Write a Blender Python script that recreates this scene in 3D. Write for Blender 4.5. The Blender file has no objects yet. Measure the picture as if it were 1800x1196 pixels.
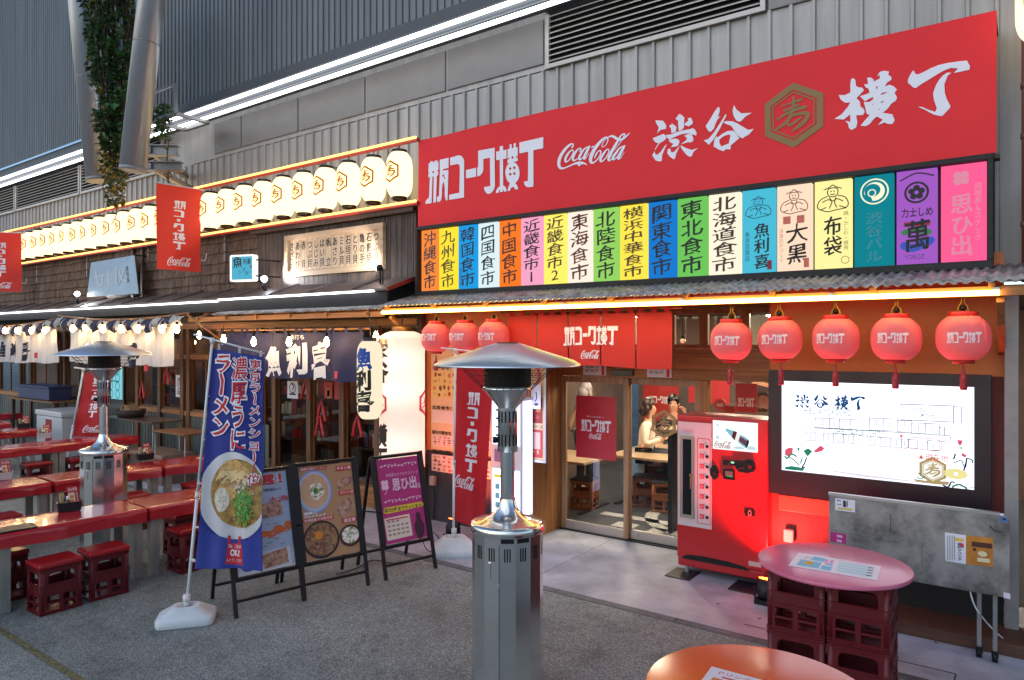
import bpy, math, random
from mathutils import Vector, Matrix, noise
from mathutils.geometry import tessellate_polygon
random.seed(11)
sc = bpy.context.scene
col = sc.collection
R = math.radians

# ------------------------------------------------------------------ camera
TH = math.atan2(1240.0, 1715.0)           # street runs along X, the shop fronts face -Y
cs, sn = math.cos(TH), math.sin(TH)
FPX, CX, CY, CH = 1240.0, 900.0, 598.0, 2.4
cam = bpy.data.cameras.new("camera")
cam.sensor_width = 36.0
cam.lens = 36.0 * FPX / 1800.0
cam.clip_end = 500.0
cam.clip_start = 0.05
cob = bpy.data.objects.new("camera", cam)
cob.location = (0, 0, CH)
cob.rotation_euler = (R(90), 0, math.atan2(sn, cs))
col.objects.link(cob)
sc.camera = cob

# ------------------------------------------------------------------ dusk sky, soft last daylight, exposure
EXPO = 1.5
GAIN = 2.0 ** EXPO                        # lamps below are given in display units and divided by this
w = bpy.data.worlds.new("World"); sc.world = w; w.use_nodes = True
nt = w.node_tree; nt.nodes.clear()
sky = nt.nodes.new("ShaderNodeTexSky"); sky.sky_type = 'NISHITA'; sky.sun_disc = False
SUN_EL, SUN_ROT = R(24.0), R(205.0)
sky.sun_elevation = SUN_EL; sky.sun_rotation = SUN_ROT
sky.air_density = 1.0; sky.dust_density = 0.6; sky.ozone_density = 3.0
bgn = nt.nodes.new("ShaderNodeBackground"); bgn.inputs[1].default_value = 0.067
wo = nt.nodes.new("ShaderNodeOutputWorld")
nt.links.new(sky.outputs[0], bgn.inputs[0]); nt.links.new(bgn.outputs[0], wo.inputs[0])
sl = bpy.data.lights.new("sun", 'SUN'); sl.energy = 0.2; sl.angle = R(60); sl.color = (1.0, 0.98, 0.95)
so = bpy.data.objects.new("sun", sl); col.objects.link(so)
so.rotation_euler = (R(52), 0, R(18))
sc.view_settings.view_transform = 'Standard'
sc.view_settings.look = 'None'
sc.view_settings.exposure = EXPO
sc.view_settings.gamma = 1.0
sc.view_settings.use_curve_mapping = False
try:
    cy = sc.cycles
    cy.use_denoising = True
    cy.denoiser = 'OPENIMAGEDENOISE'
    cy.max_bounces = 7; cy.diffuse_bounces = 3; cy.glossy_bounces = 4; cy.transmission_bounces = 4; cy.transparent_max_bounces = 10
    cy.caustics_reflective = False; cy.caustics_refractive = False
    cy.sample_clamp_indirect = 6.0
    cy.use_light_tree = True
except Exception:
    pass

# ------------------------------------------------------------------ picture ray -> point on a known plane of the place
def ray(px, py):
    u = (px - CX) / FPX; v = (py - CY) / FPX
    return Vector((cs * u - sn, sn * u + cs, -v))
def onY(px, py, Y):
    d = ray(px, py); t = Y / d.y
    return Vector((d.x * t, Y, CH + d.z * t))
def onZ(px, py, z=0.0):
    d = ray(px, py); t = (z - CH) / d.z
    return Vector((d.x * t, d.y * t, z))
def onX(px, py, X):
    d = ray(px, py); t = X / d.x
    return Vector((X, d.y * t, CH + d.z * t))
def atD(px, py, zf):
    d = ray(px, py)
    return Vector((d.x * zf, d.y * zf, CH + d.z * zf))

# ------------------------------------------------------------------ materials
def lin(h):
    h = h.lstrip('#')
    o = []
    for i in (0, 2, 4):
        v = int(h[i:i + 2], 16) / 255.0
        o.append(v / 12.92 if v <= 0.04045 else ((v + 0.055) / 1.055) ** 2.4)
    return (o[0], o[1], o[2], 1.0)
MATS = {}
def mat(name, hexc, rough=0.6, metal=0.0, var=0.0, vscale=6.0, bump=0.0, bscale=40.0, stretch=None, emit=0.0, ecol=None,
        coat=0.0, spec=0.5, col2=None, ramp=(0.35, 0.65), translucent=0.0, aniso=0.0, rvar=0.0, detail=6.0):
    if name in MATS: return MATS[name]
    m = bpy.data.materials.new(name); m.use_nodes = True
    n = m.node_tree.nodes; l = m.node_tree.links
    b = n["Principled BSDF"]
    base = lin(hexc) if isinstance(hexc, str) else tuple(hexc) + (1.0,)
    b.inputs["Base Color"].default_value = base
    b.inputs["Roughness"].default_value = rough
    b.inputs["Metallic"].default_value = metal
    b.inputs["Specular IOR Level"].default_value = spec
    b.inputs["Coat Weight"].default_value = coat
    b.inputs["Coat Roughness"].default_value = 0.08
    if aniso: b.inputs["Anisotropic"].default_value = aniso
    tc = n.new("ShaderNodeTexCoord")
    vec = tc.outputs["Object"]
    if stretch:
        mp = n.new("ShaderNodeMapping"); mp.inputs["Scale"].default_value = stretch
        l.new(vec, mp.inputs[0]); vec = mp.outputs[0]
    if var or col2:
        nz = n.new("ShaderNodeTexNoise"); nz.inputs["Scale"].default_value = vscale; nz.inputs["Detail"].default_value = detail
        nz.inputs["Roughness"].default_value = 0.65
        l.new(vec, nz.inputs["Vector"])
        rp = n.new("ShaderNodeValToRGB")
        rp.color_ramp.elements[0].position = ramp[0]; rp.color_ramp.elements[1].position = ramp[1]
        if col2:
            rp.color_ramp.elements[0].color = lin(col2)
        else:
            rp.color_ramp.elements[0].color = tuple(x * (1 - var) for x in base[:3]) + (1,)
        rp.color_ramp.elements[1].color = tuple(min(1, x * (1 + var * 0.6)) for x in base[:3]) + (1,)
        l.new(nz.outputs["Fac"], rp.inputs[0]); l.new(rp.outputs[0], b.inputs["Base Color"])
        if rvar:
            mr = n.new("ShaderNodeMapRange"); mr.inputs[3].default_value = max(0.02, rough - rvar); mr.inputs[4].default_value = rough + rvar
            l.new(nz.outputs["Fac"], mr.inputs[0]); l.new(mr.outputs[0], b.inputs["Roughness"])
    if bump:
        bz = n.new("ShaderNodeTexNoise"); bz.inputs["Scale"].default_value = bscale; bz.inputs["Detail"].default_value = 4.0
        l.new(vec, bz.inputs["Vector"])
        bp = n.new("ShaderNodeBump"); bp.inputs["Strength"].default_value = bump; bp.inputs["Distance"].default_value = 0.01
        l.new(bz.outputs["Fac"], bp.inputs["Height"]); l.new(bp.outputs[0], b.inputs["Normal"])
    if emit:
        b.inputs["Emission Color"].default_value = lin(ecol or hexc)
        b.inputs["Emission Strength"].default_value = emit / GAIN
    if translucent:
        out = n["Material Output"]
        tr = n.new("ShaderNodeBsdfTranslucent"); tr.inputs[0].default_value = base
        mx = n.new("ShaderNodeMixShader"); mx.inputs[0].default_value = translucent
        l.new(b.outputs[0], mx.inputs[1]); l.new(tr.outputs[0], mx.inputs[2]); l.new(mx.outputs[0], out.inputs[0])
    MATS[name] = m
    return m
def glow(name, hexc, strength):
    if name in MATS: return MATS[name]
    m = bpy.data.materials.new(name); m.use_nodes = True
    n = m.node_tree.nodes; l = m.node_tree.links; n.clear()
    e = n.new("ShaderNodeEmission"); e.inputs[0].default_value = lin(hexc); e.inputs[1].default_value = strength / GAIN
    o = n.new("ShaderNodeOutputMaterial"); l.new(e.outputs[0], o.inputs[0])
    MATS[name] = m
    return m
def glassmat(name, tint='ffffff', refl=1.0):
    if name in MATS: return MATS[name]
    m = bpy.data.materials.new(name); m.use_nodes = True
    n = m.node_tree.nodes; l = m.node_tree.links; n.clear()
    t = n.new("ShaderNodeBsdfTransparent"); t.inputs[0].default_value = lin(tint)
    g = n.new("ShaderNodeBsdfGlossy"); g.inputs["Roughness"].default_value = 0.02
    f = n.new("ShaderNodeFresnel"); f.inputs[0].default_value = 1.5
    mx = n.new("ShaderNodeMixShader"); o = n.new("ShaderNodeOutputMaterial")
    l.new(f.outputs[0], mx.inputs[0]); l.new(t.outputs[0], mx.inputs[1]); l.new(g.outputs[0], mx.inputs[2]); l.new(mx.outputs[0], o.inputs[0])
    MATS[name] = m
    return m
def woodmat(name, dark, light, scale=1.0, rough=0.55, axis='X', bump=0.15):
    """grain running along one axis"""
    if name in MATS: return MATS[name]
    st = {'X': (0.35, 9, 9), 'Y': (9, 0.35, 9), 'Z': (9, 9, 0.35)}[axis]
    st = tuple(v * scale for v in st)
    m = mat(name, light, rough, var=0.2, vscale=2.2, stretch=st, col2=dark, ramp=(0.3, 0.72), bump=bump, bscale=3.0, rvar=0.1)
    return m
def asphaltmat():
    m = bpy.data.materials.new("asphalt"); m.use_nodes = True
    n = m.node_tree.nodes; l = m.node_tree.links; b = n["Principled BSDF"]
    tc = n.new("ShaderNodeTexCoord")
    v = n.new("ShaderNodeTexVoronoi"); v.inputs["Scale"].default_value = 135.0
    l.new(tc.outputs["Object"], v.inputs["Vector"])
    rp = n.new("ShaderNodeValToRGB")
    sep = n.new("ShaderNodeSeparateColor"); l.new(v.outputs["Color"], sep.inputs[0])
    rp.color_ramp.elements[0].position = 0.0; rp.color_ramp.elements[0].color = (0.118, 0.140, 0.136, 1)
    rp.color_ramp.elements[1].position = 1.0; rp.color_ramp.elements[1].color = (0.48, 0.52, 0.49, 1)
    e = rp.color_ramp.elements.new(0.55); e.color = (0.220, 0.254, 0.246, 1)
    l.new(sep.outputs[0], rp.inputs[0])
    nz = n.new("ShaderNodeTexNoise"); nz.inputs["Scale"].default_value = 0.9; nz.inputs["Detail"].default_value = 8
    l.new(tc.outputs["Object"], nz.inputs["Vector"])
    mr = n.new("ShaderNodeMapRange"); mr.inputs[1].default_value = 0.3; mr.inputs[2].default_value = 0.7; mr.inputs[3].default_value = 0.66; mr.inputs[4].default_value = 1.14
    l.new(nz.outputs["Fac"], mr.inputs[0])
    mx = n.new("ShaderNodeMix"); mx.data_type = 'RGBA'; mx.blend_type = 'MULTIPLY'; mx.inputs[0].default_value = 1.0
    l.new(rp.outputs[0], mx.inputs[6]); l.new(mr.outputs[0], mx.inputs[7])
    sp = n.new("ShaderNodeTexVoronoi"); sp.inputs["Scale"].default_value = 2.3; l.new(tc.outputs["Object"], sp.inputs["Vector"])      # gum spots and oil stains
    s2 = n.new("ShaderNodeMapRange"); s2.inputs[1].default_value = 0.035; s2.inputs[2].default_value = 0.075; s2.inputs[3].default_value = 0.55; s2.inputs[4].default_value = 1.0
    l.new(sp.outputs["Distance"], s2.inputs[0])
    n3 = n.new("ShaderNodeTexNoise"); n3.inputs["Scale"].default_value = 3.5; n3.inputs["Detail"].default_value = 10; n3.inputs["Roughness"].default_value = 0.7; l.new(tc.outputs["Object"], n3.inputs["Vector"])
    s3 = n.new("ShaderNodeMapRange"); s3.inputs[1].default_value = 0.36; s3.inputs[2].default_value = 0.5; s3.inputs[3].default_value = 0.74; s3.inputs[4].default_value = 1.0; l.new(n3.outputs["Fac"], s3.inputs[0])
    mm = n.new("ShaderNodeMath"); mm.operation = 'MULTIPLY'; l.new(s2.outputs[0], mm.inputs[0]); l.new(s3.outputs[0], mm.inputs[1])
    m2 = n.new("ShaderNodeMix"); m2.data_type = 'RGBA'; m2.blend_type = 'MULTIPLY'; m2.inputs[0].default_value = 1.0
    l.new(mx.outputs[2], m2.inputs[6]); l.new(mm.outputs[0], m2.inputs[7]); l.new(m2.outputs[2], b.inputs["Base Color"])
    b.inputs["Roughness"].default_value = 0.75
    bp = n.new("ShaderNodeBump"); bp.inputs["Strength"].default_value = 0.9; bp.inputs["Distance"].default_value = 0.006; bp.invert = True
    l.new(v.outputs["Distance"], bp.inputs["Height"]); l.new(bp.outputs[0], b.inputs["Normal"])
    return m
def brushedsteel(name, hexc, rough=0.22, stretch=(1, 1, 60)):
    if name in MATS: return MATS[name]
    return mat(name, hexc, rough, 1.0, var=0.08, vscale=5, stretch=stretch, bump=0.04, bscale=10, rvar=0.06)

# ------------------------------------------------------------------ objects
WM = {}
def setp(o, label=None, cat=None, group=None, kind=None):
    if label: o['label'] = label
    if cat: o['category'] = cat
    if group: o['group'] = group
    if kind: o['kind'] = kind
    return o
def thing(name, label, cat, loc=(0, 0, 0), rotz=0.0, group=None, rot=None):
    o = bpy.data.objects.new(name, None); col.objects.link(o)
    o.empty_display_size = 0.1
    o.location = loc; o.rotation_euler = rot if rot else (0, 0, rotz)
    from mathutils import Euler
    WM[o.name] = Matrix.Translation(Vector(loc)) @ Euler(o.rotation_euler).to_matrix().to_4x4()
    return setp(o, label, cat, group)
def rootm(o):
    while o.parent: o = o.parent
    return WM.get(o.name, Matrix.Identity(4))
def dup(root, loc, rotz=0.0, label=None, group=None):
    def cp(o, par):
        k = o.copy(); col.objects.link(k)
        if par: k.parent = par
        for ch in list(o.children): cp(ch, k)
        return k
    r = cp(root, None)
    r.location = loc; r.rotation_euler = (0, 0, rotz)
    if label: r['label'] = label
    if group: r['group'] = group
    WM[r.name] = Matrix.Translation(Vector(loc)) @ Matrix.Rotation(rotz, 4, 'Z')
    return r

class MB:
    def __init__(s): s.v = []; s.f = []; s.m = []; s.s = []
    def add(s, vs, fs, mi=0, smooth=False):
        b = len(s.v)
        s.v += [tuple(x) for x in vs]
        for f in fs:
            s.f.append(tuple(i + b for i in f)); s.m.append(mi); s.s.append(smooth)
        return s
    def box(s, x0, y0, z0, x1, y1, z1, mi=0):
        if x0 > x1: x0, x1 = x1, x0
        if y0 > y1: y0, y1 = y1, y0
        if z0 > z1: z0, z1 = z1, z0
        vs = [(x0, y0, z0), (x1, y0, z0), (x1, y1, z0), (x0, y1, z0), (x0, y0, z1), (x1, y0, z1), (x1, y1, z1), (x0, y1, z1)]
        return s.add(vs, [(0, 3, 2, 1), (4, 5, 6, 7), (0, 1, 5, 4), (1, 2, 6, 5), (2, 3, 7, 6), (3, 0, 4, 7)], mi)
    def bar(s, p, q, w, h=None, up=(0, 0, 1), mi=0):
        h = h or w
        p = Vector(p); q = Vector(q); d = (q - p).normalized(); up = Vector(up)
        if abs(d.dot(up)) > 0.98: up = Vector((0, 1, 0)) if abs(d.y) < 0.9 else Vector((1, 0, 0))
        a = d.cross(up).normalized(); b = a.cross(d).normalized()
        vs = []
        for e in (p, q):
            for i, j in ((-1, -1), (1, -1), (1, 1), (-1, 1)):
                vs.append(e + a * (w / 2 * i) + b * (h / 2 * j))
        return s.add(vs, [(0, 1, 2, 3), (7, 6, 5, 4), (0, 4, 5, 1), (1, 5, 6, 2), (2, 6, 7, 3), (3, 7, 4, 0)], mi)
    def tube(s, pts, r, seg=10, mi=0, cap=True, smooth=True):
        pts = [Vector(p) for p in pts]
        n = len(pts); rs = r if isinstance(r, (list, tuple)) else [r] * n
        vs = []; a = None
        for i, p in enumerate(pts):
            d = (pts[min(i + 1, n - 1)] - pts[max(i - 1, 0)]).normalized()
            if a is None:
                up = Vector((0, 0, 1)) if abs(d.z) < 0.9 else Vector((1, 0, 0))
                a = d.cross(up).normalized()
            else:
                a = (a - d * a.dot(d)).normalized()
            b = d.cross(a)
            for k in range(seg):
                t = 2 * math.pi * k / seg
                vs.append(p + (a * math.cos(t) + b * math.sin(t)) * rs[i])
        fs = []
        for i in range(n - 1):
            for k in range(seg):
                k2 = (k + 1) % seg
                fs.append((i * seg + k, i * seg + k2, (i + 1) * seg + k2, (i + 1) * seg + k))
        s.add(vs, fs, mi, smooth)
        if cap:
            b0 = len(s.v) - len(vs)
            s.f.append(tuple(b0 + k for k in reversed(range(seg)))); s.m.append(mi); s.s.append(False)
            s.f.append(tuple(b0 + (n - 1) * seg + k for k in range(seg))); s.m.append(mi); s.s.append(False)
        return s
    def lathe(s, prof, c=(0, 0, 0), seg=24, mi=0, smooth=True):
        vs = []; fs = []; n = len(prof)
        for (r, z) in prof:
            for k in range(seg):
                t = 2 * math.pi * k / seg
                vs.append((c[0] + r * math.cos(t), c[1] + r * math.sin(t), c[2] + z))
        for i in range(n - 1):
            for k in range(seg):
                k2 = (k + 1) % seg
                fs.append((i * seg + k, i * seg + k2, (i + 1) * seg + k2, (i + 1) * seg + k))
        s.add(vs, fs, mi, smooth)
        return s
    def cyl(s, c, r, h, seg=20, mi=0):
        s.lathe([(0.0001, 0), (r, 0)], c, seg, mi, False)
        s.lathe([(r, 0), (r, h)], c, seg, mi, True)
        s.lathe([(r, h), (0.0001, h)], c, seg, mi, False)
        return s
    def sph(s, c, r, seg=14, rings=8, mi=0, sc3=(1, 1, 1)):
        vs = []; fs = []
        for i in range(rings + 1):
            ph = math.pi * i / rings
            for k in range(seg):
                t = 2 * math.pi * k / seg
                vs.append((c[0] + r * sc3[0] * math.sin(ph) * math.cos(t), c[1] + r * sc3[1] * math.sin(ph) * math.sin(t), c[2] + r * sc3[2] * math.cos(ph)))
        for i in range(rings):
            for k in range(seg):
                k2 = (k + 1) % seg
                fs.append((i * seg + k, (i + 1) * seg + k, (i + 1) * seg + k2, i * seg + k2))
        return s.add(vs, fs, mi, True)
    def quad(s, a, b, c, d, mi=0): return s.add([a, b, c, d], [(0, 1, 2, 3)], mi)
    def grid(s, fn, nu, nv, mi=0, smooth=True, thick=0.0):
        vs = [fn(i / nu, j / nv) for j in range(nv + 1) for i in range(nu + 1)]
        fs = [(j * (nu + 1) + i, j * (nu + 1) + i + 1, (j + 1) * (nu + 1) + i + 1, (j + 1) * (nu + 1) + i) for j in range(nv) for i in range(nu)]
        return s.add(vs, fs, mi, smooth)
    def plate(s, outer, holes, fr, t, mi=0):
        """flat plate with holes; fr(u,v,off) maps into space, t is thickness"""
        loops = [outer] + list(holes)
        tri = tessellate_polygon([[Vector((p[0], p[1], 0)) for p in lp] for lp in loops])
        flat = [p for lp in loops for p in lp]; n = len(flat)
        vs = [fr(p[0], p[1], 0) for p in flat] + [fr(p[0], p[1], -t) for p in flat]
        fs = [tuple(x) for x in tri] + [tuple(i + n for i in reversed(x)) for x in tri]
        b = 0
        for lp in loops:
            k = len(lp)
            for i in range(k):
                j = (i + 1) % k
                fs.append((b + i, b + j, n + b + j, n + b + i))
            b += k
        return s.add(vs, fs, mi)
    def build(s, name, mats, parent=None, world=False, bevel=0.0, solid=0.0, seg=2, sub=0, kind=None):
        me = bpy.data.meshes.new(name)
        vs = s.v
        if world and parent is not None:
            inv = rootm(parent).inverted()
            vs = [tuple(inv @ Vector(v)) for v in vs]
        me.from_pydata(vs, [], s.f)
        if not isinstance(mats, (list, tuple)): mats = [mats]
        for m in mats: me.materials.append(m)
        if len(mats) > 1: me.polygons.foreach_set("material_index", s.m)
        me.polygons.foreach_set("use_smooth", s.s)
        me.update()
        o = bpy.data.objects.new(name, me); col.objects.link(o)
        if parent is not None: o.parent = parent
        if solid:
            k = o.modifiers.new("thickness", 'SOLIDIFY'); k.thickness = solid; k.offset = -1
        if bevel:
            k = o.modifiers.new("bevel", 'BEVEL'); k.width = bevel; k.segments = seg; k.limit_method = 'ANGLE'; k.angle_limit = R(40); k.use_clamp_overlap = True
        if kind: o['kind'] = kind
        return o

# ------------------------------------------------------------------ flat artwork: shapes are (verts (u,v,w), faces)
def rect(x0, y0, x1, y1): return ([(x0, y0, 0), (x1, y0, 0), (x1, y1, 0), (x0, y1, 0)], [(0, 1, 2, 3)])
def ell(cx, cy, rx, ry=None, n=24, a0=0.0, a1=360.0):
    ry = ry or rx
    k = [(cx + rx * math.cos(R(a0 + (a1 - a0) * i / n)), cy + ry * math.sin(R(a0 + (a1 - a0) * i / n)), 0) for i in range(n + (0 if a1 - a0 >= 360 else 1))]
    return (k, [tuple(range(len(k)))])
def poly(outer, *holes):
    loops = [outer] + list(holes)
    tri = tessellate_polygon([[Vector((p[0], p[1], 0)) for p in lp] for lp in loops])
    flat = [(p[0], p[1], 0) for lp in loops for p in lp]
    return (flat, [tuple(t) for t in tri])
def circ(cx, cy, rx, ry=None, n=12): return [(cx + rx * math.cos(2 * math.pi * i / n), cy + (ry or rx) * math.sin(2 * math.pi * i / n)) for i in range(n)]
def ring(cx, cy, r0, r1, n=28):
    a = circ(cx, cy, r0, n=n); b = circ(cx, cy, r1, n=n)
    vs = [(p[0], p[1], 0) for p in a + b]
    return (vs, [(i, (i + 1) % n, n + (i + 1) % n, n + i) for i in range(n)])
def hexring(cx, cy, r0, r1):
    a = [(cx + r0 * math.sin(R(60 * i)), cy + r0 * math.cos(R(60 * i))) for i in range(6)]
    b = [(cx + r1 * math.sin(R(60 * i)), cy + r1 * math.cos(R(60 * i))) for i in range(6)]
    vs = [(p[0], p[1], 0) for p in a + b]
    return (vs, [(i, (i + 1) % 6, 6 + (i + 1) % 6, 6 + i) for i in range(6)])
def dice(sh, mx):
    """cut long faces into small ones so a flat print can follow a curved surface"""
    V = list(sh[0]); out = []; st = []
    for f in sh[1]:
        for i in range(1, len(f) - 1): st.append((f[0], f[i], f[i + 1]))
    mid = {}
    while st:
        t = st.pop(); best = 0; k = 0
        for i in range(3):
            a, b = V[t[i]], V[t[(i + 1) % 3]]; d = (a[0] - b[0]) ** 2 + (a[1] - b[1]) ** 2
            if d > best: best = d; k = i
        if best <= mx * mx: out.append(t); continue
        i, j, l = t[k], t[(k + 1) % 3], t[(k + 2) % 3]
        key = (min(i, j), max(i, j))
        if key not in mid:
            a, b = V[i], V[j]; V.append(tuple((a[q] + b[q]) / 2 for q in range(3))); mid[key] = len(V) - 1
        m = mid[key]; st.append((i, m, l)); st.append((m, j, l))
    return (V, out)
def join(*sh):
    V = []; Fc = []
    for (v, f) in sh:
        b = len(V); V += v; Fc += [tuple(i + b for i in x) for x in f]
    return (V, Fc)
def lay(*sh):
    """join shapes that may overlap: each a hair above the one before"""
    out = []
    for i, (v, f) in enumerate(sh): out.append(([(a, b, c + i * 0.00025) for (a, b, c) in v], f))
    return join(*out)
def xf(sh, fn): return ([tuple(fn(a, b)) + (c,) for (a, b, c) in sh[0]], sh[1])
def bbox(sh):
    xs = [p[0] for p in sh[0]]; ys = [p[1] for p in sh[0]]
    return min(xs), min(ys), max(xs), max(ys)
def fit(sh, x0, y0, x1, y1, keep=False):
    a, b, c, d = bbox(sh)
    kx = (x1 - x0) / max(1e-9, c - a); ky = (y1 - y0) / max(1e-9, d - b)
    if keep:
        k = min(abs(kx), abs(ky)); ox = (x0 + x1) / 2 - k * (a + c) / 2; oy = (y0 + y1) / 2 - k * (b + d) / 2
        return xf(sh, lambda p, q: (ox + k * p, oy + k * q))
    return xf(sh, lambda p, q: (x0 + (p - a) * kx, y0 + (q - b) * ky))
def smoothline(pts, n=4):
    if len(pts) < 3: return pts
    o = []
    P = [pts[0]] + list(pts) + [pts[-1]]
    for i in range(1, len(P) - 2):
        for k in range(n):
            t = k / n
            q = []
            for j in range(len(pts[0])):
                a, b, c, d = P[i - 1][j], P[i][j], P[i + 1][j], P[i + 2][j]
                q.append(0.5 * (2 * b + (c - a) * t + (2 * a - 5 * b + 4 * c - d) * t * t + (3 * b - a - 3 * c + d) * t ** 3))
            o.append(tuple(q))
    o.append(tuple(pts[-1]))
    return o
def stroke(pts, w=None, n=4, caps=True):
    """brush stroke along (x,y[,width]) points"""
    if w is not None: pts = [(p[0], p[1], w) for p in pts]
    L = smoothline(pts, n) if len(pts) > 2 else list(pts)
    V = []; Fc = []
    for i, (x, y, ww) in enumerate(L):
        ax, ay = L[max(0, i - 1)][:2]; bx, by = L[min(len(L) - 1, i + 1)][:2]
        dx, dy = bx - ax, by - ay; d = math.hypot(dx, dy) or 1
        nx, ny = -dy / d * ww / 2, dx / d * ww / 2
        V += [(x + nx, y + ny, i * 8e-6), (x - nx, y - ny, i * 8e-6)]
        if i: Fc.append((2 * i - 2, 2 * i - 1, 2 * i + 1, 2 * i))
    sh = (V, Fc)
    if caps:
        for e, wz in ((L[0], -0.00004), (L[-1], len(L) * 8e-6 + 0.00004)):
            if e[2] > 1e-6:
                cc = ell(e[0], e[1], e[2] / 2 * 0.96, n=10)
                sh = join(sh, ([(a, b, wz) for a, b, _ in cc[0]], cc[1]))
    return sh
def strokes(*ls, **k): return lay(*[stroke(l, **k) for l in ls])
_gl = {}
def _area(g):
    A = 0.0
    for f in g[1]:
        p = [g[0][i] for i in f]; A += abs(sum(p[i][0] * p[(i + 1) % len(p)][1] - p[(i + 1) % len(p)][0] * p[i][1] for i in range(len(p)))) / 2
    return A
def _rawglyph(ch, bold):
    cu = bpy.data.curves.new("txt", 'FONT'); cu.body = ch; cu.resolution_u = 3; cu.offset = bold; cu.fill_mode = 'BOTH'
    ob = bpy.data.objects.new("txt", cu)
    me = ob.to_mesh()
    V = [(v.co.x, v.co.y, 0.0) for v in me.vertices]; Fc = [tuple(p.vertices) for p in me.polygons]
    ob.to_mesh_clear(); bpy.data.objects.remove(ob); bpy.data.curves.remove(cu)
    return (V, Fc)
def glyph(ch, bold=0.0):
    key = (ch, round(bold, 3))
    if key not in _gl:
        g = _rawglyph(ch, bold)
        if bold > 0 and len(ch) == 1:
            g0 = glyph(ch, 0.0)
            if _area(g) < _area(g0) * (1 + bold * 9):     # outline offset failed on this character: thicken by shifted copies
                k = bold * 0.9
                g = join(*[([(x + dx * k, y + dy * k, i * 3e-5) for x, y, _ in g0[0]], g0[1]) for i, (dx, dy) in enumerate(((0, 0), (1, .2), (-1, -.2), (.2, 1), (-.2, -1)))])
        _gl[key] = g
    return _gl[key]
def brushy(sh, amp=0.03, seed=0.0, slope=0.10):
    def fn(a, b):
        q = Vector((a * 3.1 + seed * 7.3, b * 3.1 - seed * 3.7, seed))
        q2 = Vector((a * 9.0 + seed, b * 9.0, seed + 5))
        return (a + amp * noise.noise(q) + amp * 0.5 * noise.noise(q2), b + slope * (a - 0.5) + amp * noise.noise(q + Vector((9, 4, 2))) + amp * 0.5 * noise.noise(q2 + Vector((3, 8, 1))))
    return xf(sh, fn)
def vtext(s, x0, y0, x1, y1, bold=0.02, brush=0.0, slope=0.10, seed=0):
    """vertical line of characters filling the box"""
    n = len(s); ch = (y1 - y0) / n; out = []
    for i, c in enumerate(s):
        if c in ' \u3000': continue
        if c == 'ー': g = stroke([(.5 - .05, .83 + bold * .5, .10 + bold * 2), (.52, .5, .09 + bold * 2), (.48, -.02 - bold * .5, .13 + bold * 2)])
        elif brush and bold < .05:      # broad-nib look: strokes across the nib come out thick, along it thin
            g0 = glyph(c, 0.0); k = .012 + bold * .4
            g = join(*[([(x + k * t, y - k * .55 * t, i * 3e-5) for x, y, _ in g0[0]], g0[1]) for i, t in enumerate((-1, -.33, .33, 1))])
        else: g = glyph(c, bold)
        if not g[0]: continue
        if brush: g = brushy(g, brush, seed + i * 1.7, slope)
        top = y1 - i * ch
        if c in '0123456789!-':
            k = .44 if c in '1!' else .3
            out.append(fit(g, x0 + (x1 - x0) * k, top - ch * 0.92, x1 - (x1 - x0) * k, top - ch * 0.12))
        else:
            out.append(xf(g, lambda a, b, top=top: (x0 + (a) * (x1 - x0), top - ch + (b + 0.12) * ch)))
    return join(*out)
def htext(s, x0, y0, x1, y1, bold=0.01, brush=0.0, slope=0.0, seed=0):
    if any(ord(c) > 0x2fff for c in s) and len(s) > 1:
        parts = []; x = 0.0
        for i, c in enumerate(s):
            wd = 1.0 if ord(c) > 0x2fff else 0.6
            if c != ' ':
                g = glyph(c, bold)
                if brush: g = brushy(g, brush, seed + i * 1.3, slope)
                parts.append(xf(g, lambda a, b, x=x: (x + a, b)))
            x += wd
        g = join(*parts)
    else:
        g = glyph(s, bold)
        if brush: g = brushy(g, brush, seed, slope)
    return fit(g, x0, y0, x1, y1)
def art(parent, name, fr, items, base=0.0015, step=0.0006, world=False, mx=None):
    """one mesh of coloured flat shapes on a surface; items = [(material, shape), ...] from back to front"""
    mb = MB(); ms = []
    for i, (m, sh) in enumerate(items):
        if m not in ms: ms.append(m)
        if mx: sh = dice(sh, mx)
        mb.add([fr(a, b, base + step * i + c) for (a, b, c) in sh[0]], sh[1], ms.index(m))
    return mb.build(name, ms, parent, world=world)
def frY(Y): return lambda u, v, o: (u, Y - o, v)          # upright face looking towards -Y
def frZ(Z): return lambda u, v, o: (u, v, Z + o)          # lying face
ORD = ['first', 'second', 'third', 'fourth', 'fifth', 'sixth', 'seventh', 'eighth', 'ninth', 'tenth', 'eleventh', 'twelfth', 'thirteenth',
       'fourteenth', 'fifteenth', 'sixteenth', 'seventeenth', 'eighteenth', 'nineteenth', 'twentieth', 'twenty-first', 'twenty-second', 'twenty-third', 'twenty-fourth', 'twenty-fifth', 'twenty-sixth', 'twenty-seventh', 'twenty-eighth']
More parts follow.
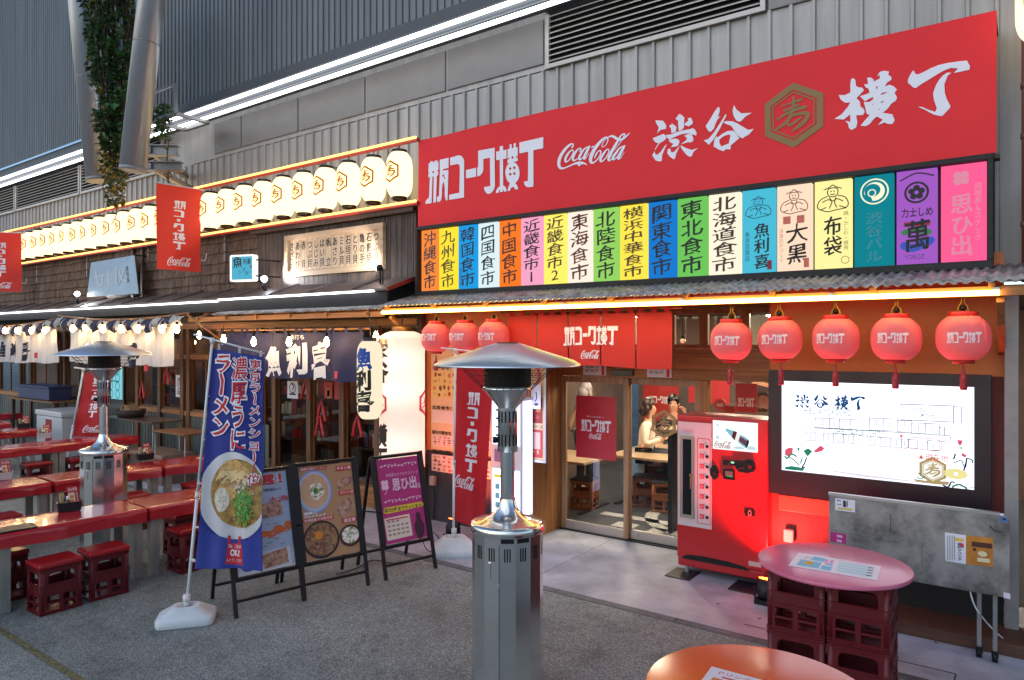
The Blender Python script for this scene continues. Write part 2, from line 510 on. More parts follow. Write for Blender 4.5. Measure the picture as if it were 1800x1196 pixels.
# ------------------------------------------------------------------ lettering drawn once and reused
def tr(ox, oy, k, Y, pts): return [(lambda q: (q.x, q.z))(onY(ox + p[0] / k, oy + p[1] / k, Y)) for p in pts]
YB = 6.85
def A_(pts): return tr(740, 230, 8.5417, YB, pts)
def B_(pts): return tr(840, 230, 8.5417, YB, pts)
BIN = lay(
    poly(A_([(110,490),(132,482),(132,460),(170,455),(175,475),(195,470),(197,450),(238,443),(240,465),(258,465),(255,590),(240,597),(240,612),(255,612),(253,668),(235,675),(232,1075),(190,1085),(188,688),(168,690),(165,1090),(68,1102),(80,1050),(105,1020),(125,1003),(130,692),(105,698),(107,655),(120,640),(107,625)]), A_(circ(178,620,14,17))),
    poly(A_([(275,435),(412,405),(410,558),(325,578),(325,597),(410,590),(405,1048),(385,1050),(370,1010),(362,960),(362,880),(350,800),(338,760),(325,810),(318,880),(318,980),(310,1040),(295,1062),(250,1075),(245,995),(275,985),(280,590),(275,570)]), A_(circ(333,673,15,18)), A_(circ(352,708,12,14))),
    poly(A_([(435,405),(560,370),(600,375),(632,405),(650,450),(650,1003),(430,1042),(430,965),(580,932),(585,560),(575,515),(555,500),(435,522)])),
    poly(A_([(678,592),(828,558),(828,690),(678,717)])),
    poly(B_([(10,303),(255,257),(250,830),(235,880),(205,925),(165,948),(130,942),(100,905),(85,848),(180,830),(182,408),(85,425),(80,590),(65,635),(35,670),(-9,690),(-9,558),(3,545),(6,500)])),
    poly(B_([(330,240),(382,228),(382,295),(435,285),(432,415),(378,428),(375,820),(405,840),(425,880),(428,910),(385,915),(382,890),(372,885),(368,915),(330,922),(325,890),(312,900),(308,928),(262,935),(270,895),(295,855),(325,830),(328,435),(275,445),(277,318),(330,307)])),
    poly(B_([(482,210),(513,205),(513,262),(543,258),(545,195),(578,190),(578,255),(608,250),(605,385),(578,390),(578,408),(605,405),(603,458),(445,488),(447,437),(475,425),(475,412),(447,415),(450,280),(482,272)]), B_(circ(523,405,16,20))),
    poly(B_(circ(521,635,110,165,26)), B_(circ(486,570,18,21)), B_(circ(551,558,18,21)), B_(circ(486,655,18,21)), B_(circ(551,645,18,21))),
    poly(B_([(485,780),(460,835),(440,905),(485,900),(490,870),(510,850),(530,845),(550,858),(560,885),(605,880),(600,840),(585,815),(555,775)])),
    poly(B_([(632,182),(1000,103),(997,270),(848,300),(842,842),(775,852),(740,848),(710,820),(695,770),(760,755),(768,320),(632,347)])))
BIN_CH = [[0, 1], [2], [3], [4], [5, 6, 7, 8], [9]]
# single characters of the same lettering, for the upright banners
def pieces(sh):
    """split joined shape into connected faces groups by island"""
    n = len(sh[0]); par = list(range(n))
    def fd(a):
        while par[a] != a: par[a] = par[par[a]]; a = par[a]
        return a
    for f in sh[1]:
        for i in f[1:]: par[fd(i)] = fd(f[0])
    isl = {}
    for f in sh[1]: isl.setdefault(fd(f[0]), []).append(f)
    out = []
    for k in sorted(isl):
        fs = isl[k]; ids = sorted({i for f in fs for i in f}); mp = {j: i for i, j in enumerate(ids)}
        out.append(([sh[0][i] for i in ids], [tuple(mp[i] for i in f) for f in fs]))
    return out
_bp = pieces(BIN)
_bp.sort(key=lambda s: (bbox(s)[0] + bbox(s)[2]) / 2)
_x = bbox(BIN); _w = (_x[2] - _x[0])
def _grp(lo, hi): return join(*[p for p in _bp if lo <= ((bbox(p)[0] + bbox(p)[2]) / 2 - _x[0]) / _w < hi])
_cuts = []
for pts_, f_ in ((A_, (268, 425)), (A_, (664, 838)), (B_, (-12, 262)), (B_, (262, 620))): pass
_cx = [A_([(68, 700)])[0][0], A_([(422, 700)])[0][0], A_([(664, 650)])[0][0], A_([(836, 650)])[0][0], B_([(265, 500)])[0][0], B_([(622, 300)])[0][0], B_([(1003, 200)])[0][0]]
def _chr(i): return join(*[p for p in _bp if _cx[i] - 0.02 < (bbox(p)[0] + bbox(p)[2]) / 2 < _cx[i + 1] + 0.02])
BINC = [_chr(i) for i in range(6)]
def bin_vertical(x0, y0, x1, y1):
    """the same name written downwards"""
    hs = [1.05, 0.9, 0.5, 1.05, 1.05, 1.05]; tot = sum(hs) + 0.18 * 5; y = y1; out = []
    W = x1 - x0
    for i, h in enumerate(hs):
        hh = (y1 - y0) * h / tot
        g = BINC[i]
        if i == 2: out.append(rect(x0 + W * 0.36, y - hh * 0.82, x0 + W * 0.64, y - hh * 0.18))
        else: out.append(fit(g, x0 + (0 if i not in (1, 3) else W * 0.08), y - hh, x1 - (0 if i not in (1, 3) else W * 0.08), y))
        y -= hh + (y1 - y0) * 0.18 / tot
    return join(*out)
def C_(pts): return tr(970, 225, 12.857, YB, [p[:2] for p in pts])
_kC = 9.35 * 0.82 / 12.857 / 1240.0
def cst(pts):
    q = C_(pts)
    return stroke([(q[i][0], q[i][1], pts[i][2] * 0.00058) for i in range(len(pts))], n=3)
COLA = lay(
    cst([(468,448,34),(492,408,30),(493,380,25),(465,368,26),(425,388,42),(375,430,52),(318,492,60),(260,572,66),(210,662,72),(180,752,74),(175,830,70),(192,892,58),(235,922,42),(295,915,30),(370,885,26),(450,850,28),(530,815,36),(600,800,50),(650,805,62),(700,800,52),(752,812,30),(815,850,6)]),
    poly(C_([(585,830),(628,880),(665,835)])),
    cst([(485,508,24),(440,522,28),(382,592,48),(328,690,54),(322,760,44),(362,768,26),(422,708,24),(480,610,24),(500,540,24),(483,507,20)]),
    cst([(650,540,34),(672,490,26),(642,470,24),(582,510,38),(522,600,54),(487,690,54),(502,738,36),(552,733,22),(625,675,14)]),
    cst([(825,436,26),(745,482,32),(682,572,48),(632,670,54),(642,722,40),(692,698,22),(762,608,22),(835,480,20)]),
    cst([(858,425,40),(802,540,58),(747,660,58),(738,703,40),(782,688,20),(860,572,8)]),
    poly(C_([(910,425),(968,402),(950,440),(893,466)])),
    cst([(1160,442,14),(1142,415,16),(1160,350,16),(1200,282,16),(1250,242,18),(1277,262,22),(1262,330,20),(1222,400,16),(1168,440,12)]),
    cst([(1272,222,22),(1222,222,30),(1150,270,48),(1060,370,64),(980,480,74),(920,600,80),(890,700,74),(895,770,58),(932,798,40),(990,770,28),(1060,700,26),(1105,620,26),(1120,550,26),(1098,520,26),(1058,540,22),(1022,590,36),(992,650,30),(980,705,8)]),
    cst([(1270,230,16),(1320,197,28),(1380,195,40),(1432,220,48),(1482,252,44),(1540,275,36),(1600,265,42),(1660,225,42),(1720,170,28),(1775,113,6)]),
    cst([(1285,490,24),(1240,512,28),(1182,592,48),(1122,690,54),(1117,760,42),(1162,758,26),(1232,690,24),(1290,590,24),(1306,522,24),(1288,490,18)]),
    cst([(1560,205,28),(1482,340,52),(1402,480,58),(1332,620,64),(1297,720,50),(1332,743,28),(1405,685,12)]),
    cst([(1520,245,22),(1580,172,28),(1640,147,32),(1655,172,28),(1612,250,24),(1560,340,16),(1470,460,12),(1385,560,8)]),
    cst([(1620,428,24),(1542,470,32),(1472,570,48),(1402,670,54),(1412,722,40),(1462,698,22),(1542,608,22),(1620,480,20)]),
    cst([(1657,420,38),(1592,540,58),(1532,660,58),(1522,708,40),(1572,688,20),(1657,558,8)]))
def D_(p): return tr(1140, 195, 11.96, YB, p)
def E_(p): return tr(1230, 175, 11.96, YB, p)
def G_(p): return tr(1460, 110, 9.2, YB, p)
def H_(p): return tr(1580, 90, 9.2, YB, p)
SHIBU = join(*[poly(D_(p)) for p in (
    [(145,200),(300,208),(345,265),(370,320),(360,380),(250,402),(180,475),(215,350),(160,260)],
    [(90,580),(310,485),(360,520),(375,570),(330,625),(270,660),(225,690),(140,825),(132,820),(205,680),(150,665),(110,625)],
    [(385,695),(290,920),(280,1050),(235,1070),(150,1045),(80,935),(135,850),(140,910),(185,930),(260,860),(335,745)],
    [(425,325),(490,265),(580,335),(570,440),(475,468),(465,360)],
    [(565,160),(610,100),(640,62),(690,85),(745,135),(735,350),(690,400),(640,418),(625,400),(610,190),(580,190)],
    [(752,265),(830,205),(815,150),(890,145),(925,235),(910,275),(830,325),(790,305),(752,300)],
    [(365,505),(450,500),(580,446),(700,412),(850,385),(920,360),(970,390),(1005,470),(990,515),(900,485),(820,470),(680,490),(560,540),(440,600),(390,570)],
    [(415,607),(570,580),(620,600),(645,640),(620,720),(590,745),(465,765),(520,690),(450,660)],
    [(740,522),(830,482),(905,492),(935,590),(925,640),(880,660),(810,660),(670,705),(790,610),(800,560)],
    [(655,725),(575,905),(555,1000),(520,1018),(440,960),(390,890),(400,810),(450,790),(470,860),(490,875),(540,855),(600,790)],
    [(662,735),(690,730),(780,780),(900,820),(960,805),(1035,780),(940,860),(905,950),(855,965),(790,920),(700,810)])])
YA = join(*([poly(E_(p)) for p in (
    [(390,155),(420,185),(420,250),(380,380),(445,345),(370,425),(325,520),(295,610),(225,680),(170,655),(120,560),(230,390),(310,255)],
    [(725,125),(780,220),(880,298),(1110,288),(960,370),(890,450),(840,475),(770,445),(715,350),(695,240)],
    [(545,310),(565,335),(430,600),(345,745),(280,850),(185,955),(155,920),(80,860),(180,830),(290,700),(400,540),(490,400)],
    [(504,478),(560,455),(700,465),(800,510),(1010,640),(1060,640),(1140,620),(1040,740),(945,790),(910,822),(850,800),(760,700),(660,555),(560,520),(508,492)])]
    + [poly(E_([(303,860),(290,990),(410,1060),(500,1090),(555,1045),(640,1055),(655,1010),(650,970),(835,820),(790,740),(710,660),(590,665),(480,720),(370,800),(352,770),(312,830)]), E_([(415,840),(500,775),(600,740),(640,745),(640,800),(610,930),(540,955),(450,990),(410,900)]))]))
YOKO = join(poly(G_([(365,260),(405,290),(415,385),(450,410),(520,418),(545,460),(490,520),(425,590),(480,640),(490,720),(540,760),(560,810),(530,860),(420,865),(440,975),(420,1060),(345,1100),(300,1065),(290,1000),(240,950),(325,970),(325,850),(220,930),(65,920),(190,840),(290,720),(325,655),(240,660),(170,610),(135,535),(240,535),(325,495),(325,360),(335,285)])),
    poly(G_([(590,262),(650,250),(700,285),(705,320),(800,270),(800,210),(755,240),(800,165),(865,143),(945,155),(940,215),(985,240),(990,290),(920,335),(885,400),(960,370),(1030,400),(1078,450),(1040,500),(1080,580),(1060,630),(985,680),(930,760),(850,825),(1005,850),(1040,940),(1010,1005),(930,1005),(880,980),(830,1000),(770,1025),(850,935),(760,885),(710,920),(640,1005),(580,1040),(490,1035),(560,950),(640,860),(590,840),(545,650),(640,650),(700,600),(690,570),(560,635),(480,555),(600,520),(640,495),(615,430),(575,415),(550,365),(610,360),(605,290)]),
         G_([(738,405),(770,390),(750,450)]), G_([(810,520),(870,495),(935,493),(870,520),(830,535)]), G_([(805,652),(865,630),(850,662)]), G_([(675,690),(700,673),(690,697)]), G_([(773,777),(803,750),(790,777)])))
CHO = join(poly(H_([(230,322),(250,330),(262,370),(310,385),(400,345),(520,280),(650,225),(800,190),(1000,160),(1100,150),(1150,240),(1140,300),(1080,312),(990,335),(890,352),(960,280),(840,275),(740,310),(620,380),(480,470),(360,545),(280,605),(240,600),(150,520),(150,470),(190,385)])),
    poly(H_([(780,350),(850,350),(790,400),(735,540),(745,690),(785,800),(835,890),(830,920),(715,1045),(690,1058),(560,1030),(430,960),(315,910),(380,910),(480,955),(590,990),(615,930),(570,800),(555,690),(590,580),(650,470),(720,390)])))
# the long-life character inside a hexagon, unit size, centre 0,0
def _k(L): return stroke([((p[0] - 605) / 520.0, -(p[1] - 580) / 520.0, p[2] / 520.0) for p in L], n=3)
KOTO = lay(_k([(612,255,48),(605,400,52),(565,560,66),(480,690,66),(275,800,44)]), _k([(400,372,26),(560,352,34),(745,318,54)]), _k([(450,468,50),(600,432,46),(690,410,54)]),
           _k([(325,612,40),(450,545,54),(640,490,60),(820,470,66)]), _k([(560,580,50),(750,575,62),(855,600,78),(835,690,80),(715,795,76),(570,890,18)]), _k([(505,715,44),(535,762,42),(640,715,52),(765,632,16)]))
def emblem(cx, cy, r):
    return lay(hexring(cx, cy, r, r * 0.78), hexring(cx, cy, r * 0.73, r * 0.68), xf(KOTO, lambda a, b: (cx + a * r * 0.86, cy + b * r * 0.86)))
# ------------------------------------------------------------------ materials of the setting
ASPH = asphaltmat()
CONC = mat("concrete", '9fa5b2', 0.55, var=0.28, vscale=2.4, bump=0.12, bscale=60, rvar=0.12)
CURB = mat("kerb stone", '5c6064', 0.7, var=0.3, vscale=9, bump=0.2, bscale=80)
JOINT = mat("joint filler", '3c3e42', 0.8)
YPAINT = mat("worn yellow paint", '6f6a3a', 0.8, var=0.5, vscale=30, col2='4a4d4c', ramp=(0.42, 0.56))
CLAD = mat("grey metal cladding", '6c7174', 0.45, 0.2, var=0.22, vscale=1.6, stretch=(3, 1, 0.16))
CLADL = mat("pale metal cladding", 'a29f9c', 0.45, 0.15, var=0.22, vscale=1.6, stretch=(3, 1, 0.2))
TRIMD = mat("dark grey trim", '4a4e52', 0.5, 0.3)
PANELG = mat("flat grey panel", '7f7c7a', 0.5, 0.1, var=0.08, vscale=2)
LOUV = mat("grey louvre slat", 'b0aba6', 0.45, 0.3)
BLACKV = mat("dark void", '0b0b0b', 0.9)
LED = glow("white led strip", 'f4f8ff', 7.0)
STEEL = mat("brushed steel column", 'a3a8ae', .36, .55, var=.08, vscale=3, stretch=(4, 4, .6))
STEELR = mat("painted steel", '8d8c8b', 0.45, 0.4, var=0.15, vscale=5)
SHING = mat("weathered shingle", '735844', 0.8, var=0.35, vscale=3.2, stretch=(5, 5, 0.8), bump=0.3, bscale=14, col2='35261c')
PLANK = mat("charred plank", '594438', 0.7, var=0.3, vscale=3, stretch=(7, 7, 0.5), bump=0.25, bscale=10, col2='231f1e')
ROOFT = mat("brown tin roof", '5b5150', 0.5, 0.2, var=0.25, vscale=3, bump=0.05, bscale=8)
REDTRIM = mat("red lacquer trim", '8e2620', 0.45)
CORR = mat("galvanised corrugated sheet", 'b0aaa4', 0.45, 0.25, var=0.3, vscale=9, bump=0.1, bscale=40, col2='6d645d')
WOODX = woodmat("warm timber along the front", '6e4524', 'b27a42', 1.0, 0.5, 'X')
WOODZ = woodmat("warm timber upright", '6e4524', 'ad7640', 1.0, 0.5, 'Z')
DOORW = woodmat("pale door timber", '7d5a3e', 'b48f6c', 1.0, 0.5, 'Z')
WOODM = woodmat("brown timber upright", '3b2415', '7c522f', 1.0, 0.5, 'Z')
WOODD = woodmat("dark old timber", '2e1d14', '5a3d28', 1.2, 0.6, 'Z')
ORANGE = mat("orange painted board", 'c8763c', 0.55, var=0.12, vscale=2.0, stretch=(0.6, 1, 2), bump=0.05, bscale=20)
REDWALL = mat("dark red board", '6b2420', 0.6, var=0.35, vscale=3, stretch=(4, 4, 0.6), bump=0.15, bscale=12)
DARKWALL = mat("dark stained board", '3a2f33', 0.6, var=0.3, vscale=3, stretch=(5, 5, 0.6), bump=0.15, bscale=12)
DARKW2 = mat("black board wall", '1c1919', 0.7, var=0.3, vscale=3, stretch=(4, 4, 0.6), bump=0.15, bscale=12)
WAINS = mat("green grey tin wainscot", '5b615c', 0.55, 0.25, var=0.3, vscale=4, stretch=(1, 1, 0.4))
GLASS = glassmat("window glass", 'e6ece8')
IRONB = mat("black iron", '141416', 0.45, 0.4)
ALU = mat("aluminium", 'a9abab', 0.35, 0.8)
WHITE = mat("white print", 'e8e4ea', 0.5)
INK = mat("black ink", '14110f', 0.6)
PVCW = mat("white pvc", 'd9dcde', 0.4)

# ------------------------------------------------------------------ ground
mb = MB(); mb.quad((-120, -120, 0), (120, -120, 0), (120, 120, 0), (-120, 120, 0))
mb.build("asphalt_ground", ASPH, kind='structure')
mb = MB()
xs = [-30, -24, -18, -13.5, -11.1, -8.73, -6.36, -3.99, -1.62, 0.75, 3.1, 8, 14]
for i in range(len(xs) - 1):
    for (a, b) in ((5.76, 8.9),):
        mb.box(xs[i] + 0.003, a, -0.05, xs[i + 1] - 0.003, b, 0.006)
mb.build("concrete_pavement", CONC, kind='structure')
mb = MB(); mb.box(-30, 5.755, -0.04, 14, 8.8, 0.003)
mb.build("pavement_bed", JOINT, kind='structure')
mb = MB()
for i in range(36): mb.box(-30 + i * 1.2 + 0.004, 5.66, -0.05, -28.8 + i * 1.2 - 0.004, 5.752, 0.008)
mb.build("kerb_strip", CURB, bevel=0.003, kind='structure')
mb = MB()
mb.box(-1.9, 5.955, 0.0065, -0.385, 5.965, 0.0085); mb.box(-0.39, 5.77, 0.0065, -0.38, 5.955, 0.0085)
mb.build("pavement_joint", JOINT, kind='structure')
q0 = onZ(0, 1107.5); q1 = onZ(140, 1196)
d = (q1 - q0).normalized(); p0 = q0 - d * 9; p1 = q1 + d * 6; sd = Vector((-d.y, d.x, 0)) * 0.028
mb = MB(); z4 = Vector((0, 0, 0.004)); mb.quad(p0 - sd + z4, p1 - sd + z4, p1 + sd + z4, p0 + sd + z4)
mb.build("yellow_line", YPAINT, kind='structure')

# ------------------------------------------------------------------ the big metal-clad building above and behind the shops
def ribbed(mb, x0, x1, z0, z1, Y, pitch, rib, dep, mi=0):
    x = x0
    pts = []
    while x < x1:
        pts += [(x, Y), (x + pitch - rib, Y), (x + pitch - rib * 0.8, Y - dep), (x + pitch - rib * 0.2, Y - dep)]
        x += pitch
    pts.append((min(x, x1 + pitch), Y))
    for a, b in zip(pts[:-1], pts[1:]): mb.quad((a[0], a[1], z0), (b[0], b[1], z0), (b[0], b[1], z1), (a[0], a[1], z1), mi)
bld = thing("metal_clad_building", "large grey ribbed metal building rising above the row of shops", "building", (-12, 7.3, 0))
YU, YL = 6.82, 7.3
xsplit = onY(215, 200, YU).x
mb = MB(); ribbed(mb, xsplit, 6.0, 6.63, 17, YU, 0.125, 0.036, 0.02); mb.build("upper_cladding", CLAD, bld, world=True)
mb = MB(); ribbed(mb, -60, xsplit - 0.3, 6.63, 17, YU - 0.1, 0.10, 0.04, 0.015); mb.box(xsplit - 0.3, YU - 0.1, 6.63, xsplit - 0.02, YU + 0.5, 17)
mb.build("side_cladding", CLAD, bld, world=True)
mb = MB(); mb.box(-60, YU - 0.03, 6.47, 6, YU + 0.1, 6.63); mb.box(-60, YU + 0.1, 6.45, 6, YL + 0.1, 6.62); mb.build("eave_trim", TRIMD, bld, world=True)
for (ya, za) in ((YU - 0.025, 6.41), (YU + 0.04, 6.275)):
    mb = MB(); mb.box(-60, ya, za, xsplit - 0.12, ya + 0.04, za + 0.04); mb.box(xsplit + 0.9, ya, za, 6, ya + 0.04, za + 0.04)
    mb.build("light_strip", LED, bld, world=True)
mb = MB(); mb.box(-60, YU + 0.02, 6.345, 6, YU + 0.06, 6.404); mb.box(-60, YU - 0.01, 6.449, 6, YU + 0.28, 6.468)
mb.build("strip_channel", TRIMD, bld, world=True)
mb = MB(); ribbed(mb, -60, 0.12, 2.9, 5.72, YL, 0.21, 0.045, 0.03); mb.box(-60, YL + 0.02, 2.9, 0.12, YL + 0.1, 6.5)
mb.build("lower_cladding", CLADL, bld, world=True)
zb, zt = 5.77, 6.38
px = [378, 427, 527, 645, 787, 960]
for a, b in zip(px[:-1], px[1:]):
    xa, xb = onY(a, 150, YL).x + 0.02, onY(b, 150, YL).x - 0.02
    mb = MB(); mb.box(xa, YL - 0.035, zb + 0.03, xb, YL + 0.01, zt - 0.03); mb.build("flat_panel", PANELG, bld, world=True, bevel=0.008)
mb = MB(); mb.box(onY(340, 240, YL).x, YL - 0.012, zb - 0.04, onY(960, 60, YL).x, YL + 0.015, zt + 0.06); mb.build("panel_band", CLADL, bld, world=True)
def louvre(xa, xb):
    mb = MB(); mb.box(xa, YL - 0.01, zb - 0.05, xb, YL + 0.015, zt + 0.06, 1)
    mb.box(xa, YL - 0.06, zb - 0.05, xb, YL - 0.012, zb, 0); mb.box(xa, YL - 0.06, zb, xa + 0.05, YL - 0.012, zt, 0); mb.box(xb - 0.05, YL - 0.06, zb, xb, YL - 0.012, zt, 0)
    n = 9
    for i in range(n):
        z = zb + 0.03 + (zt - zb) * i / n
        mb.add([(xa + .05, YL - .06, z), (xb - .05, YL - .06, z), (xb - .05, YL - .015, z + .035), (xa + .05, YL - .015, z + .035)], [(0, 1, 2, 3)], 0)
        mb.add([(xa + .05, YL - .062, z - .006), (xb - .05, YL - .062, z - .006), (xb - .05, YL - .062, z + .002), (xa + .05, YL - .062, z + .002)], [(0, 1, 2, 3)], 0)
    mb.build("louvre", [LOUV, BLACKV], bld, world=True)
louvre(onY(963, 40, YL).x, onY(1348, 10, YL).x)
xe = onY(290, 300, YL).x
louvre(xe - 3.6, xe); louvre(xe - 7.3, xe - 3.65); louvre(xe - 11, xe - 7.35)
mb = MB(); xr = onY(1348, 10, YL).x; mb.box(xr + 0.02, YL - 0.03, zb - 0.05, 0.12, YL + 0.01, 6.46); mb.build("flat_panel", PANELG, bld, world=True, bevel=0.008)

# ------------------------------------------------------------------ slanted steel columns with climbing plant
def column(name, label, px0, px1, r, Yc, Yt):
    b = atD(*px0); t = atD(*px1)
    d = (t - b).normalized(); t2 = t + d * 5
    o = thing(name, label, "column", tuple(b))
    mb = MB(); mb.tube([b, t2], r, 28); mb.build("shaft", STEEL, o, world=True)
    mb = MB(); mb.tube([b - d * 0.012, b + d * 0.05], r * 1.015, 28); mb.build("end_ring", STEELR, o, world=True)
    for k in (1.9,):
        mb = MB(); mb.tube([b + d * k, b + d * (k + 0.02)], r * 1.012, 28); mb.build("weld_seam", STEELR, o, world=True)
    return b, t2
c1 = column("steel_column", "slanted round steel column, the nearer and brighter of the pair holding ivy", (233, 300, 10.6), (266, 0, 10.6), 0.185, 0, 0)
c2 = column("steel_column", "slanted round steel column, the farther one with its round open foot showing", (172, 318, 13.2), (142, 20, 13.2), 0.20, 0, 0)
LEAF = mat("ivy leaf", '2f5a2a', 0.5, var=0.5, vscale=4, col2='14300f', ramp=(0.3, 0.7))
LEAFY = mat("yellowing ivy leaf", '8a7a30', 0.5, var=0.4, vscale=8)
STEM = mat("ivy stem", '3a2a1c', 0.8)
def leafquad(mb, p, s, mi, droop=0.5):
    a = random.uniform(0, 6.283); t = random.uniform(0.2, 1.2)
    d = Vector((math.cos(a) * math.cos(t), math.sin(a) * math.cos(t), -math.sin(t) * droop - 0.1)).normalized()
    sd = d.cross(Vector((random.uniform(-.4, .4), random.uniform(-.4, .4), 1))).normalized(); nn = sd.cross(d)
    p = Vector(p)
    vs = [p, p + d * s * 0.35 + sd * s * 0.42, p + d * s * 0.62 + sd * s * 0.2 + nn * s * 0.05, p + d * s, p + d * s * 0.62 - sd * s * 0.2 + nn * s * 0.05, p + d * s * 0.35 - sd * s * 0.42, p + d * s * 0.45 - nn * s * 0.07]
    mb.add(vs, [(0, 1, 6), (1, 2, 6), (2, 3, 6), (3, 4, 6), (4, 5, 6), (5, 0, 6)], mi)
ivy = thing("climbing_ivy", "dark green ivy hanging thickly between the two slanted steel columns", "plant", tuple(atD(200, 250, 11.6)))
mb = MB(); ms = MB()
for i in range(4600):
    t = random.random()
    y = -40 + 400 * t ** 0.92
    if y < 230: xa, xb = 140 + (y + 40) * 0.11, 252 - (y + 40) * 0.10
    elif y < 300: xa, xb = 176, 226
    else: xa, xb = 184 + (y - 300) * 0.1, 226 - (y - 300) * 0.1
    if y > 250 and random.random() < 0.55 * min(1, (y - 250) / 80.0) + 0.2: continue
    u = random.random(); cl = noise.noise(Vector((u * 5, y * 0.02, 3)))
    if cl < -0.28: continue
    p = atD(xa + (xb - xa) * u, y, 11.7 + random.gauss(0, 0.22) + cl * 0.5)
    leafquad(mb, p, random.uniform(0.05, 0.13) * (1.5 if random.random() < .12 else 1), 1 if (y > 265 and random.random() < 0.5) or random.random() < 0.02 else 0)
mb.build("foliage", [LEAF, LEAFY], ivy, world=True)
for k in range(26):
    x = 150 + 90 * random.random(); pts = []
    zf = 11.7 + random.uniform(-.2, .2)
    for j in range(9): pts.append(atD(x * (1 - j / 14) + 205 * j / 14 + random.uniform(-5, 5), -40 + j * 42 + random.uniform(-9, 9), zf))
    ms.tube(smoothline([tuple(p) for p in pts], 2), 0.012, 5)
for (x, y0, y1) in ((200, 290, 395), (186, 290, 372), (215, 300, 345)):
    pts = [atD(x + 6 * math.sin(j * 1.7), y0 + (y1 - y0) * j / 6, 11.5) for j in range(7)]
    ms.tube(smoothline([tuple(p) for p in pts], 2), 0.007, 5)
ms.build("stem", STEM, ivy, world=True)
# steel platform behind the nearer column
br = thing("steel_bracket", "grey steel platform bracket projecting behind the nearer slanted column", "bracket", tuple(atD(290, 265, 12.0)))
mb = MB()
for (xa, ya, xb, yb, hh, z0, z1) in ((255, 262, 313, 268, 0.15, 11.6, 12.6), (255, 296, 320, 290, 0.13, 11.2, 12.2)):
    a = atD(xa, ya, z0); b = atD(xb, yb, z0)
    a.z = b.z = (a.z + b.z) / 2
    mb.bar(a, b, 0.02, hh); mb.bar(a + Vector((0, 0, hh / 2)), b + Vector((0, 0, hh / 2)), 0.14, 0.02); mb.bar(a - Vector((0, 0, hh / 2)), b - Vector((0, 0, hh / 2)), 0.14, 0.02)
    mb.bar(a + Vector((0.1, 0, 0)), Vector((a.x - 1.2, 7.25, a.z)), 0.08, hh * 0.7)
mb.build("beam", STEELR, br, world=True, bevel=0.004)
mb = MB()
a = atD(268, 214, 12.4)
mb.bar(a, a + Vector((0.75, 0, 0)), 0.06); mb.bar(a + Vector((0, 0, .5)), a + Vector((.75, 0, .5)), 0.04); mb.bar(a, a + Vector((0, 0, .5)), .04); mb.bar(a + Vector((.75, 0, 0)), a + Vector((.75, 0, .5)), .06)
mb.bar(a + Vector((0, .6, 0)), a + Vector((0.75, .6, 0)), 0.06); mb.bar(a, a + Vector((0, .6, 0)), .06); mb.bar(a + Vector((.75, 0, 0)), a + Vector((.75, .6, 0)), .06)
mb.build("railing", STEELR, br, world=True, bevel=0.004)
bush = thing("hanging_plant", "small green plant spilling from the steel bracket by the light strip", "plant", tuple(atD(293, 220, 12.2)))
mb = MB()
for i in range(260):
    t = random.random(); p = atD(286 + random.gauss(0, 9), 182 + 62 * t, 12.25 + random.gauss(0, .15)); leafquad(mb, p, random.uniform(.06, .12), 0)
for i in range(60):
    t = random.random(); p = atD(297 + random.gauss(0, 3) - 4 * math.sin(t * 9), 250 + 70 * t, 11.3 + random.gauss(0, .06)); leafquad(mb, p, random.uniform(.04, .08), random.random() < .4)
mb.build("foliage", [LEAF, LEAFY], bush, world=True)
mb = MB()
mb.tube([atD(297, 245, 11.3), atD(293, 285, 11.3), atD(297, 322, 11.3)], 0.008, 5); mb.tube([atD(286, 180, 12.25), atD(289, 240, 12.2)], .008, 5)
mb.build("stem", STEM, bush, world=True)

# ------------------------------------------------------------------ wooden shop on the left
XE = -6.6
ws = thing("wooden_shop", "weathered timber shop front with shingle upper wall and tin awning, left of the red banner", "shop", (-12, 7, 0))
xsh = onY(455, 450, 7.0).x
mb = MB()
rows = 6
for r_ in range(rows):
    z0 = 3.2 + r_ * 0.178; x = -26.0 + (r_ % 2) * 0.09
    while x < xsh + 0.1:
        wd = random.uniform(0.13, 0.24); dz = random.uniform(-0.008, 0.008)
        mb.add([(x, 6.955, z0 + dz), (x + wd - 0.006, 6.955, z0 + dz), (x + wd - 0.006, 6.985, z0 + 0.195), (x, 6.985, z0 + 0.195),
                (x, 6.975, z0 + dz), (x + wd - 0.006, 6.975, z0 + dz)], [(0, 1, 2, 3), (4, 5, 1, 0)])
        x += wd
mb.build("shingle_wall", SHING, ws, world=True)
mb = MB(); mb.box(-26, 6.99, 2.8, XE + 0.05, 7.08, 4.24); mb.build("backing_wall", DARKW2, ws, world=True)
mb = MB(); x = xsh + 0.06
while x < XE - 0.02:
    mb.box(x, 6.93, 3.2, min(XE + 0.0, x + 0.105), 6.965, 4.12); x += 0.11
mb.build("plank_wall", PLANK, ws, world=True, bevel=0.003)
mb = MB(); mb.box(xsh, 6.84, 4.125, XE + 0.02, 7.0, 4.19); mb.box(-26, 6.86, 4.25, xsh - 0.02, 7.0, 4.30); mb.box(-26, 6.93, 3.2, -25.9, 6.95, 4.24)
for p_ in (235, 1000 / 3.987): 
    xx = onY(p_, 500, 6.94).x; mb.box(xx - .04, 6.91, 3.2, xx + .04, 6.952, 4.24)
mb.build("wall_cap", WOODD, ws, world=True, bevel=0.004)
mb = MB()
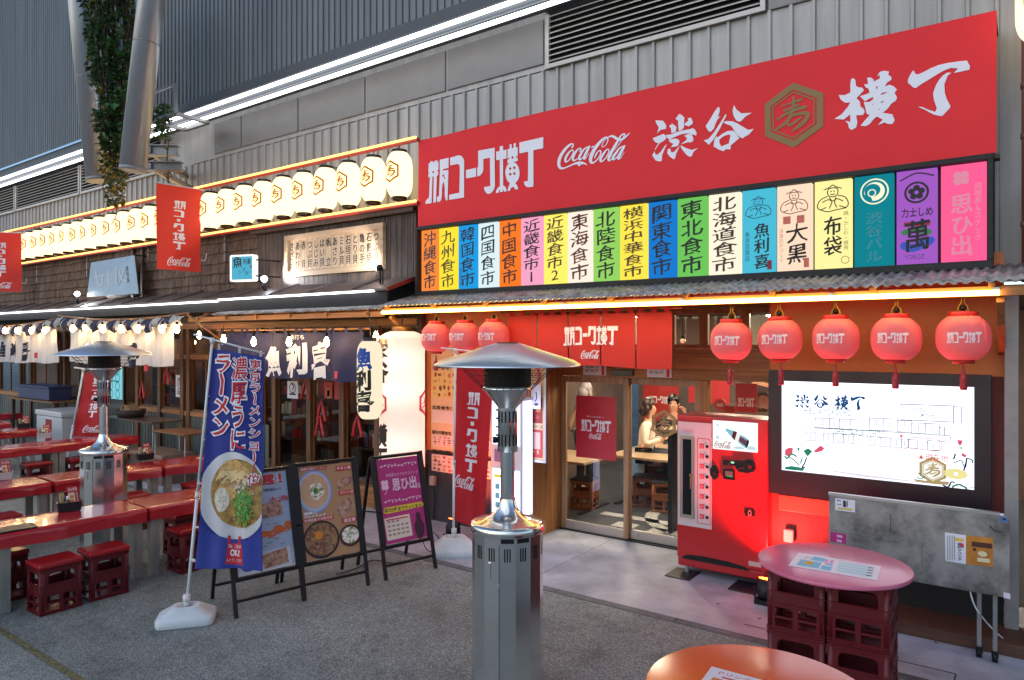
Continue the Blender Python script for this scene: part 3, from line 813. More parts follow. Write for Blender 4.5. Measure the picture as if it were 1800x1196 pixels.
def roofslab(mb, x0, x1, ya, za, yb, zb_, t): mb.add([(x0, ya, za), (x1, ya, za), (x1, yb, zb_), (x0, yb, zb_), (x0, ya, za - t), (x1, ya, za - t), (x1, yb, zb_ - t), (x0, yb, zb_ - t)], [(0, 1, 2, 3), (7, 6, 5, 4), (0, 4, 5, 1), (1, 5, 6, 2), (2, 6, 7, 3), (3, 7, 4, 0)])
roofslab(mb, -26, XE, 6.40, 3.07, 6.99, 3.27, 0.03); mb.build("tin_awning", ROOFT, ws, world=True)
mb = MB(); x = -25.5
while x < XE: mb.add([(x, 6.40, 3.072), (x + .03, 6.40, 3.072), (x + .03, 6.98, 3.276), (x, 6.98, 3.276), (x, 6.40, 3.09), (x + .03, 6.40, 3.09), (x + .03, 6.98, 3.294), (x, 6.98, 3.294)], [(4, 5, 6, 7), (0, 1, 5, 4), (1, 2, 6, 5), (3, 0, 4, 7)]); x += 0.91
mb.build("roof_seam", ROOFT, ws, world=True)
mb = MB(); mb.bar((XE + 0.02, 6.38, 3.055), (XE + 0.02, 7.0, 3.265), 0.03, 0.05); mb.build("barge_board", REDTRIM, ws, world=True)
mb = MB(); mb.box(-26, 6.44, 2.86, XE - 0.05, 6.48, 3.03); mb.box(-26, 6.5, 2.94, XE - .05, 6.98, 2.96); mb.build("fascia", DARKW2, ws, world=True)
for (xa, xb, dz) in ((-26, onY(382, 530, 6.39).x, 0), (onY(382, 530, 6.39).x + 0.01, XE - 0.25, 0.018)):
    mb = MB(); mb.box(xa, 6.385, 3.012 + dz, xb, 6.415, 3.036 + dz); mb.build("light_strip", LED, ws, world=True)
# lower corrugated canopy above the blue curtain
def corrugated(mb, x0, x1, ya, za, yb, zb_, pitch, amp, nv=2):
    n = int((x1 - x0) / pitch * 6)
    def fn(u, v):
        x = x0 + (x1 - x0) * u
        return (x, ya + (yb - ya) * v, za + (zb_ - za) * v + amp * math.sin(2 * math.pi * (x - x0) / pitch))
    mb.grid(fn, n, nv)
mb = MB(); corrugated(mb, onY(372, 555, 6.28).x, XE - 0.02, 6.26, 2.80, 6.72, 2.925, 0.075, 0.009); mb.build("corrugated_canopy", CORR, ws, world=True, solid=0.004)
mb = MB(); mb.box(-11.2, 6.33, 2.70, XE - 0.02, 6.38, 2.77); mb.box(-11.2, 6.6, 2.76, XE - .02, 6.65, 2.86)
for x in (-10.9, -10.1, -9.3, -8.5, -7.7, -6.9): mb.bar((x, 6.3, 2.745), (x, 6.95, 2.90), 0.045, 0.06)
mb.build("canopy_beam", WOODX, ws, world=True, bevel=0.004)
mb = MB(); mb.box(-26, 7.0, 2.42, XE, 7.06, 2.8); mb.build("upper_board", WOODD, ws, world=True)
# ground floor: posts, windows, wainscot
YW = 7.0
mb = MB(); ribbed(mb, -26, onY(470, 800, YW).x, 0.02, 1.02, YW - 0.02, 0.12, 0.05, 0.012); mb.build("wainscot", WAINS, ws, world=True)
posts = [onY(p, 650, YW).x for p in (-90, -60, -30, 0, 40, 58, 105, 118, 163, 246, 285, 325, 336, 392, 462, 487, 548, 606, 668, 745)]
for x in posts:
    mb = MB(); mb.box(x - 0.05, YW - 0.07, 0.0, x + 0.05, YW + 0.05, 2.6); mb.build("post", WOODM if x > -14.5 else WOODD, ws, world=True, bevel=0.004)
mb = MB(); mb.box(-26, YW - 0.05, 1.02, onY(462, 700, YW).x, YW + 0.04, 1.10); mb.box(-26, YW - 0.055, 2.05, -7.0, YW + 0.04, 2.13); mb.box(-26, YW - .06, 2.6, XE, YW + .05, 2.7)
mb.box(onY(487, 700, YW).x, YW - 0.03, 0.0, XE, YW + 0.03, 0.3)
mb.build("rail", WOODX, ws, world=True, bevel=0.004)
for a, b in zip(posts[:-1], posts[1:]):
    if b - a < 0.35: continue
    z0 = 1.1 if b <= onY(465, 700, YW).x else 0.3
    f = MB()
    for (x0_, x1_, za, zc) in ((a + .05, a + .085, z0, 2.05), (b - .085, b - .05, z0, 2.05), (a + .085, b - .085, z0, z0 + .04), (a + .085, b - .085, 2.01, 2.05), (a + .05, b - .05, 2.13, 2.16), (a + .05, b - .05, 2.57, 2.6)):
        f.box(x0_, YW - 0.02, za, x1_, YW + 0.015, zc)
    if b - a > 1.0: f.box((a + b) / 2 - .018, YW - .018, z0 + .04, (a + b) / 2 + .018, YW + .012, 2.01)
    fo = f.build("window", WOODM, ws, world=True)
    g = MB(); g.quad((a + .05, YW, z0), (b - .05, YW, z0), (b - .05, YW, 2.6), (a + .05, YW, 2.6)); g.build("pane", GLASS, fo, world=True)
# room behind it
mb = MB(); mb.box(-26, 9.3, 0, XE, 9.4, 2.9); mb.box(-26, YW + .1, 2.72, XE, 9.3, 2.8); mb.box(XE - .02, YW + .08, 0, XE + .06, 9.3, 2.9); mb.build("back_wall", mat("brown room wall", '7a5236', 0.7, var=.4, vscale=1.5), ws, world=True)
BULB = glow("warm bulb", 'ffd9a0', 60)
for i, x in enumerate((-17.5, -14.5, -12.0, -9.7, -8.1)):
    mb = MB(); mb.sph((x, 8.3, 2.35), 0.06); mb.build("ceiling_lamp", glow("room lamp", 'ffbe80', 170), ws, world=True)
TABT = mat("worn wooden counter", '7a5230', 0.5, var=.2, vscale=4)
for i, x in enumerate((-15.6, -13.2, -11.0, -8.6)):
    c_ = thing("shop_shelf", "dark wooden shelf of goods behind the shop windows, %s from the left" % ORD[i], "shelf", (x, 8.6, 0), group="shelves inside the timber shop")
    f = MB()
    for zz in (0.5, 0.95, 1.35, 1.75): f.box(-0.8, -.2, zz, .8, .2, zz + .03)
    f.box(-.82, -.2, 0, -.78, .2, 1.9); f.box(.78, -.2, 0, .82, .2, 1.9); f.build("frame", WOODD, c_)
    cols = [mat("goods %s" % h, h, 0.5) for h in ('b3332c', 'c9b48a', '7a4a2a', 'd8cfc0', '8a2a22', '3a4a66')]
    g = MB()
    for zz in (0.53, 0.98, 1.38):
        xx = -.72
        while xx < .68:
            wq = random.uniform(.08, .2); g.box(xx, -.12, zz + .002, xx + wq - .02, .1, zz + random.uniform(.12, .3), random.randrange(6)); xx += wq
    g.build("goods", cols, c_)

# ------------------------------------------------------------------ right-hand shop with the recessed glass doors
rs = thing("red_lantern_shop", "timber shop front with orange boards, glass doors and corrugated eave under the red banner", "shop", (-3.2, 7, 0))
XL, XR = -6.56, -0.12
YF, YD = 7.0, 7.7
XD0, XD1 = -4.77, -1.98            # door recess
mb = MB(); mb.box(XL, YF, 0.93, XD0, YF + 0.06, 2.85); mb.box(XD1, YF, 2.10, XR, YF + 0.06, 2.85); mb.box(XL, YF - .003, 2.853, XR, YF + .06, 3.12)
mb.build("front_board", ORANGE, rs, world=True)
mb = MB(); mb.box(XL, YF - 0.006, 0.0, XD0 - .08, YF + 0.06, 0.928); mb.build("lower_board", DARKWALL, rs, world=True)
mb = MB(); mb.box(XD1, YF, 0, XR, YF + 0.06, 2.098); mb.build("red_board", REDWALL, rs, world=True)
mb = MB(); mb.box(XD1 + .1, 6.93, 0.78, -1.2, YF, 0.93); mb.build("ledge", mat("red painted ledge", 'a8442f', .5), rs, world=True, bevel=.006)
mb = MB(); mb.box(onY(1560, 1080, 6.97).x, YF - 0.03, 0.0, XR, YF - 0.004, 0.92); mb.build("black_board", DARKW2, rs, world=True)
mb = MB(); mb.box(-1.6, 6.52, 0.006, XR + .3, YF - 0.032, 0.10); mb.build("plinth", woodmat("brown plinth board", '3a241a', '5e3d2c', 1, .6, 'X'), rs, world=True, bevel=.005)
# return walls and recess ceiling
mb = MB(); mb.box(XD0 - .08, YF - .02, 0, XD0, YD + .1, 2.85); mb.build("return_wall", WOODZ, rs, world=True, bevel=.004)
mb = MB(); mb.box(XD1, YF + .062, 0, XD1 + .06, YD + .1, 2.85); mb.build("return_wall", WOODD, rs, world=True)
mb = MB(); mb.box(XD0, YF + .062, 2.80, XD1, YD + .1, 2.85); mb.build("recess_ceiling", WOODX, rs, world=True)
# lintel and transoms above the doors
mb = MB(); mb.box(XD0, YD - .04, 1.95, XD1, YD + .06, 2.06); mb.box(XD0, YD - .025, 2.063, XD1, YD + .05, 2.30); mb.box(XD0, YD - .03, 2.74, XD1, YD + .05, 2.80)
mb.build("lintel", WOODX, rs, world=True, bevel=.004)
tx = [onY(p, 570, YD).x for p in (985, 1050, 1110, 1180, 1238, 1310, 1375)]
tx = [x for x in tx if x < XD1]
tx = [XD0] + tx[1:] + [XD1]
for a, b in zip(tx[:-1], tx[1:]):
    f = MB(); f.box(a, YD - .025, 2.303, a + .05, YD + .03, 2.738); f.box(b - .05, YD - .025, 2.303, b, YD + .03, 2.738); f.box(a + .05, YD - .02, 2.303, b - .05, YD + .03, 2.35); f.box(a + .05, YD - .02, 2.69, b - .05, YD + .03, 2.738)
    fo = f.build("transom_window", WOODZ, rs, world=True, bevel=.003)
    g = MB(); g.quad((a + .05, YD + .005, 2.35), (b - .05, YD + .005, 2.35), (b - .05, YD + .005, 2.69), (a + .05, YD + .005, 2.69)); g.build("pane", GLASS, fo, world=True)
dx = [XD0, onY(1103, 800, YD).x, onY(1230, 800, YD).x]
def doorleaf(a, b, yy, nm="sliding_door"):
    f = MB(); f.box(a, yy - .02, 0.012, a + .065, yy + .02, 1.945); f.box(b - .065, yy - .02, .012, b, yy + .02, 1.945); f.box(a + .065, yy - .018, 1.87, b - .065, yy + .018, 1.945)
    do = f.build(nm, DOORW, rs, world=True, bevel=.003)
    g = MB(); g.box(a + .065, yy - .019, .012, b - .065, yy + .019, .12); g.build("kick_rail", mat("pale metal kick rail", 'b9aea4', .4, .5), do, world=True, bevel=.003)
    g = MB(); g.quad((a + .065, yy, .12), (b - .065, yy, .12), (b - .065, yy, 1.87), (a + .065, yy, 1.87)); g.build("pane", GLASS, do, world=True)
    g = MB(); g.sph(((a + b) / 2 - .3, yy - .02, .07), .014); g.build("lock", ALU, do, world=True)
doorleaf(XD0 + .01, dx[1] + .03, YD - .02); doorleaf(dx[1] - .03, dx[2], YD + .03)
mb = MB(); mb.box(dx[2], YD - .045, 0, dx[2] + .11, YD + .06, 1.945); mb.box(XD0, YD - .05, 0, XD0 + .006, YD + .06, 1.945); mb.build("door_post", WOODZ, rs, world=True, bevel=.004)
mb = MB(); mb.box(dx[2] + .11, YD - .02, 0, XD1, YD + .04, 1.46); mb.build("side_board", WOODZ, rs, world=True)
g = MB(); g.quad((dx[2] + .11, YD, 1.5), (XD1, YD, 1.5), (XD1, YD, 1.95), (dx[2] + .11, YD, 1.95)); g.build("side_pane", GLASS, rs, world=True)
mb = MB(); mb.box(dx[2] + .11, YD - .05, 1.46, XD1, YD + .05, 1.5); mb.build("side_sill", ALU, rs, world=True)
mb = MB(); mb.box(XD0, YD - .09, .006, XD1, YD + .1, .014); mb.box(XD0, YD - .03, .014, XD1, YD - .022, .02); mb.build("door_track", IRONB, rs, world=True)
# eave
ZE = 2.83
mb = MB(); corrugated(mb, -6.62, 0.04, 6.24, ZE, 6.93, 3.01, 0.075, 0.010); mb.build("corrugated_eave", CORR, rs, world=True, solid=.004)
mb = MB(); mb.box(-6.6, 6.31, 2.725, 0.02, 6.35, 2.80); mb.build("eave_beam", WOODX, rs, world=True, bevel=.004)
x = -6.5
while x < 0.1:
    mb = MB(); mb.bar((x, 6.27, 2.795), (x, 6.97, 2.975), .045, .055); mb.build("rafter", WOODZ, rs, world=True, bevel=.003); x += 0.79
mb = MB(); mb.bar((-0.13, 6.34, 2.70), (-0.13, 6.98, 2.30), .05, .05); mb.build("brace", WOODZ, rs, world=True, bevel=.003)
mb = MB(); mb.bar((-6.5, 6.36, 2.70), (-6.5, 6.98, 2.30), .05, .05); mb.build("brace", WOODZ, rs, world=True, bevel=.003)
mb = MB(); mb.box(-6.545, 6.9, 1.0, -6.47, 6.99, 2.85); mb.build("corner_post", WOODD, rs, world=True, bevel=.004)
# interior room
IW = mat("room wall", '5c4d48', .7, var=.25, vscale=1.2); IF = mat("room floor", '3f444c', .35, var=.2, vscale=2.2)
mb = MB(); mb.box(XL, YD + .1, 0.002, 1.0, 15.0, 0.012); mb.build("room_floor", IF, rs, world=True)
mb = MB(); mb.box(XL + .3, 13.0, 0, 1, 13.1, 2.9); mb.box(XL - .02, YF + .07, 0, XL + .05, 13.0, 2.9); mb.box(.95, YD + .1, 0, 1.05, 13, 2.9); mb.build("room_wall", IW, rs, world=True)
mb = MB(); mb.box(XL, YD + .1, 2.85, 1, 13, 2.9); mb.build("room_ceiling", mat("room ceiling", '3a3533', .8), rs, world=True)
mb = MB()
for (x, y) in ((-4.6, 8.8), (-3.2, 9.6), (-2.0, 8.8), (-5.2, 11), (-3.2, 11.6), (-1.5, 10.8)): mb.cyl((x, y, 2.78), .13, .02, 18)
mb.build("ceiling_light", glow("room downlight", 'ffe6c8', 420), rs, world=True)
art(rs, "floor_marking", frZ(0.012), [(mat("pale floor paint", 'a8a9ac', .5), join(ring(-3.1, 9.2, .95, 1.12), ring(-3.1, 9.2, .55, .63), rect(-4.7, 8.55, -3.3, 8.72), rect(-4.3, 8.1, -4.0, 8.35), rect(-3.8, 8.1, -3.6, 8.35), rect(-3.2, 8.0, -2.9, 8.15)))], world=True)
# steel pillar on the right edge
pil = thing("steel_pillar", "grey square steel pillar at the right end of the shop front", "pillar", (-0.07, 7.0, 0))
mb = MB(); mb.box(-0.115, 6.88, 0.006, -0.02, 6.97, 2.84); mb.build("shaft", STEELR, pil, world=True, bevel=.006)
mb = MB(); mb.box(-0.14, 6.85, 0.0065, 0.005, 6.995, 0.02); mb.build("base_plate", IRONB, pil, world=True)
# neighbour to the right
nb = thing("neighbouring_stall", "dark neighbouring stall front cut off by the right edge of the picture", "shop", (1.2, 7.2, 0))
mb = MB(); mb.box(0.02, 7.1, 0, 4, 7.2, 3.05); mb.build("wall", DARKW2, nb, world=True)
mb = MB(); ribbed(mb, 0.15, 4, 3.9, 6.4, 7.28, 0.21, .045, .03); mb.build("cladding", CLADL, nb, world=True)
mb = MB(); mb.box(0.06, 7.02, 3.05, 4, 7.1, 3.62); mb.box(.06, 6.98, 3.62, 4, 7.1, 3.70); mb.build("sign_board", mat("bare brown board", '8a6546', .7, var=.2, vscale=2), nb, world=True)
mb = MB(); mb.box(0.03, 6.8, 2.95, 4, 7.1, 3.04); mb.box(0.05, 6.95, 2.2, .12, 7.1, 2.95); mb.box(.05, 6.9, 2.62, 4, 7.1, 2.72); mb.build("eave", WOODD, nb, world=True)
mb = MB(); mb.tube([(0.075, 6.98, 1.65), (0.075, 6.94, 1.65), (.075, 6.94, 1.38), (.075, 6.98, 1.38)], .011, 8); mb.build("pull_handle", PVCW, nb, world=True)
mb = MB(); mb.box(.2, 7.06, 0.95, .8, 7.095, 2.0); mb.build("poster_panel", mat("red poster", 'b0533c', .5, var=.5, vscale=14, col2='d9b9a2'), nb, world=True)
pipe = thing("drain_pipe", "thin red brown pipe running up beside the right end of the banner", "pipe", (0.02, 6.9, 3.0))
mb = MB(); mb.tube([(0.02, 6.93, 2.86), (0.02, 6.93, 6.4)], .025, 10)
for z in (3.3, 4.0, 4.4, 5.1): mb.tube([(0.02, 6.93, z), (0.02, 6.93, z + .04)], .033, 10)
mb.build("pipe_run", mat("red brown pipe", '6e3a30', .5), pipe, world=True)
cable = thing("loose_cable", "black cable looping down the dark wall at the right edge", "cable", (0.08, 7.0, 2.0))
mb = MB()
mb.tube(smoothline([(0.1, 6.9, 3.3), (.06, 6.95, 3.1), (.1, 6.95, 2.8), (.04, 6.97, 2.3), (.09, 6.97, 1.9), (.05, 6.97, 1.4)], 5), .009, 6)
mb.tube(smoothline([(.2, 6.9, 3.75), (.07, 6.92, 3.35), (.12, 6.92, 3.3), (.3, 6.92, 3.42)], 5), .008, 6)
mb.build("wire", IRONB, cable, world=True)
# ------------------------------------------------------------------ big red banner
BRED = mat("red banner vinyl", 'ea383c', 0.6, bump=0.05, bscale=1.5, spec=.15, var=.05, vscale=1.2)
BWHITE = mat("white banner print", 'ebe8f0', 0.5)
GOLD = mat("dull gold print", '8a6a38', 0.5)
ban = thing("shop_banner", "long red banner with white lettering and a gold hexagon crest above the coloured sign panels", "banner", (-3.2, 6.85, 3.9))
xb0, xb1 = onY(735, 300, YB).x, onY(1752, 100, YB).x
def wob(x, z): return 0.010 * math.sin(x * 2.1 + z * 3) + 0.006 * math.sin(x * 5.3 - z * 2) + .004 * math.exp(-abs(z - 5.04) * 9) * math.sin(x * 6)
mb = MB(); mb.grid(lambda u, v: (xb0 + (xb1 - xb0) * u, YB + wob(xb0 + (xb1 - xb0) * u, 3.9 + 1.145 * v), 3.9 + 1.145 * v), 60, 12)
mb.build("banner_sheet", BRED, ban, world=True)
frB = lambda u, v, o: (u, YB - 0.004 - o + wob(u, v), v)
for g_ in (BIN, COLA, join(SHIBU, YA), join(YOKO, CHO)): art(ban, "lettering", frB, [(BWHITE, g_)], world=True)
ec = onY(1395, 203, YB); er = (onY(1395, 146, YB).z - onY(1393.5, 260, YB).z) / 2
art(ban, "crest", frB, [(GOLD, emblem(ec.x, ec.z, er))], world=True)
mb = MB()
mb.box(xb0 - .02, YB + .02, 3.86, xb1 + .02, 6.99, 3.895); mb.box(xb0, YB + .03, 4.98, xb1, 7.3, 5.02)
mb.build("mounting_rail", WOODD, ban, world=True)

# ------------------------------------------------------------------ box of nineteen lit sign panels
sb = thing("lightbox_sign", "long black framed light box of nineteen coloured upright shop name panels under the red banner", "light box", (-3.2, 6.85, 3.04))
FRW = mat("sooty black timber", '26231f', .7, var=.4, vscale=4, stretch=(.4, 4, 4), bump=.2, bscale=12)
zb0, zt0 = 3.046, 3.842
mb = MB()
xl, xr_ = onY(737, 450, YB).x - .03, onY(1746, 400, YB).x
mb.box(xl, 6.80, 2.975, xr_, 6.985, 3.04); mb.box(xl, 6.80, 3.848, xr_, 6.985, 3.893); mb.box(xl, 6.80, 3.04, xl + .035, 6.985, 3.848); mb.box(onY(1736, 400, YB).x, 6.80, 3.04, xr_, 6.985, 3.848)
mb.box(xl, 6.93, 3.04, xr_, 6.985, 3.848)
mb.build("frame", FRW, sb, world=True, bevel=.004)
PAN = [(740,770,'f58a3c','沖縄食市','5a3a3a',0),(771,803,'ffe23a','九州食市','6a5a1a',0),(805,838,'1f9be0','韓国食市','1b2240',1),(840,874,'d9eef0','四国食市','1a1d20',0),(877,913,'f57a28','中国食市','4a1a14',0),(915,953,'f4a3c6','近畿食市1','2a1a28',0),(955,995,'fff06a','近畿食市2','6a4c1e',0),(997,1040,'ffeedd','東海食市','6a2a24',0),(1042,1087,'93d060','北陸食市','16280f',0),(1089,1137,'ffe650','横浜中華食市','6a4a14',0),(1139,1187,'1b78cc','関東食市','101a34',0),(1190,1242,'6ec35a','東北食市','10250f',0),(1245,1301,'fff3da','北海道食市','4a3020',0),(1304,1362,'4ab9d4','魚利喜','10202a',2),(1365,1427,'ffdcc0','大黒','14100e',3),(1431,1497,'fff2a0','布袋','14100e',4),(1501,1571,'13808e','渋谷バル','3a96a0',5),(1575,1648,'a05ac0','萬','1a1220',6),(1653,1735,'ff5f94','思ひ出','ef9ab4',7)]
fB = frY(6.855)
def figure(cx_, cz_, W_, H_, wd):
    """loose ink sketch of a round seated figure in robes"""
    q = lambda L: [(cx_ + a * W_, cz_ + b * H_) for a, b in L]
    return strokes(q([(-.16, .26), (-.12, .12), (0, .07), (.12, .12), (.16, .26), (.1, .38), (-.1, .38), (-.16, .26)]), q([(-.26, .36), (-.1, .42), (0, .5), (.1, .42), (.26, .35)]), q([(-.16, .1), (-.36, 0), (-.46, -.22), (-.38, -.36), (-.2, -.30)]), q([(.16, .1), (.36, .02), (.46, -.2), (.40, -.36), (.2, -.28)]), q([(-.3, -.1), (-.14, -.02), (0, -.08), (.14, -.02), (.3, -.12)]), q([(-.38, -.36), (-.15, -.46), (.1, -.42), (.40, -.38)]), q([(-.1, .05), (-.02, -.12), (-.1, -.34)]), q([(.1, .05), (.06, -.14), (.12, -.32)]), q([(-.06, .26), (-.03, .28)]), q([(.03, .28), (.06, .26)]), q([(-.06, .17), (0, .145), (.06, .17)]), w=wd)
def T(h): return mat("print " + h, h, .6)
def G(h, s=0.9): return glow("lit %s %.2f" % (h, s), h, s)
for i, (pa, pb, colr, txt, ink, kind) in enumerate(PAN):
    a, b = onY(pa, 400, YB).x + .004, onY(pb, 400, YB).x - .004
    mb = MB(); mb.box(a, 6.857, zb0, b, 6.928, zt0)
    p = mb.build("sign_panel", glow("lit panel " + colr, colr, 1.08), sb, world=True)
    W = b - a; hgt = zt0 - zb0
    I = T(ink); items = []
    def X(u): return a + W * u
    def Z(v): return zb0 + hgt * v
    if kind in (0, 1):
        n = len(txt)
        items.append((I, vtext(txt, X(.10), Z(.03), X(.90), Z(.97), .006, .06, .2, i)))
        if kind == 1: items.append((T('1a4a8a'), vtext('韓国料理', X(.04), Z(.05), X(.2), Z(.34), 0)))
    elif kind == 2:
        items.append((I, vtext('魚利喜', X(.36), Z(.04), X(.86), Z(.60), .02, .05, .14, 3)))
        items.append((I, vtext('魚貝百貨店', X(.08), Z(.14), X(.24), Z(.5), .0)))
        items.append((T('16505e'), figure(X(.5), Z(.78), W * .86, hgt * .27, .0075)))
        items.append((T('8a2a3a'), rect(X(.78), Z(.03), X(.92), Z(.14))))
    elif kind == 3:
        items.append((I, vtext('大黒', X(.26), Z(.08), X(.9), Z(.56), .02, .07, .14, 5)))
        items.append((T('d8705a'), join(rect(X(.18), Z(.55), X(.4), Z(.64)), rect(X(.58), Z(.55), X(.8), Z(.64)), rect(X(.78), Z(.03), X(.93), Z(.14)))))
        items.append((T('d8705a'), vtext('洋酒のデパート', X(.06), Z(.1), X(.19), Z(.5), 0)))
        items.append((T('8a4a34'), figure(X(.5), Z(.80), W * .86, hgt * .29, .008)))
    elif kind == 4:
        items.append((I, vtext('布袋', X(.24), Z(.14), X(.76), Z(.6), .02, .03, .12, 8)))
        items.append((T('7a5a1a'), vtext('鶏・かしわ・焼鳥', X(.79), Z(.2), X(.93), Z(.64), 0)))
        items.append((T('c06a2a'), ring(X(.84), Z(.09), .035, .029)))
        items.append((T('3a2a14'), figure(X(.5), Z(.79), W * .92, hgt * .31, .009)))
    elif kind == 5:
        cx_, cz_ = X(.52), Z(.82); r = W * .37
        items.append((G('f6f3cf', 1.1), lay(ring(cx_, cz_, r, r * .89), poly([(cx_ + r * .72 * math.cos(t), cz_ + r * .72 * math.sin(t)) for t in [R(200 - 12 * k) for k in range(26)]][::1] + [(cx_ - r * .14 + r * .56 * math.cos(t), cz_ + r * .1 + r * .5 * math.sin(t)) for t in [R(-100 + 12 * k) for k in range(26)]]), ring(cx_ - r * .18, cz_ - r * .1, r * .3, r * .22))))
        items.append((I, vtext('渋谷バル', X(.28), Z(.04), X(.74), Z(.6), .03, .03, .1, 9)))
    elif kind == 6:
        items.append((I, lay(ring(X(.5), Z(.76), W * .31, W * .25, 30), *[ell(X(.5) + W * .13 * math.sin(R(72 * k)), Z(.76) + W * .13 * math.cos(R(72 * k)), W * .085) for k in range(5)], stroke([(X(.1), Z(.9)), (X(.5), Z(.965)), (X(.92), Z(.92))], .012), )))
        items.append((I, htext('力士しめ', X(.12), Z(.50), X(.9), Z(.6), .02, .03)))
        items.append((T('b0303a'), rect(X(.18), Z(.40), X(.84), Z(.45)))); items.append((T('3a8a4a'), stroke([(X(.2), Z(.34)), (X(.5), Z(.36)), (X(.8), Z(.33))], .05)))
        items.append((T('3a5ac8'), stroke([(X(.2), Z(.2)), (X(.4), Z(.17)), (X(.62), Z(.2)), (X(.84), Z(.24))], .07))); items.append((I, vtext('萬', X(.18), Z(.13), X(.86), Z(.48), .02, .025, .1, 4)))
        items.append((T('5a3a78'), htext('YOROZ', X(.2), Z(.05), X(.7), Z(.1), .0, .02)))
    elif kind == 7:
        L = G(ink, .85)
        items.append((L, join(*[ell(X(.45) + W * .11 * math.cos(R(45 + 90 * k)), Z(.86) + W * .11 * math.sin(R(45 + 90 * k)), W * .095) for k in range(4)])))
        items.append((L, vtext('思ひ出', X(.2), Z(.06), X(.72), Z(.7), .03, .05, .1, 2))); items.append((L, vtext('純喫茶＆スナック', X(.74), Z(.2), X(.9), Z(.8), 0.01)))
        items.append((L, ring(X(.66), Z(.07), .014, .009)))
    art(p, "lettering", fB, items, world=True, base=.0008)

# ------------------------------------------------------------------ rails and the long row of white lanterns
YLN = 6.80
zt_, zb_ = 5.055, 4.26
x_near = onY(733, 240, YLN).x
z_top = onY(733, 241, YLN).z; z_bot = onY(733, 353, YLN).z
RAILR = mat("red painted rail", 'b8352a', .4)
NEON = glow("warm neon line", 'ffb258', 5)
rl = []
for nm, z in (("upper", z_top), ("lower", z_bot)):
    o = thing("lantern_rail", "long red rail with a glowing warm line, %s one of the long lantern row" % nm, "rail", (x_near - 6, YLN - .0, z), group="rails of the lantern row")
    mb = MB(); mb.box(-30, YLN + .0, z - .05, x_near, YLN + .05, z); mb.build("rail_bar", RAILR, o, world=True, bevel=.004)
    mb = MB(); mb.box(-30, YLN - .012, z - .016, x_near - .01, YLN - .001, z + .012); mb.build("neon_line", NEON, o, world=True)
    mb = MB()
    for k in range(7):
        x = x_near - 2.1 - k * 2.6
        mb.bar((x, YLN + .05, z - .03), (x, 7.28, z - .03), .03); mb.bar((x, 6.98, z - .03), (x, 6.98, z - .5 if nm == "lower" else z + .1), .04)
    mb.build("wall_arm", STEELR, o, world=True)
LW = glow("lit white paper", 'ffe0a2', 2.5)
LCAP = mat("black lantern ring", '2a211c', .5)
LORG = glow("orange crest ink", 'e07a1c', .62)
def barrel(name, label, group, r, h):
    o = thing(name, label, "lantern", (0, 0, 0), group=group)
    prof = []
    n = 44
    for i in range(n + 1):
        t = i / n; s = abs(2 * t - 1)
        rr = r * (1 - 0.42 * s ** 4.5) * (1 + 0.006 * math.cos(i * math.pi))
        prof.append((rr, -h / 2 + h * t))
    mb = MB(); mb.lathe(prof, seg=32); mb.build("paper_body", LW, o)
    mb = MB(); mb.lathe([(r * .6, h / 2 - .002), (r * .6, h / 2 + .035), (r * .5, h / 2 + .035), (r * .5, h / 2 - .002)], seg=24); mb.build("top_ring", LCAP, o)
    mb = MB(); mb.lathe([(r * .6, -h / 2 + .002), (r * .6, -h / 2 - .035), (r * .5, -h / 2 - .035), (r * .5, -h / 2 + .002)], seg=24); mb.build("bottom_ring", LCAP, o)
    def fr(u, v, off):
        t = (v + h / 2) / h; s = abs(2 * t - 1); rr = r * (1 - .42 * s ** 4.5) + .003 + off
        a = u / r; return (rr * math.sin(a), -rr * math.cos(a), v)
    em = lay(hexring(0, .02, r * .86, r * .70), xf(KOTO, lambda a, b: (a * r * .82, .02 + b * r * .82)), xf(KOTO, lambda a, b: (a * r * .82 + .004, .022 + b * r * .82)))
    art(o, "crest", fr, [(LORG, em)], mx=.02)
    mb = MB(); mb.tube([(0, 0, h / 2 + .03), (0, 0, h / 2 + .10)], .005, 5); mb.build("hook", IRONB, o)
    return o
LCX = [702, 656, 612, 571.5, 533, 496.5, 463, 430.5, 400, 371, 342]
ZLC = (z_top + z_bot) / 2 - .03
rL = 0.175; hL = .60
lx = [onY(p, 300, YLN + .03).x for p in LCX]
stp = (lx[0] - lx[8]) / 8
lx = [lx[0] - stp * i for i in range(27)]
l0 = barrel("paper_lantern", "white paper barrel lantern with orange crest, first from the red banner in the glowing row", "white barrel lanterns between the rails", rL, hL)
for i, x in enumerate(lx):
    lb = "white paper barrel lantern with orange crest, %s from the red banner in the glowing row" % ORD[i]
    if i == 0: l0.location = (x, YLN + .03, ZLC)
    else:
        k = dup(l0, (x, YLN + .03, ZLC), 0, lb); k.rotation_euler = (random.uniform(-.03, .03), random.uniform(-.03, .03), random.uniform(-.12, .12))
nl = dup(l0, (0.13, 6.80, 5.02), 0, "white barrel lantern half cut off at the right edge above the neighbouring stall")
rr_ = thing("lantern_rail", "short pale rail below the half hidden lantern at the right edge", "rail", (.3, 6.8, 4.5), group="rails of the lantern row")
mb = MB(); mb.box(.05, 6.78, 4.50, 3, 6.83, 4.55); mb.build("rail_bar", RAILR, rr_, world=True); mb = MB(); mb.box(.05, 6.765, 4.515, 3, 6.778, 4.545); mb.build("neon_line", NEON, rr_, world=True)

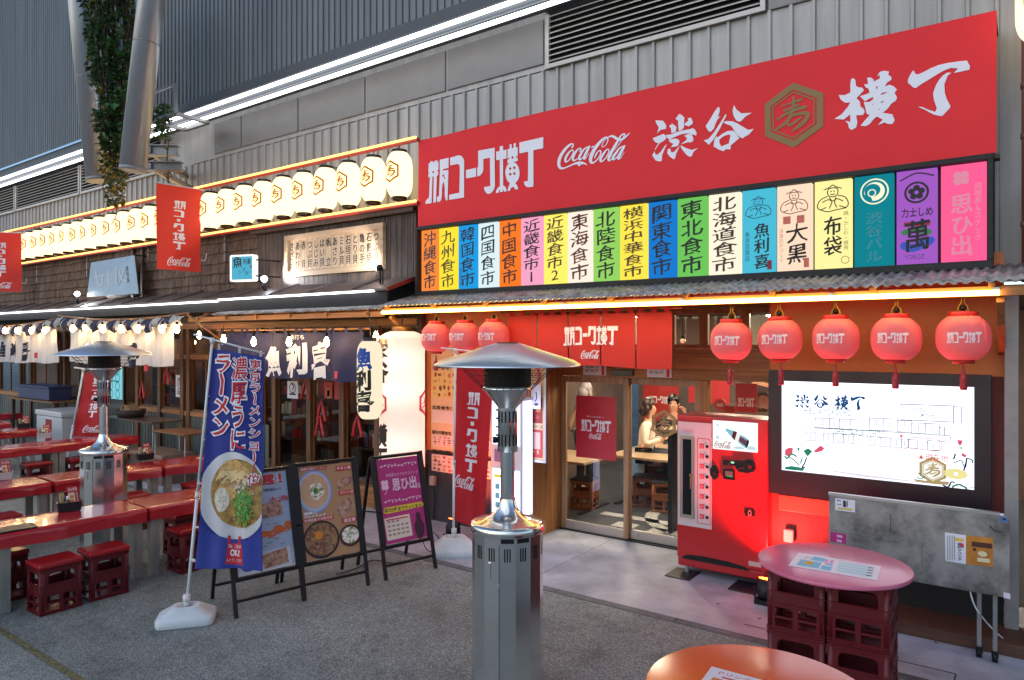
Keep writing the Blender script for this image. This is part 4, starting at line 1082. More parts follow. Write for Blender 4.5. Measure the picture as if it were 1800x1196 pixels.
# ------------------------------------------------------------------ two red hanging banners on the lantern row
def hangflag(label, pxl, Yf, wd):
    tl = onY(*pxl, Yf)
    a = 0.30
    o = thing("hanging_banner", label, "banner", (tl.x, Yf, tl.z), rotz=0, group="red hanging banners on the lantern row")
    return o, tl
FLRED = mat("red flag cloth", 'e03a2c', .6, translucent=.25, bump=.03, bscale=3)
for (lab, ca, Yf) in (("red upright hanging banner with white lettering in front of the lantern row, nearer one", (275, 322, 353, 335, 473, 469), 5.95), ("red upright hanging banner cut off by the left edge of the picture", (-38, 408, 38, 411, 512, 510), 5.95)):
    pA = onY(ca[0], ca[1], Yf)
    # right edge nearer the wall: square banner hung across the street line
    best = None
    for k in range(0, 80):
        q = onY(ca[2], ca[3], Yf + k * .02 - .5)
        if best is None or abs(q.z - pA.z) < best[0]: best = (abs(q.z - pA.z), q)
    pB = best[1]; pB.z = pA.z
    # keep width sensible
    dvec = (pB - pA); Wd = dvec.length
    zl = atD(ca[0], ca[4], (pA - Vector((0, 0, CH))).dot(Vector((-sn, cs, 0)))).z
    H_b = pA.z - zl
    o = thing("hanging_banner", lab, "banner", tuple(pA), group="red hanging banners on the lantern row")
    dn = dvec.normalized(); nrm = Vector((dn.y, -dn.x, 0))
    if nrm.dot(Vector((0, 0, 0)) - pA) < 0: nrm = -nrm
    def frF(u, v, off, pA=pA, dn=dn, nrm=nrm): return tuple(pA + dn * u + Vector((0, 0, v)) + nrm * (off + .016 * math.sin(v * 4 + u * 3) + .008 * math.sin(v * 9 - u * 6)))
    mb = MB(); mb.grid(lambda u, v: frF(u * Wd, -v * H_b, 0), 8, 14); mb.build("cloth", FLRED, o, world=True)
    art(o, "lettering", frF, [(BWHITE, bin_vertical(Wd * .36, -H_b * .75, Wd * .64, -H_b * .17)), (BWHITE, fit(COLA, Wd * .22, -H_b * .95, Wd * .78, -H_b * .84))], world=True, base=.004, mx=.08)
    mb = MB(); e = pB + Vector((0, 0, .01)); mb.tube([pA + Vector((0, 0, .01)) - dn * .03, e, Vector((e.x, 6.9, e.z))] if e.y < 6.8 else [pA - dn * .03 + Vector((0, 0, .01)), e], .012, 8)
    f = pB - Vector((0, 0, H_b * .85)); mb.tube(smoothline([tuple(f), tuple(f + dn * .08), tuple(f + dn * .10 + Vector((0, 0, .12)))], 4), .006, 6)
    mb.build("pole", PVCW, o, world=True)

# ------------------------------------------------------------------ signs on the wooden shop
FLOOD = glow("flood lamp face", 'f6f8ff', 42)
def floodlight(label, px, Y, target, group="small floodlights on the tin awning", on=True):
    p = onY(px[0], px[1], Y)
    o = thing("floodlight", label, "floodlight", tuple(p), group=group)
    t = Vector(target); d = (t - p).normalized()
    mb = MB(); mb.tube([p - d * .10, p - d * .05, p - d * .02], [.02, .04, .05], 16); mb.build("housing", IRONB, o, world=True)
    mb = MB(); mb.sph(p + d * .012, .05, 16, 10); mb.build("lens", FLOOD, o, world=True)
    b = Vector((p.x + .02, p.y + .02, 3.2 - (6.85 - min(6.85, p.y)) * .33))
    mb = MB(); mb.tube([p - d * .05, b], .012, 6); mb.tube([p - d * .05 + Vector((.05, 0, 0)), b + Vector((.05, 0, 0))], .008, 6); mb.box(b.x - .06, b.y - .05, b.z - .06, b.x + .06, b.y + .05, b.z); mb.build("bracket", IRONB, o, world=True)
    L = bpy.data.lights.new("flood", 'SPOT'); L.energy = 90 / GAIN; L.spot_size = R(85); L.spot_blend = .6; L.shadow_soft_size = .05; L.color = (.95, .97, 1)
    lo = bpy.data.objects.new("flood", L); col.objects.link(lo); lo.location = p + d * .075; lo.rotation_euler = d.to_track_quat('-Z', 'Y').to_euler()
    return o
# tilted steel sign
ss = thing("steel_sign", "tilted brushed steel sign with engraved white lettering, above the awning on the left", "sign", tuple(onY(205, 490, 6.8)))
q = [onY(x, y, 6.72) for x, y in ((160, 462), (236, 449), (255, 517), (164, 523))]
q[2].y -= .12; q[3].y -= .12
STSG = mat("dull steel sheet", '9aa0a3', .32, .85, var=.12, vscale=2, bump=.05, bscale=3)
mb = MB(); qq = [p + Vector((0, .012, 0)) for p in q]
mb.add([tuple(p) for p in q] + [tuple(p) for p in qq], [(3, 2, 1, 0), (4, 5, 6, 7), (0, 1, 5, 4), (1, 2, 6, 5), (2, 3, 7, 6), (3, 0, 4, 7)]); mb.build("plate", STSG, ss, world=True)
def frS(u, v, off):
    a = q[3].lerp(q[2], u); b = q[0].lerp(q[1], u); p = a.lerp(b, v); return (p.x, p.y - off, p.z)
art(ss, "lettering", frS, [(mat("etched steel", 'b2b7ba', .5, .5), strokes([(.14, .72), (.2, .4), (.3, .3), (.3, .6)], [(.12, .55), (.36, .6)], [(.42, .7), (.44, .35), (.52, .3)], [(.4, .55), (.56, .6)], [(.6, .74), (.6, .3)], [(.66, .62), (.72, .4), (.8, .35)], [(.64, .3), (.78, .66)], w=.035)), (T('3a3028'), vtext('魚利喜', .8, .3, .86, .75, .0))], world=True, base=.004)
mb = MB(); mb.tube([q[0], (q[0].x, 6.96, q[0].z)], .012, 6); mb.tube([q[1], (q[1].x, 6.96, q[1].z)], .012, 6); mb.build("bracket", IRONB, ss, world=True)
floodlight("glowing floodlight on the awning, left of the tilted steel sign", (135, 517), 6.62, onY(190, 500, 6.7))
fo_ = floodlight("glowing floodlight beside the small blue lit sign", (463, 491), 6.68, onY(520, 470, 6.95))
floodlight("glowing floodlight near the right end of the shell list board", (665, 470), 6.62, onY(600, 440, 6.95))
# blue square sign
bs = thing("projecting_sign", "small square blue lit sign with brush lettering on a white border", "sign", tuple(onY(425, 470, 6.5)))
pl, pr = onY(404, 448, 6.38), onY(447, 453, 6.52)
zl0, zl1 = onY(425, 495, 6.45).z, onY(425, 448, 6.45).z
dv = Vector((pr.x - pl.x, pr.y - pl.y, 0)); wS = dv.length; dv.normalize(); nv = Vector((dv.y, -dv.x, 0))
def frBS(u, v, off): return tuple(Vector((pl.x, pl.y, zl0)) + dv * (u * wS) + Vector((0, 0, v * (zl1 - zl0))) + nv * off)
mb = MB()
rr2 = [(x, y) for (cx_, cy_, a0) in ((.93, .93, 0), (.07, .93, 90), (.07, .07, 180), (.93, .07, 270)) for (x, y) in [(cx_ + .07 * math.cos(R(a0 + k * 22.5)), cy_ + .07 * math.sin(R(a0 + k * 22.5))) for k in range(5)]]
mb.plate(rr2, [], frBS, .09); mb.build("box", glow("lit white border", 'fff6ee', 1.3), bs, world=True)
art(bs, "face", frBS, [(G('57b7d6', .95), rect(.08, .07, .92, .93)), (T('0c2230'), lay(vtext('魚', .12, .5, .52, .95, .03, .06, .1, 2), htext('利喜', .54, .62, .86, .85, .02, .05, .1), vtext('さ', .5, .36, .66, .52, .01, .04), vtext('う', .34, .28, .48, .42, .01, .04), vtext('か', .62, .24, .8, .4, .01, .04))), (T('8a2a30'), rect(.83, .5, .9, .58))], world=True)
mb = MB(); e = Vector(frBS(1, .8, -.04)); mb.tube([e, (e.x + .1, 6.93, e.z)], .012, 6); e = Vector(frBS(1, .2, -.04)); mb.tube([e, (e.x + .1, 6.93, e.z)], .012, 6); mb.build("bracket", IRONB, bs, world=True)
# shell list board
WPALE = woodmat("pale planed timber", 'a5825f', 'cda985', 1, .5, 'X')
sbd = thing("shellfish_board", "pale wooden signboard with columns of black shellfish names in a broad frame", "sign", tuple(onY(590, 440, 6.9)))
def W_(px, py): return onY(px, py, 6.88)
TL, TR, BR, BL = W_(501, 416), W_(672, 391), W_(676, 470), W_(500, 492)
zt2 = (TL.z + TR.z) / 2; zb2 = (BL.z + BR.z) / 2; xa, xb2 = TL.x, TR.x + .03
fw = .085
mb = MB(); mb.box(xa, 6.86, zt2 - fw, xb2, 6.925, zt2); mb.box(xa, 6.86, zb2, xb2, 6.925, zb2 + fw); mb.box(xa, 6.86, zb2 + fw, xa + fw, 6.925, zt2 - fw); mb.box(xb2 - fw, 6.86, zb2 + fw, xb2, 6.925, zt2 - fw)
mb.build("frame", WPALE, sbd, world=True, bevel=.005)
mb = MB(); mb.box(xa + fw, 6.89, zb2 + fw, xb2 - fw, 6.925, zt2 - fw); mb.build("board", woodmat("pale board upright grain", 'b08f6c', 'd2b391', 1, .5, 'Z'), sbd, world=True)
colsN = ['さざえ', 'あわび', '赤　貝', 'つぶ貝', 'しじみ', 'はい貝', '帆　立', 'あさり', 'ミル貝', '石垣貝', 'とり貝', '亀の手', '石影貝', 'つぶ貝']
wI = (xb2 - xa - 2 * fw) / len(colsN)
items = []
for i, t in enumerate(colsN):
    x0 = xa + fw + i * wI
    items.append(vtext(t, x0 + wI * .1, zb2 + fw + .03, x0 + wI * .9, zt2 - fw - .02, .006, .02, .05, i))
lines = join(*[rect(xa + fw + i * wI - .002, zb2 + fw, xa + fw + i * wI + .002, zt2 - fw) for i in range(1, len(colsN))])
art(sbd, "lettering", frY(6.889), [(T('5a452f'), lines), (INK, join(*items))], world=True)

# ------------------------------------------------------------------ eave tube, red round lanterns, curtain
et = thing("led_tube", "long warm yellow glowing tube under the corrugated eave", "light tube", (-3.2, 6.27, 2.745))
xa, xb2 = onY(672, 548, 6.27).x, onY(1757, 516, 6.27).x
mb = MB(); mb.tube([(xa, 6.27, 2.748), (xb2, 6.27, 2.748)], .019, 10); mb.build("tube", glow("warm yellow tube", 'ffc862', 25), et, world=True)
mb = MB()
for x in (xa, -5.2, -3.9, -2.6, -1.3, xb2 - .04): mb.box(x, 6.262, 2.765, x + .04, 6.31, 2.785)
mb.build("clip", ALU, et, world=True)
REDP = mat("red lantern paper", 'f48684', .6, translucent=.4, emit=.16, ecol='ff6470')
REDC = mat("red lantern ring", 'b01f1c', .4)
REDT = mat("red tassel bottle", 'a11722', .35)
BRASS = mat("brass hook", 'b08a3a', .3, .9)
PINKW = mat("pale lantern print", 'f4dcdc', .6)
def roundlantern():
    o = thing("red_lantern", "x", "lantern", (0, 0, 0), group="red round lanterns under the eave")
    r, h = .184, .335
    prof = []; n = 52
    for i in range(n + 1):
        t = i / n; s = 2 * t - 1
        rr = r * (1 - abs(s) ** 2.9 * .46)
        prof.append((rr + (.003 if i % 2 else -.0022), -h / 2 + h * t))
    mb = MB(); mb.lathe(prof, seg=36, smooth=False); b = mb.build("paper_body", REDP, o)
    for p in b.data.polygons: p.use_smooth = True
    mb = MB(); mb.lathe([(.001, h / 2 - .004), (.098, h / 2 - .004), (.098, h / 2 + .034), (.088, h / 2 + .034), (.088, h / 2), (.001, h / 2)], seg=28); mb.build("top_ring", REDC, o, bevel=.002)
    mb = MB(); mb.lathe([(.001, -h / 2 + .004), (.075, -h / 2 + .004), (.075, -h / 2 - .030), (.066, -h / 2 - .030), (.066, -h / 2), (.001, -h / 2)], seg=28); mb.build("bottom_ring", REDC, o)
    mb = MB(); mb.tube(smoothline([(-.035, 0, h / 2 + .03), (-.03, 0, h / 2 + .07), (-.008, 0, h / 2 + .11), (-.015, 0, h / 2 + .15)], 3), .005, 6); mb.tube(smoothline([(.035, 0, h / 2 + .03), (.03, 0, h / 2 + .07), (.008, 0, h / 2 + .11), (.015, 0, h / 2 + .15)], 3), .005, 6)
    mb.build("hook", BRASS, o)
    mb = MB(); mb.sph((0, 0, h / 2 + .062), .022); mb.build("lamp_socket", IRONB, o)
    mb = MB(); mb.tube([(0, 0, -h / 2 - .02), (0, 0, -h / 2 - .06)], .004, 5); mb.lathe([(.006, -h / 2 - .055), (.008, -h / 2 - .085), (.012, -h / 2 - .105), (.024, -h / 2 - .125), (.026, -h / 2 - .16), (.022, -h / 2 - .19), (.027, -h / 2 - .215), (.024, -h / 2 - .235), (.001, -h / 2 - .236)], seg=14); mb.build("tassel", REDT, o)
    def fr(u, v, off):
        s = v / (h / 2); rr = r * (1 - abs(s) ** 2.9 * .46) + .0045 + off; a = u / r
        return (rr * math.sin(a), -rr * math.cos(a), v)
    art(o, "lettering", fr, [(PINKW, fit(BIN, -.115, -.038, .115, .045))], mx=.02)
    return o
YRL = 6.45
rl0 = roundlantern()
spec = [(1285, 600, "red round paper lantern left of the lit map screen, hanging nearest to the red curtain"), (1371, 597, "red round paper lantern with tassel above the top left corner of the lit map screen"), (1469, 596, "red round paper lantern with tassel above the blue title of the lit map screen"), (1575, 596, "red round paper lantern with tassel above the right half of the map screen"), (1693, 594, "red round paper lantern hanging nearest to the steel pillar on the right"),
        (767, 594, "red round paper lantern next to the giant white lantern"), (817, 593, "red round paper lantern in the middle of the three behind the steel heater"), (868, 592, "red round paper lantern half hidden by the heater hood, nearest to the red curtain")]
for i, (px_, py_, lb) in enumerate(spec):
    p = onY(px_, py_, YRL)
    if i == 0: o = rl0; o.location = p; o['label'] = lb
    else: o = dup(rl0, p, 0, lb)
    o.rotation_euler = (random.uniform(-.02, .02), random.uniform(-.025, .025), random.uniform(-.1, .1))
hb = thing("bare_lamp_socket", "black lamp socket with a bare bulb hanging between curtain and red lanterns", "lamp", tuple(onY(1200, 560, YRL)))
p = onY(1200, 553, YRL)
mb = MB(); mb.tube([p + Vector((0, 0, .1)), p - Vector((0, 0, .18))], .004, 5); mb.tube([p - Vector((0, 0, .18)), p - Vector((0, 0, .23))], .016, 10); mb.build("cord", IRONB, hb, world=True)
mb = MB(); mb.sph(p - Vector((0, 0, .255)), .025); mb.build("bulb", mat("clear bulb glass", 'd9c9a0', .1), hb, world=True)
# cloth curtains
def curtain(name, label, cat, x0, x1, Y, ztop, zbot, nsplit, mats, artfn, fold=.02, rodm=WOODD, seed=0, freq=1.0, tabs=True, sag=0.0, kind_stripe=None):
    o = thing(name, label, cat, ((x0 + x1) / 2, Y, ztop))
    def off(x, z):
        d = (ztop - z) / (ztop - zbot)
        return fold * (0.25 + d) * (math.sin(x * 7.1 * freq + seed) * .6 + math.sin(x * 13.7 * freq + seed * 2 + d) * .4) + .5 * fold * noise.noise(Vector((x * 2, z * 3, seed)))
    def zoff(x, z):
        d = (ztop - z) / (ztop - zbot); t = (x - x0) / (x1 - x0)
        return -sag * 4 * t * (1 - t) + .012 * d * math.sin(x * 5 + seed)
    def fr(u, v, q): return (u, Y - q - off(u, v), v + zoff(u, v))
    wd = (x1 - x0) / nsplit
    for k in range(nsplit):
        a = x0 + wd * k + .008; b = x0 + wd * (k + 1) - .008
        n = max(8, int((b - a) / .035))
        mb = MB(); mb.grid(lambda u, v: fr(a + (b - a) * u, ztop + (zbot - ztop) * v, 0), n, 14); mb.build("cloth_panel", mats, o, world=True)
        if tabs:
            mb = MB()
            for xx in (a + .02, (a + b) / 2 - .03, b - .08):
                mb.add([fr(xx, ztop, 0), fr(xx + .06, ztop, 0), (xx + .06, Y - .02, ztop + .06), (xx, Y - .02, ztop + .06), (xx + .06, Y + .02, ztop + .06), (xx, Y + .02, ztop + .06), (xx + .06, Y + .01, ztop), (xx, Y + .01, ztop)], [(0, 1, 2, 3), (3, 2, 4, 5), (5, 4, 6, 7)])
            mb.build("loop_tab", mats, o, world=True)
    mb = MB(); mb.tube([(x0 - .1 + (x1 - x0 + .2) * i / 10, Y, ztop + .045 - sag * 4 * (i / 10) * (1 - i / 10)) for i in range(11)], .014, 8); mb.build("rod", rodm, o, world=True)
    its = artfn()
    if its: art(o, "lettering", fr, its, base=.005, world=True, mx=.05)
    return o, fr
NRED = mat("red curtain cloth", 'd03226', .7, translucent=.2, bump=.04, bscale=5)
xa, xb2 = onY(893, 600, 6.55).x, onY(1183, 600, 6.55).x
zA, zB = onY(1050, 552, 6.55).z, onY(1050, 645, 6.55).z
def redart():
    a, b = onY(990, 600, 6.55), onY(1087, 600, 6.55)
    return [(BWHITE, fit(BIN, a.x, onY(1040, 608, 6.55).z, b.x, onY(1040, 574, 6.55).z)), (BWHITE, fit(COLA, onY(1021, 600, 6.55).x, onY(1040, 633, 6.55).z, onY(1055, 600, 6.55).x, onY(1040, 617, 6.55).z))]
curtain("split_curtain", "short red split curtain with white lettering over the glass doors", "curtain", xa, xb2, 6.55, zA, zB, 5, NRED, redart, .012, WOODZ, 1)
NBLUE = mat("navy curtain cloth", '181b48', .7, translucent=.12, bump=.04, bscale=5)
NWHITE = mat("off white curtain cloth", 'e6e4e2', .7, translucent=.3, bump=.04, bscale=5)
STRIPE = mat("blue white striped cloth", '5a5a70', .7, var=.1, vscale=3)
xa, xb2 = onY(388, 620, 6.2).x, onY(640, 620, 6.2).x
zA, zB = onY(560, 585, 6.2).z, onY(560, 668, 6.2).z
def blueart():
    out = []
    for (c, x0, y0, x1, y1) in (('魚', 467, 609, 494, 664), ('利', 502, 603, 540, 663), ('喜', 545, 600, 580, 670)):
        a = onY(x0, y1, 6.2); b = onY(x1, y0, 6.2)
        out.append(fit(brushy(glyph(c, .05), .05, ord(c) % 7, .14), a.x, a.z, b.x, b.z))
    a = onY(512, 597, 6.2); b = onY(536, 590, 6.2)
    return [(mat("white curtain print", 'd8d8da', .6), join(*out)), (BWHITE, htext('角打ち', a.x, a.z, b.x, b.z + .01, .0)), (mat("red curtain seal", 'c02a4a', .6), rect(onY(591, 660, 6.2).x, onY(591, 664, 6.2).z, onY(597, 660, 6.2).x, onY(597, 652, 6.2).z))]
curtain("split_curtain", "navy blue split curtain with big white brush characters, lit by bare bulbs", "curtain", xa, xb2, 6.2, zA, zB, 5, NBLUE, blueart, .03, WOODX, 3)
def whiteart(chs, xs_, y0, y1, Yc):
    def f():
        out = []
        for c, (x0, x1) in zip(chs, xs_):
            a = onY(x0, y1, Yc); b = onY(x1, y0, Yc); out.append(fit(brushy(glyph(c, .05), .06, ord(c) % 5, .1), a.x, a.z, b.x, b.z))
        return [(mat("dark navy brush print", '1c1c34', .6), join(*out)), (mat("red curtain seal 2", 'c0323a', .6), rect(onY(xs_[-1][1] + 8, y1, Yc).x, onY(100, y1 - 2, Yc).z, onY(xs_[-1][1] + 13, y1, Yc).x, onY(100, y1 - 12, Yc).z))]
    return f
curtain("split_curtain", "white gathered curtain with dark brush characters behind the farther steel heater", "curtain", onY(122, 600, 5.95).x, onY(308, 600, 5.95).x, 5.95, onY(220, 571, 5.95).z, onY(220, 640, 5.95).z, 3, NWHITE, whiteart('魚利喜', ((165, 188), (196, 215), (226, 248)), 600, 645, 5.95), .05, WOODD, 5, sag=.03, freq=3.2)
curtain("split_curtain", "white gathered curtain with dark brush characters at the left edge of the picture", "curtain", onY(-60, 600, 5.95).x, onY(98, 600, 5.95).x, 5.95, onY(50, 578, 5.95).z, onY(50, 636, 5.95).z, 3, NWHITE, whiteart('魚利喜', ((0, 10), (18, 30), (40, 54)), 598, 632, 5.95), .05, WOODD, 8, sag=.03, freq=3.2)
# gathered striped valances along the curtain tops
for i, (pa, pb, ya, yb, lab) in enumerate(((100, 329, 557, 553, "rolled striped valance cloth above the white curtain behind the farther heater"), (-60, 98, 572, 562, "rolled striped valance cloth above the white curtain at the left edge"))):
    o = thing("rolled_valance", lab, "cloth", tuple(onY((pa + pb) / 2, ya, 5.9)))
    A = onY(pa, ya, 5.9); B = onY(pb, yb, 5.9)
    m2 = [mat("navy valance stripe", '34344c', .7), mat("pale valance stripe", 'b9b3ab', .7)]
    mb = MB(); n = 120
    for k in range(n):
        t0, t1 = k / n, (k + 1) / n
        vs = []
        for t in (t0, t1):
            P_ = A.lerp(B, t); sg = .09 * 4 * t * (1 - t) + .015 * math.sin(t * 60)
            for j in range(6):
                v = j / 5
                vs.append((P_.x, 5.9 - .09 * math.sin(v * 2.4) - .03 * math.sin(t * 140 + v), P_.z - sg - v * (.19 + .04 * math.sin(t * 75))))
        mb.add(vs, [(j, j + 6, j + 7, j + 1) for j in range(5)], (k // 2) % 2, True)
    mb.build("cloth", m2, o, world=True)
    mb = MB(); mb.tube([A.lerp(B, k / 10) + Vector((0, .02, -.09 * 4 * (k / 10) * (1 - k / 10) + .02)) for k in range(11)], .018, 8); 
    if i == 0: mb.tube([B, onY(405, 612, 6.3)], .016, 8)
    mb.build("rod", WOODZ, o, world=True)
# ------------------------------------------------------------------ bare bulbs on strings
BG = glow("bare bulb glass", 'ffcb88', 130)
def bulb():
    o = thing("bare_bulb", "x", "light bulb", (0, 0, 0))
    mb = MB(); mb.lathe([(.001, -.125), (.012, -.122), (.026, -.105), (.034, -.075), (.030, -.045), (.016, -.015), (.014, 0)], seg=14); mb.build("glass", BG, o)
    mb = MB(); mb.lathe([(.015, 0), (.02, .003), (.02, .05), (.006, .055), (.006, .06)], seg=12); mb.tube([(0, 0, .05), (0, 0, .14)], .004, 5); mb.build("socket", IRONB, o)
    return o
b0 = bulb(); nb_ = 0
grpA = [((393, 596), 5.85), ((446, 600), 5.95), ((508, 600), 5.95), ((574, 600), 5.95), ((661, 590), 6.1)]
for i, (pp, Yb) in enumerate(grpA):
    lb = "glowing bare bulb in front of the navy curtain, %s from the left" % ORD[i]
    p = onY(pp[0], pp[1] - 7, Yb)
    if i == 0: b0.location = p; b0['label'] = lb; b0['group'] = "bare bulbs by the curtains"
    else: dup(b0, p, 0, lb)
for i, xx in enumerate((127, 150, 180, 212, 243, 285, 311, 350)):
    dup(b0, onY(xx, 572 if xx < 330 else 583, 5.78 if xx < 330 else 6.5), 0, "glowing bare bulb along the white curtain behind the farther heater, %s from the left" % ORD[i])
for i, xx in enumerate((8, 30, 55, 78)):
    dup(b0, onY(xx, 576, 5.78), 0, "glowing bare bulb along the white curtain at the left edge, %s from the left" % ORD[i])
# ------------------------------------------------------------------ giant paper lantern and its small neighbour
gl = thing("giant_paper_lantern", "giant white ribbed cylinder lantern with black lettering and red crest beside the navy curtain", "lantern", tuple(onY(707, 700, 6.45)))
gc = onY(707, 700, 6.45); gtop = onY(707, 583, 6.45).z; gbot = onY(707, 832, 6.45).z; gr = .285
PAP = mat("lit cream paper", 'fbf4ee', .8, translucent=.6, emit=.16, ecol='ffdcd6')
prof = []; n = 110
for i in range(n + 1):
    t = i / n; z = gbot + (gtop - gbot) * t; e = min(t, 1 - t)
    rr = gr * (1 - .45 * max(0, 1 - e / .05) ** 2)
    prof.append((rr + (.003 if i % 2 else 0), z))
mb = MB(); mb.lathe(prof, (gc.x, gc.y, 0), 48); mb.build("paper_body", PAP, gl, world=True)
mb = MB(); mb.lathe([(gr * .46, gtop - .01), (gr * .46, gtop + .06), (gr * .40, gtop + .06), (gr * .40, gtop - .01)], (gc.x, gc.y, 0), 32); mb.build("top_ring", mat("bronze ring", '7a5a3a', .4, .5), gl, world=True)
mb = MB(); mb.lathe([(gr * .5, gbot + .01), (gr * .5, gbot - .05), (gr * .42, gbot - .05), (gr * .42, gbot + .01)], (gc.x, gc.y, 0), 32); mb.build("bottom_ring", LCAP, gl, world=True)
mb = MB(); mb.tube([(gc.x, gc.y, gtop + .05), (gc.x, gc.y, 2.8)], .008, 6); mb.build("hanging_cord", IRONB, gl, world=True)
def frG(u, v, off):
    a = u / gr; rr = gr + .006 + off; return (gc.x + rr * math.sin(a), gc.y - rr * math.cos(a), v)
Hh = gtop - gbot
art(gl, "lettering", frG, [(T('2a1c16'), join(vtext('渋谷', -.26, gbot + Hh * .64, .03, gbot + Hh * .96, .05, .05, .1, 1), vtext('横丁', -.26, gbot + Hh * .04, .03, gbot + Hh * .36, .05, .05, .1, 2)))], world=True, mx=.04)
art(gl, "crest", frG, [(T('c8283a'), emblem(-.12, gbot + Hh * .5, .16)), (T('c8283a'), emblem(.60, gbot + Hh * .5, .17))], world=True, mx=.04)
for z in (gbot + .4, gbot + 1.05, gtop - .35):
    L = bpy.data.lights.new("inner bulb", 'POINT'); L.energy = 2.4 / GAIN; L.color = (1, .91, .80); L.shadow_soft_size = .04
    lo = bpy.data.objects.new("inner_bulb", L); col.objects.link(lo); lo.location = (gc.x + .02, gc.y - .05, z)
sl_ = thing("paper_lantern", "slim cream hanging lantern with blue and black brush characters beside the giant lantern", "lantern", tuple(onY(651, 667, 6.0)))
gc2 = onY(650, 667, 6.0); t2_, b2_ = onY(650, 600, 6.0).z, onY(650, 736, 6.0).z; gr2 = .155
prof = []
for i in range(61):
    t = i / 60; s = abs(2 * t - 1); prof.append((gr2 * (1 - .4 * s ** 9) + (.0015 if i % 2 else 0), b2_ + (t2_ - b2_) * t))
mb = MB(); mb.lathe(prof, (gc2.x, gc2.y, 0), 36); mb.build("paper_body", glow("lit cream paper small", 'fff0cf', 1.0), sl_, world=True)
mb = MB(); mb.lathe([(gr2 * .6, t2_ - .01), (gr2 * .6, t2_ + .05), (.001, t2_ + .05)], (gc2.x, gc2.y, 0), 24); mb.tube([(gc2.x, gc2.y, t2_ + .04), (gc2.x, gc2.y, 2.8)], .006, 6); mb.build("top_ring", LCAP, sl_, world=True)
def frG2(u, v, off):
    a = u / gr2; rr = gr2 + .004 + off; return (gc2.x + rr * math.sin(a), gc2.y - rr * math.cos(a), v)
H2 = t2_ - b2_
art(sl_, "lettering", frG2, [(T('1f4fa8'), vtext('魚', -.07, b2_ + H2 * .63, .15, b2_ + H2 * .92, .05, .05, .1, 3)), (T('1a1512'), vtext('利喜', -.07, b2_ + H2 * .1, .15, b2_ + H2 * .63, .05, .05, .1, 5)), (T('9a7a3a'), rect(-.2, b2_ + H2 * .1, -.17, b2_ + H2 * .22))], world=True, mx=.03)
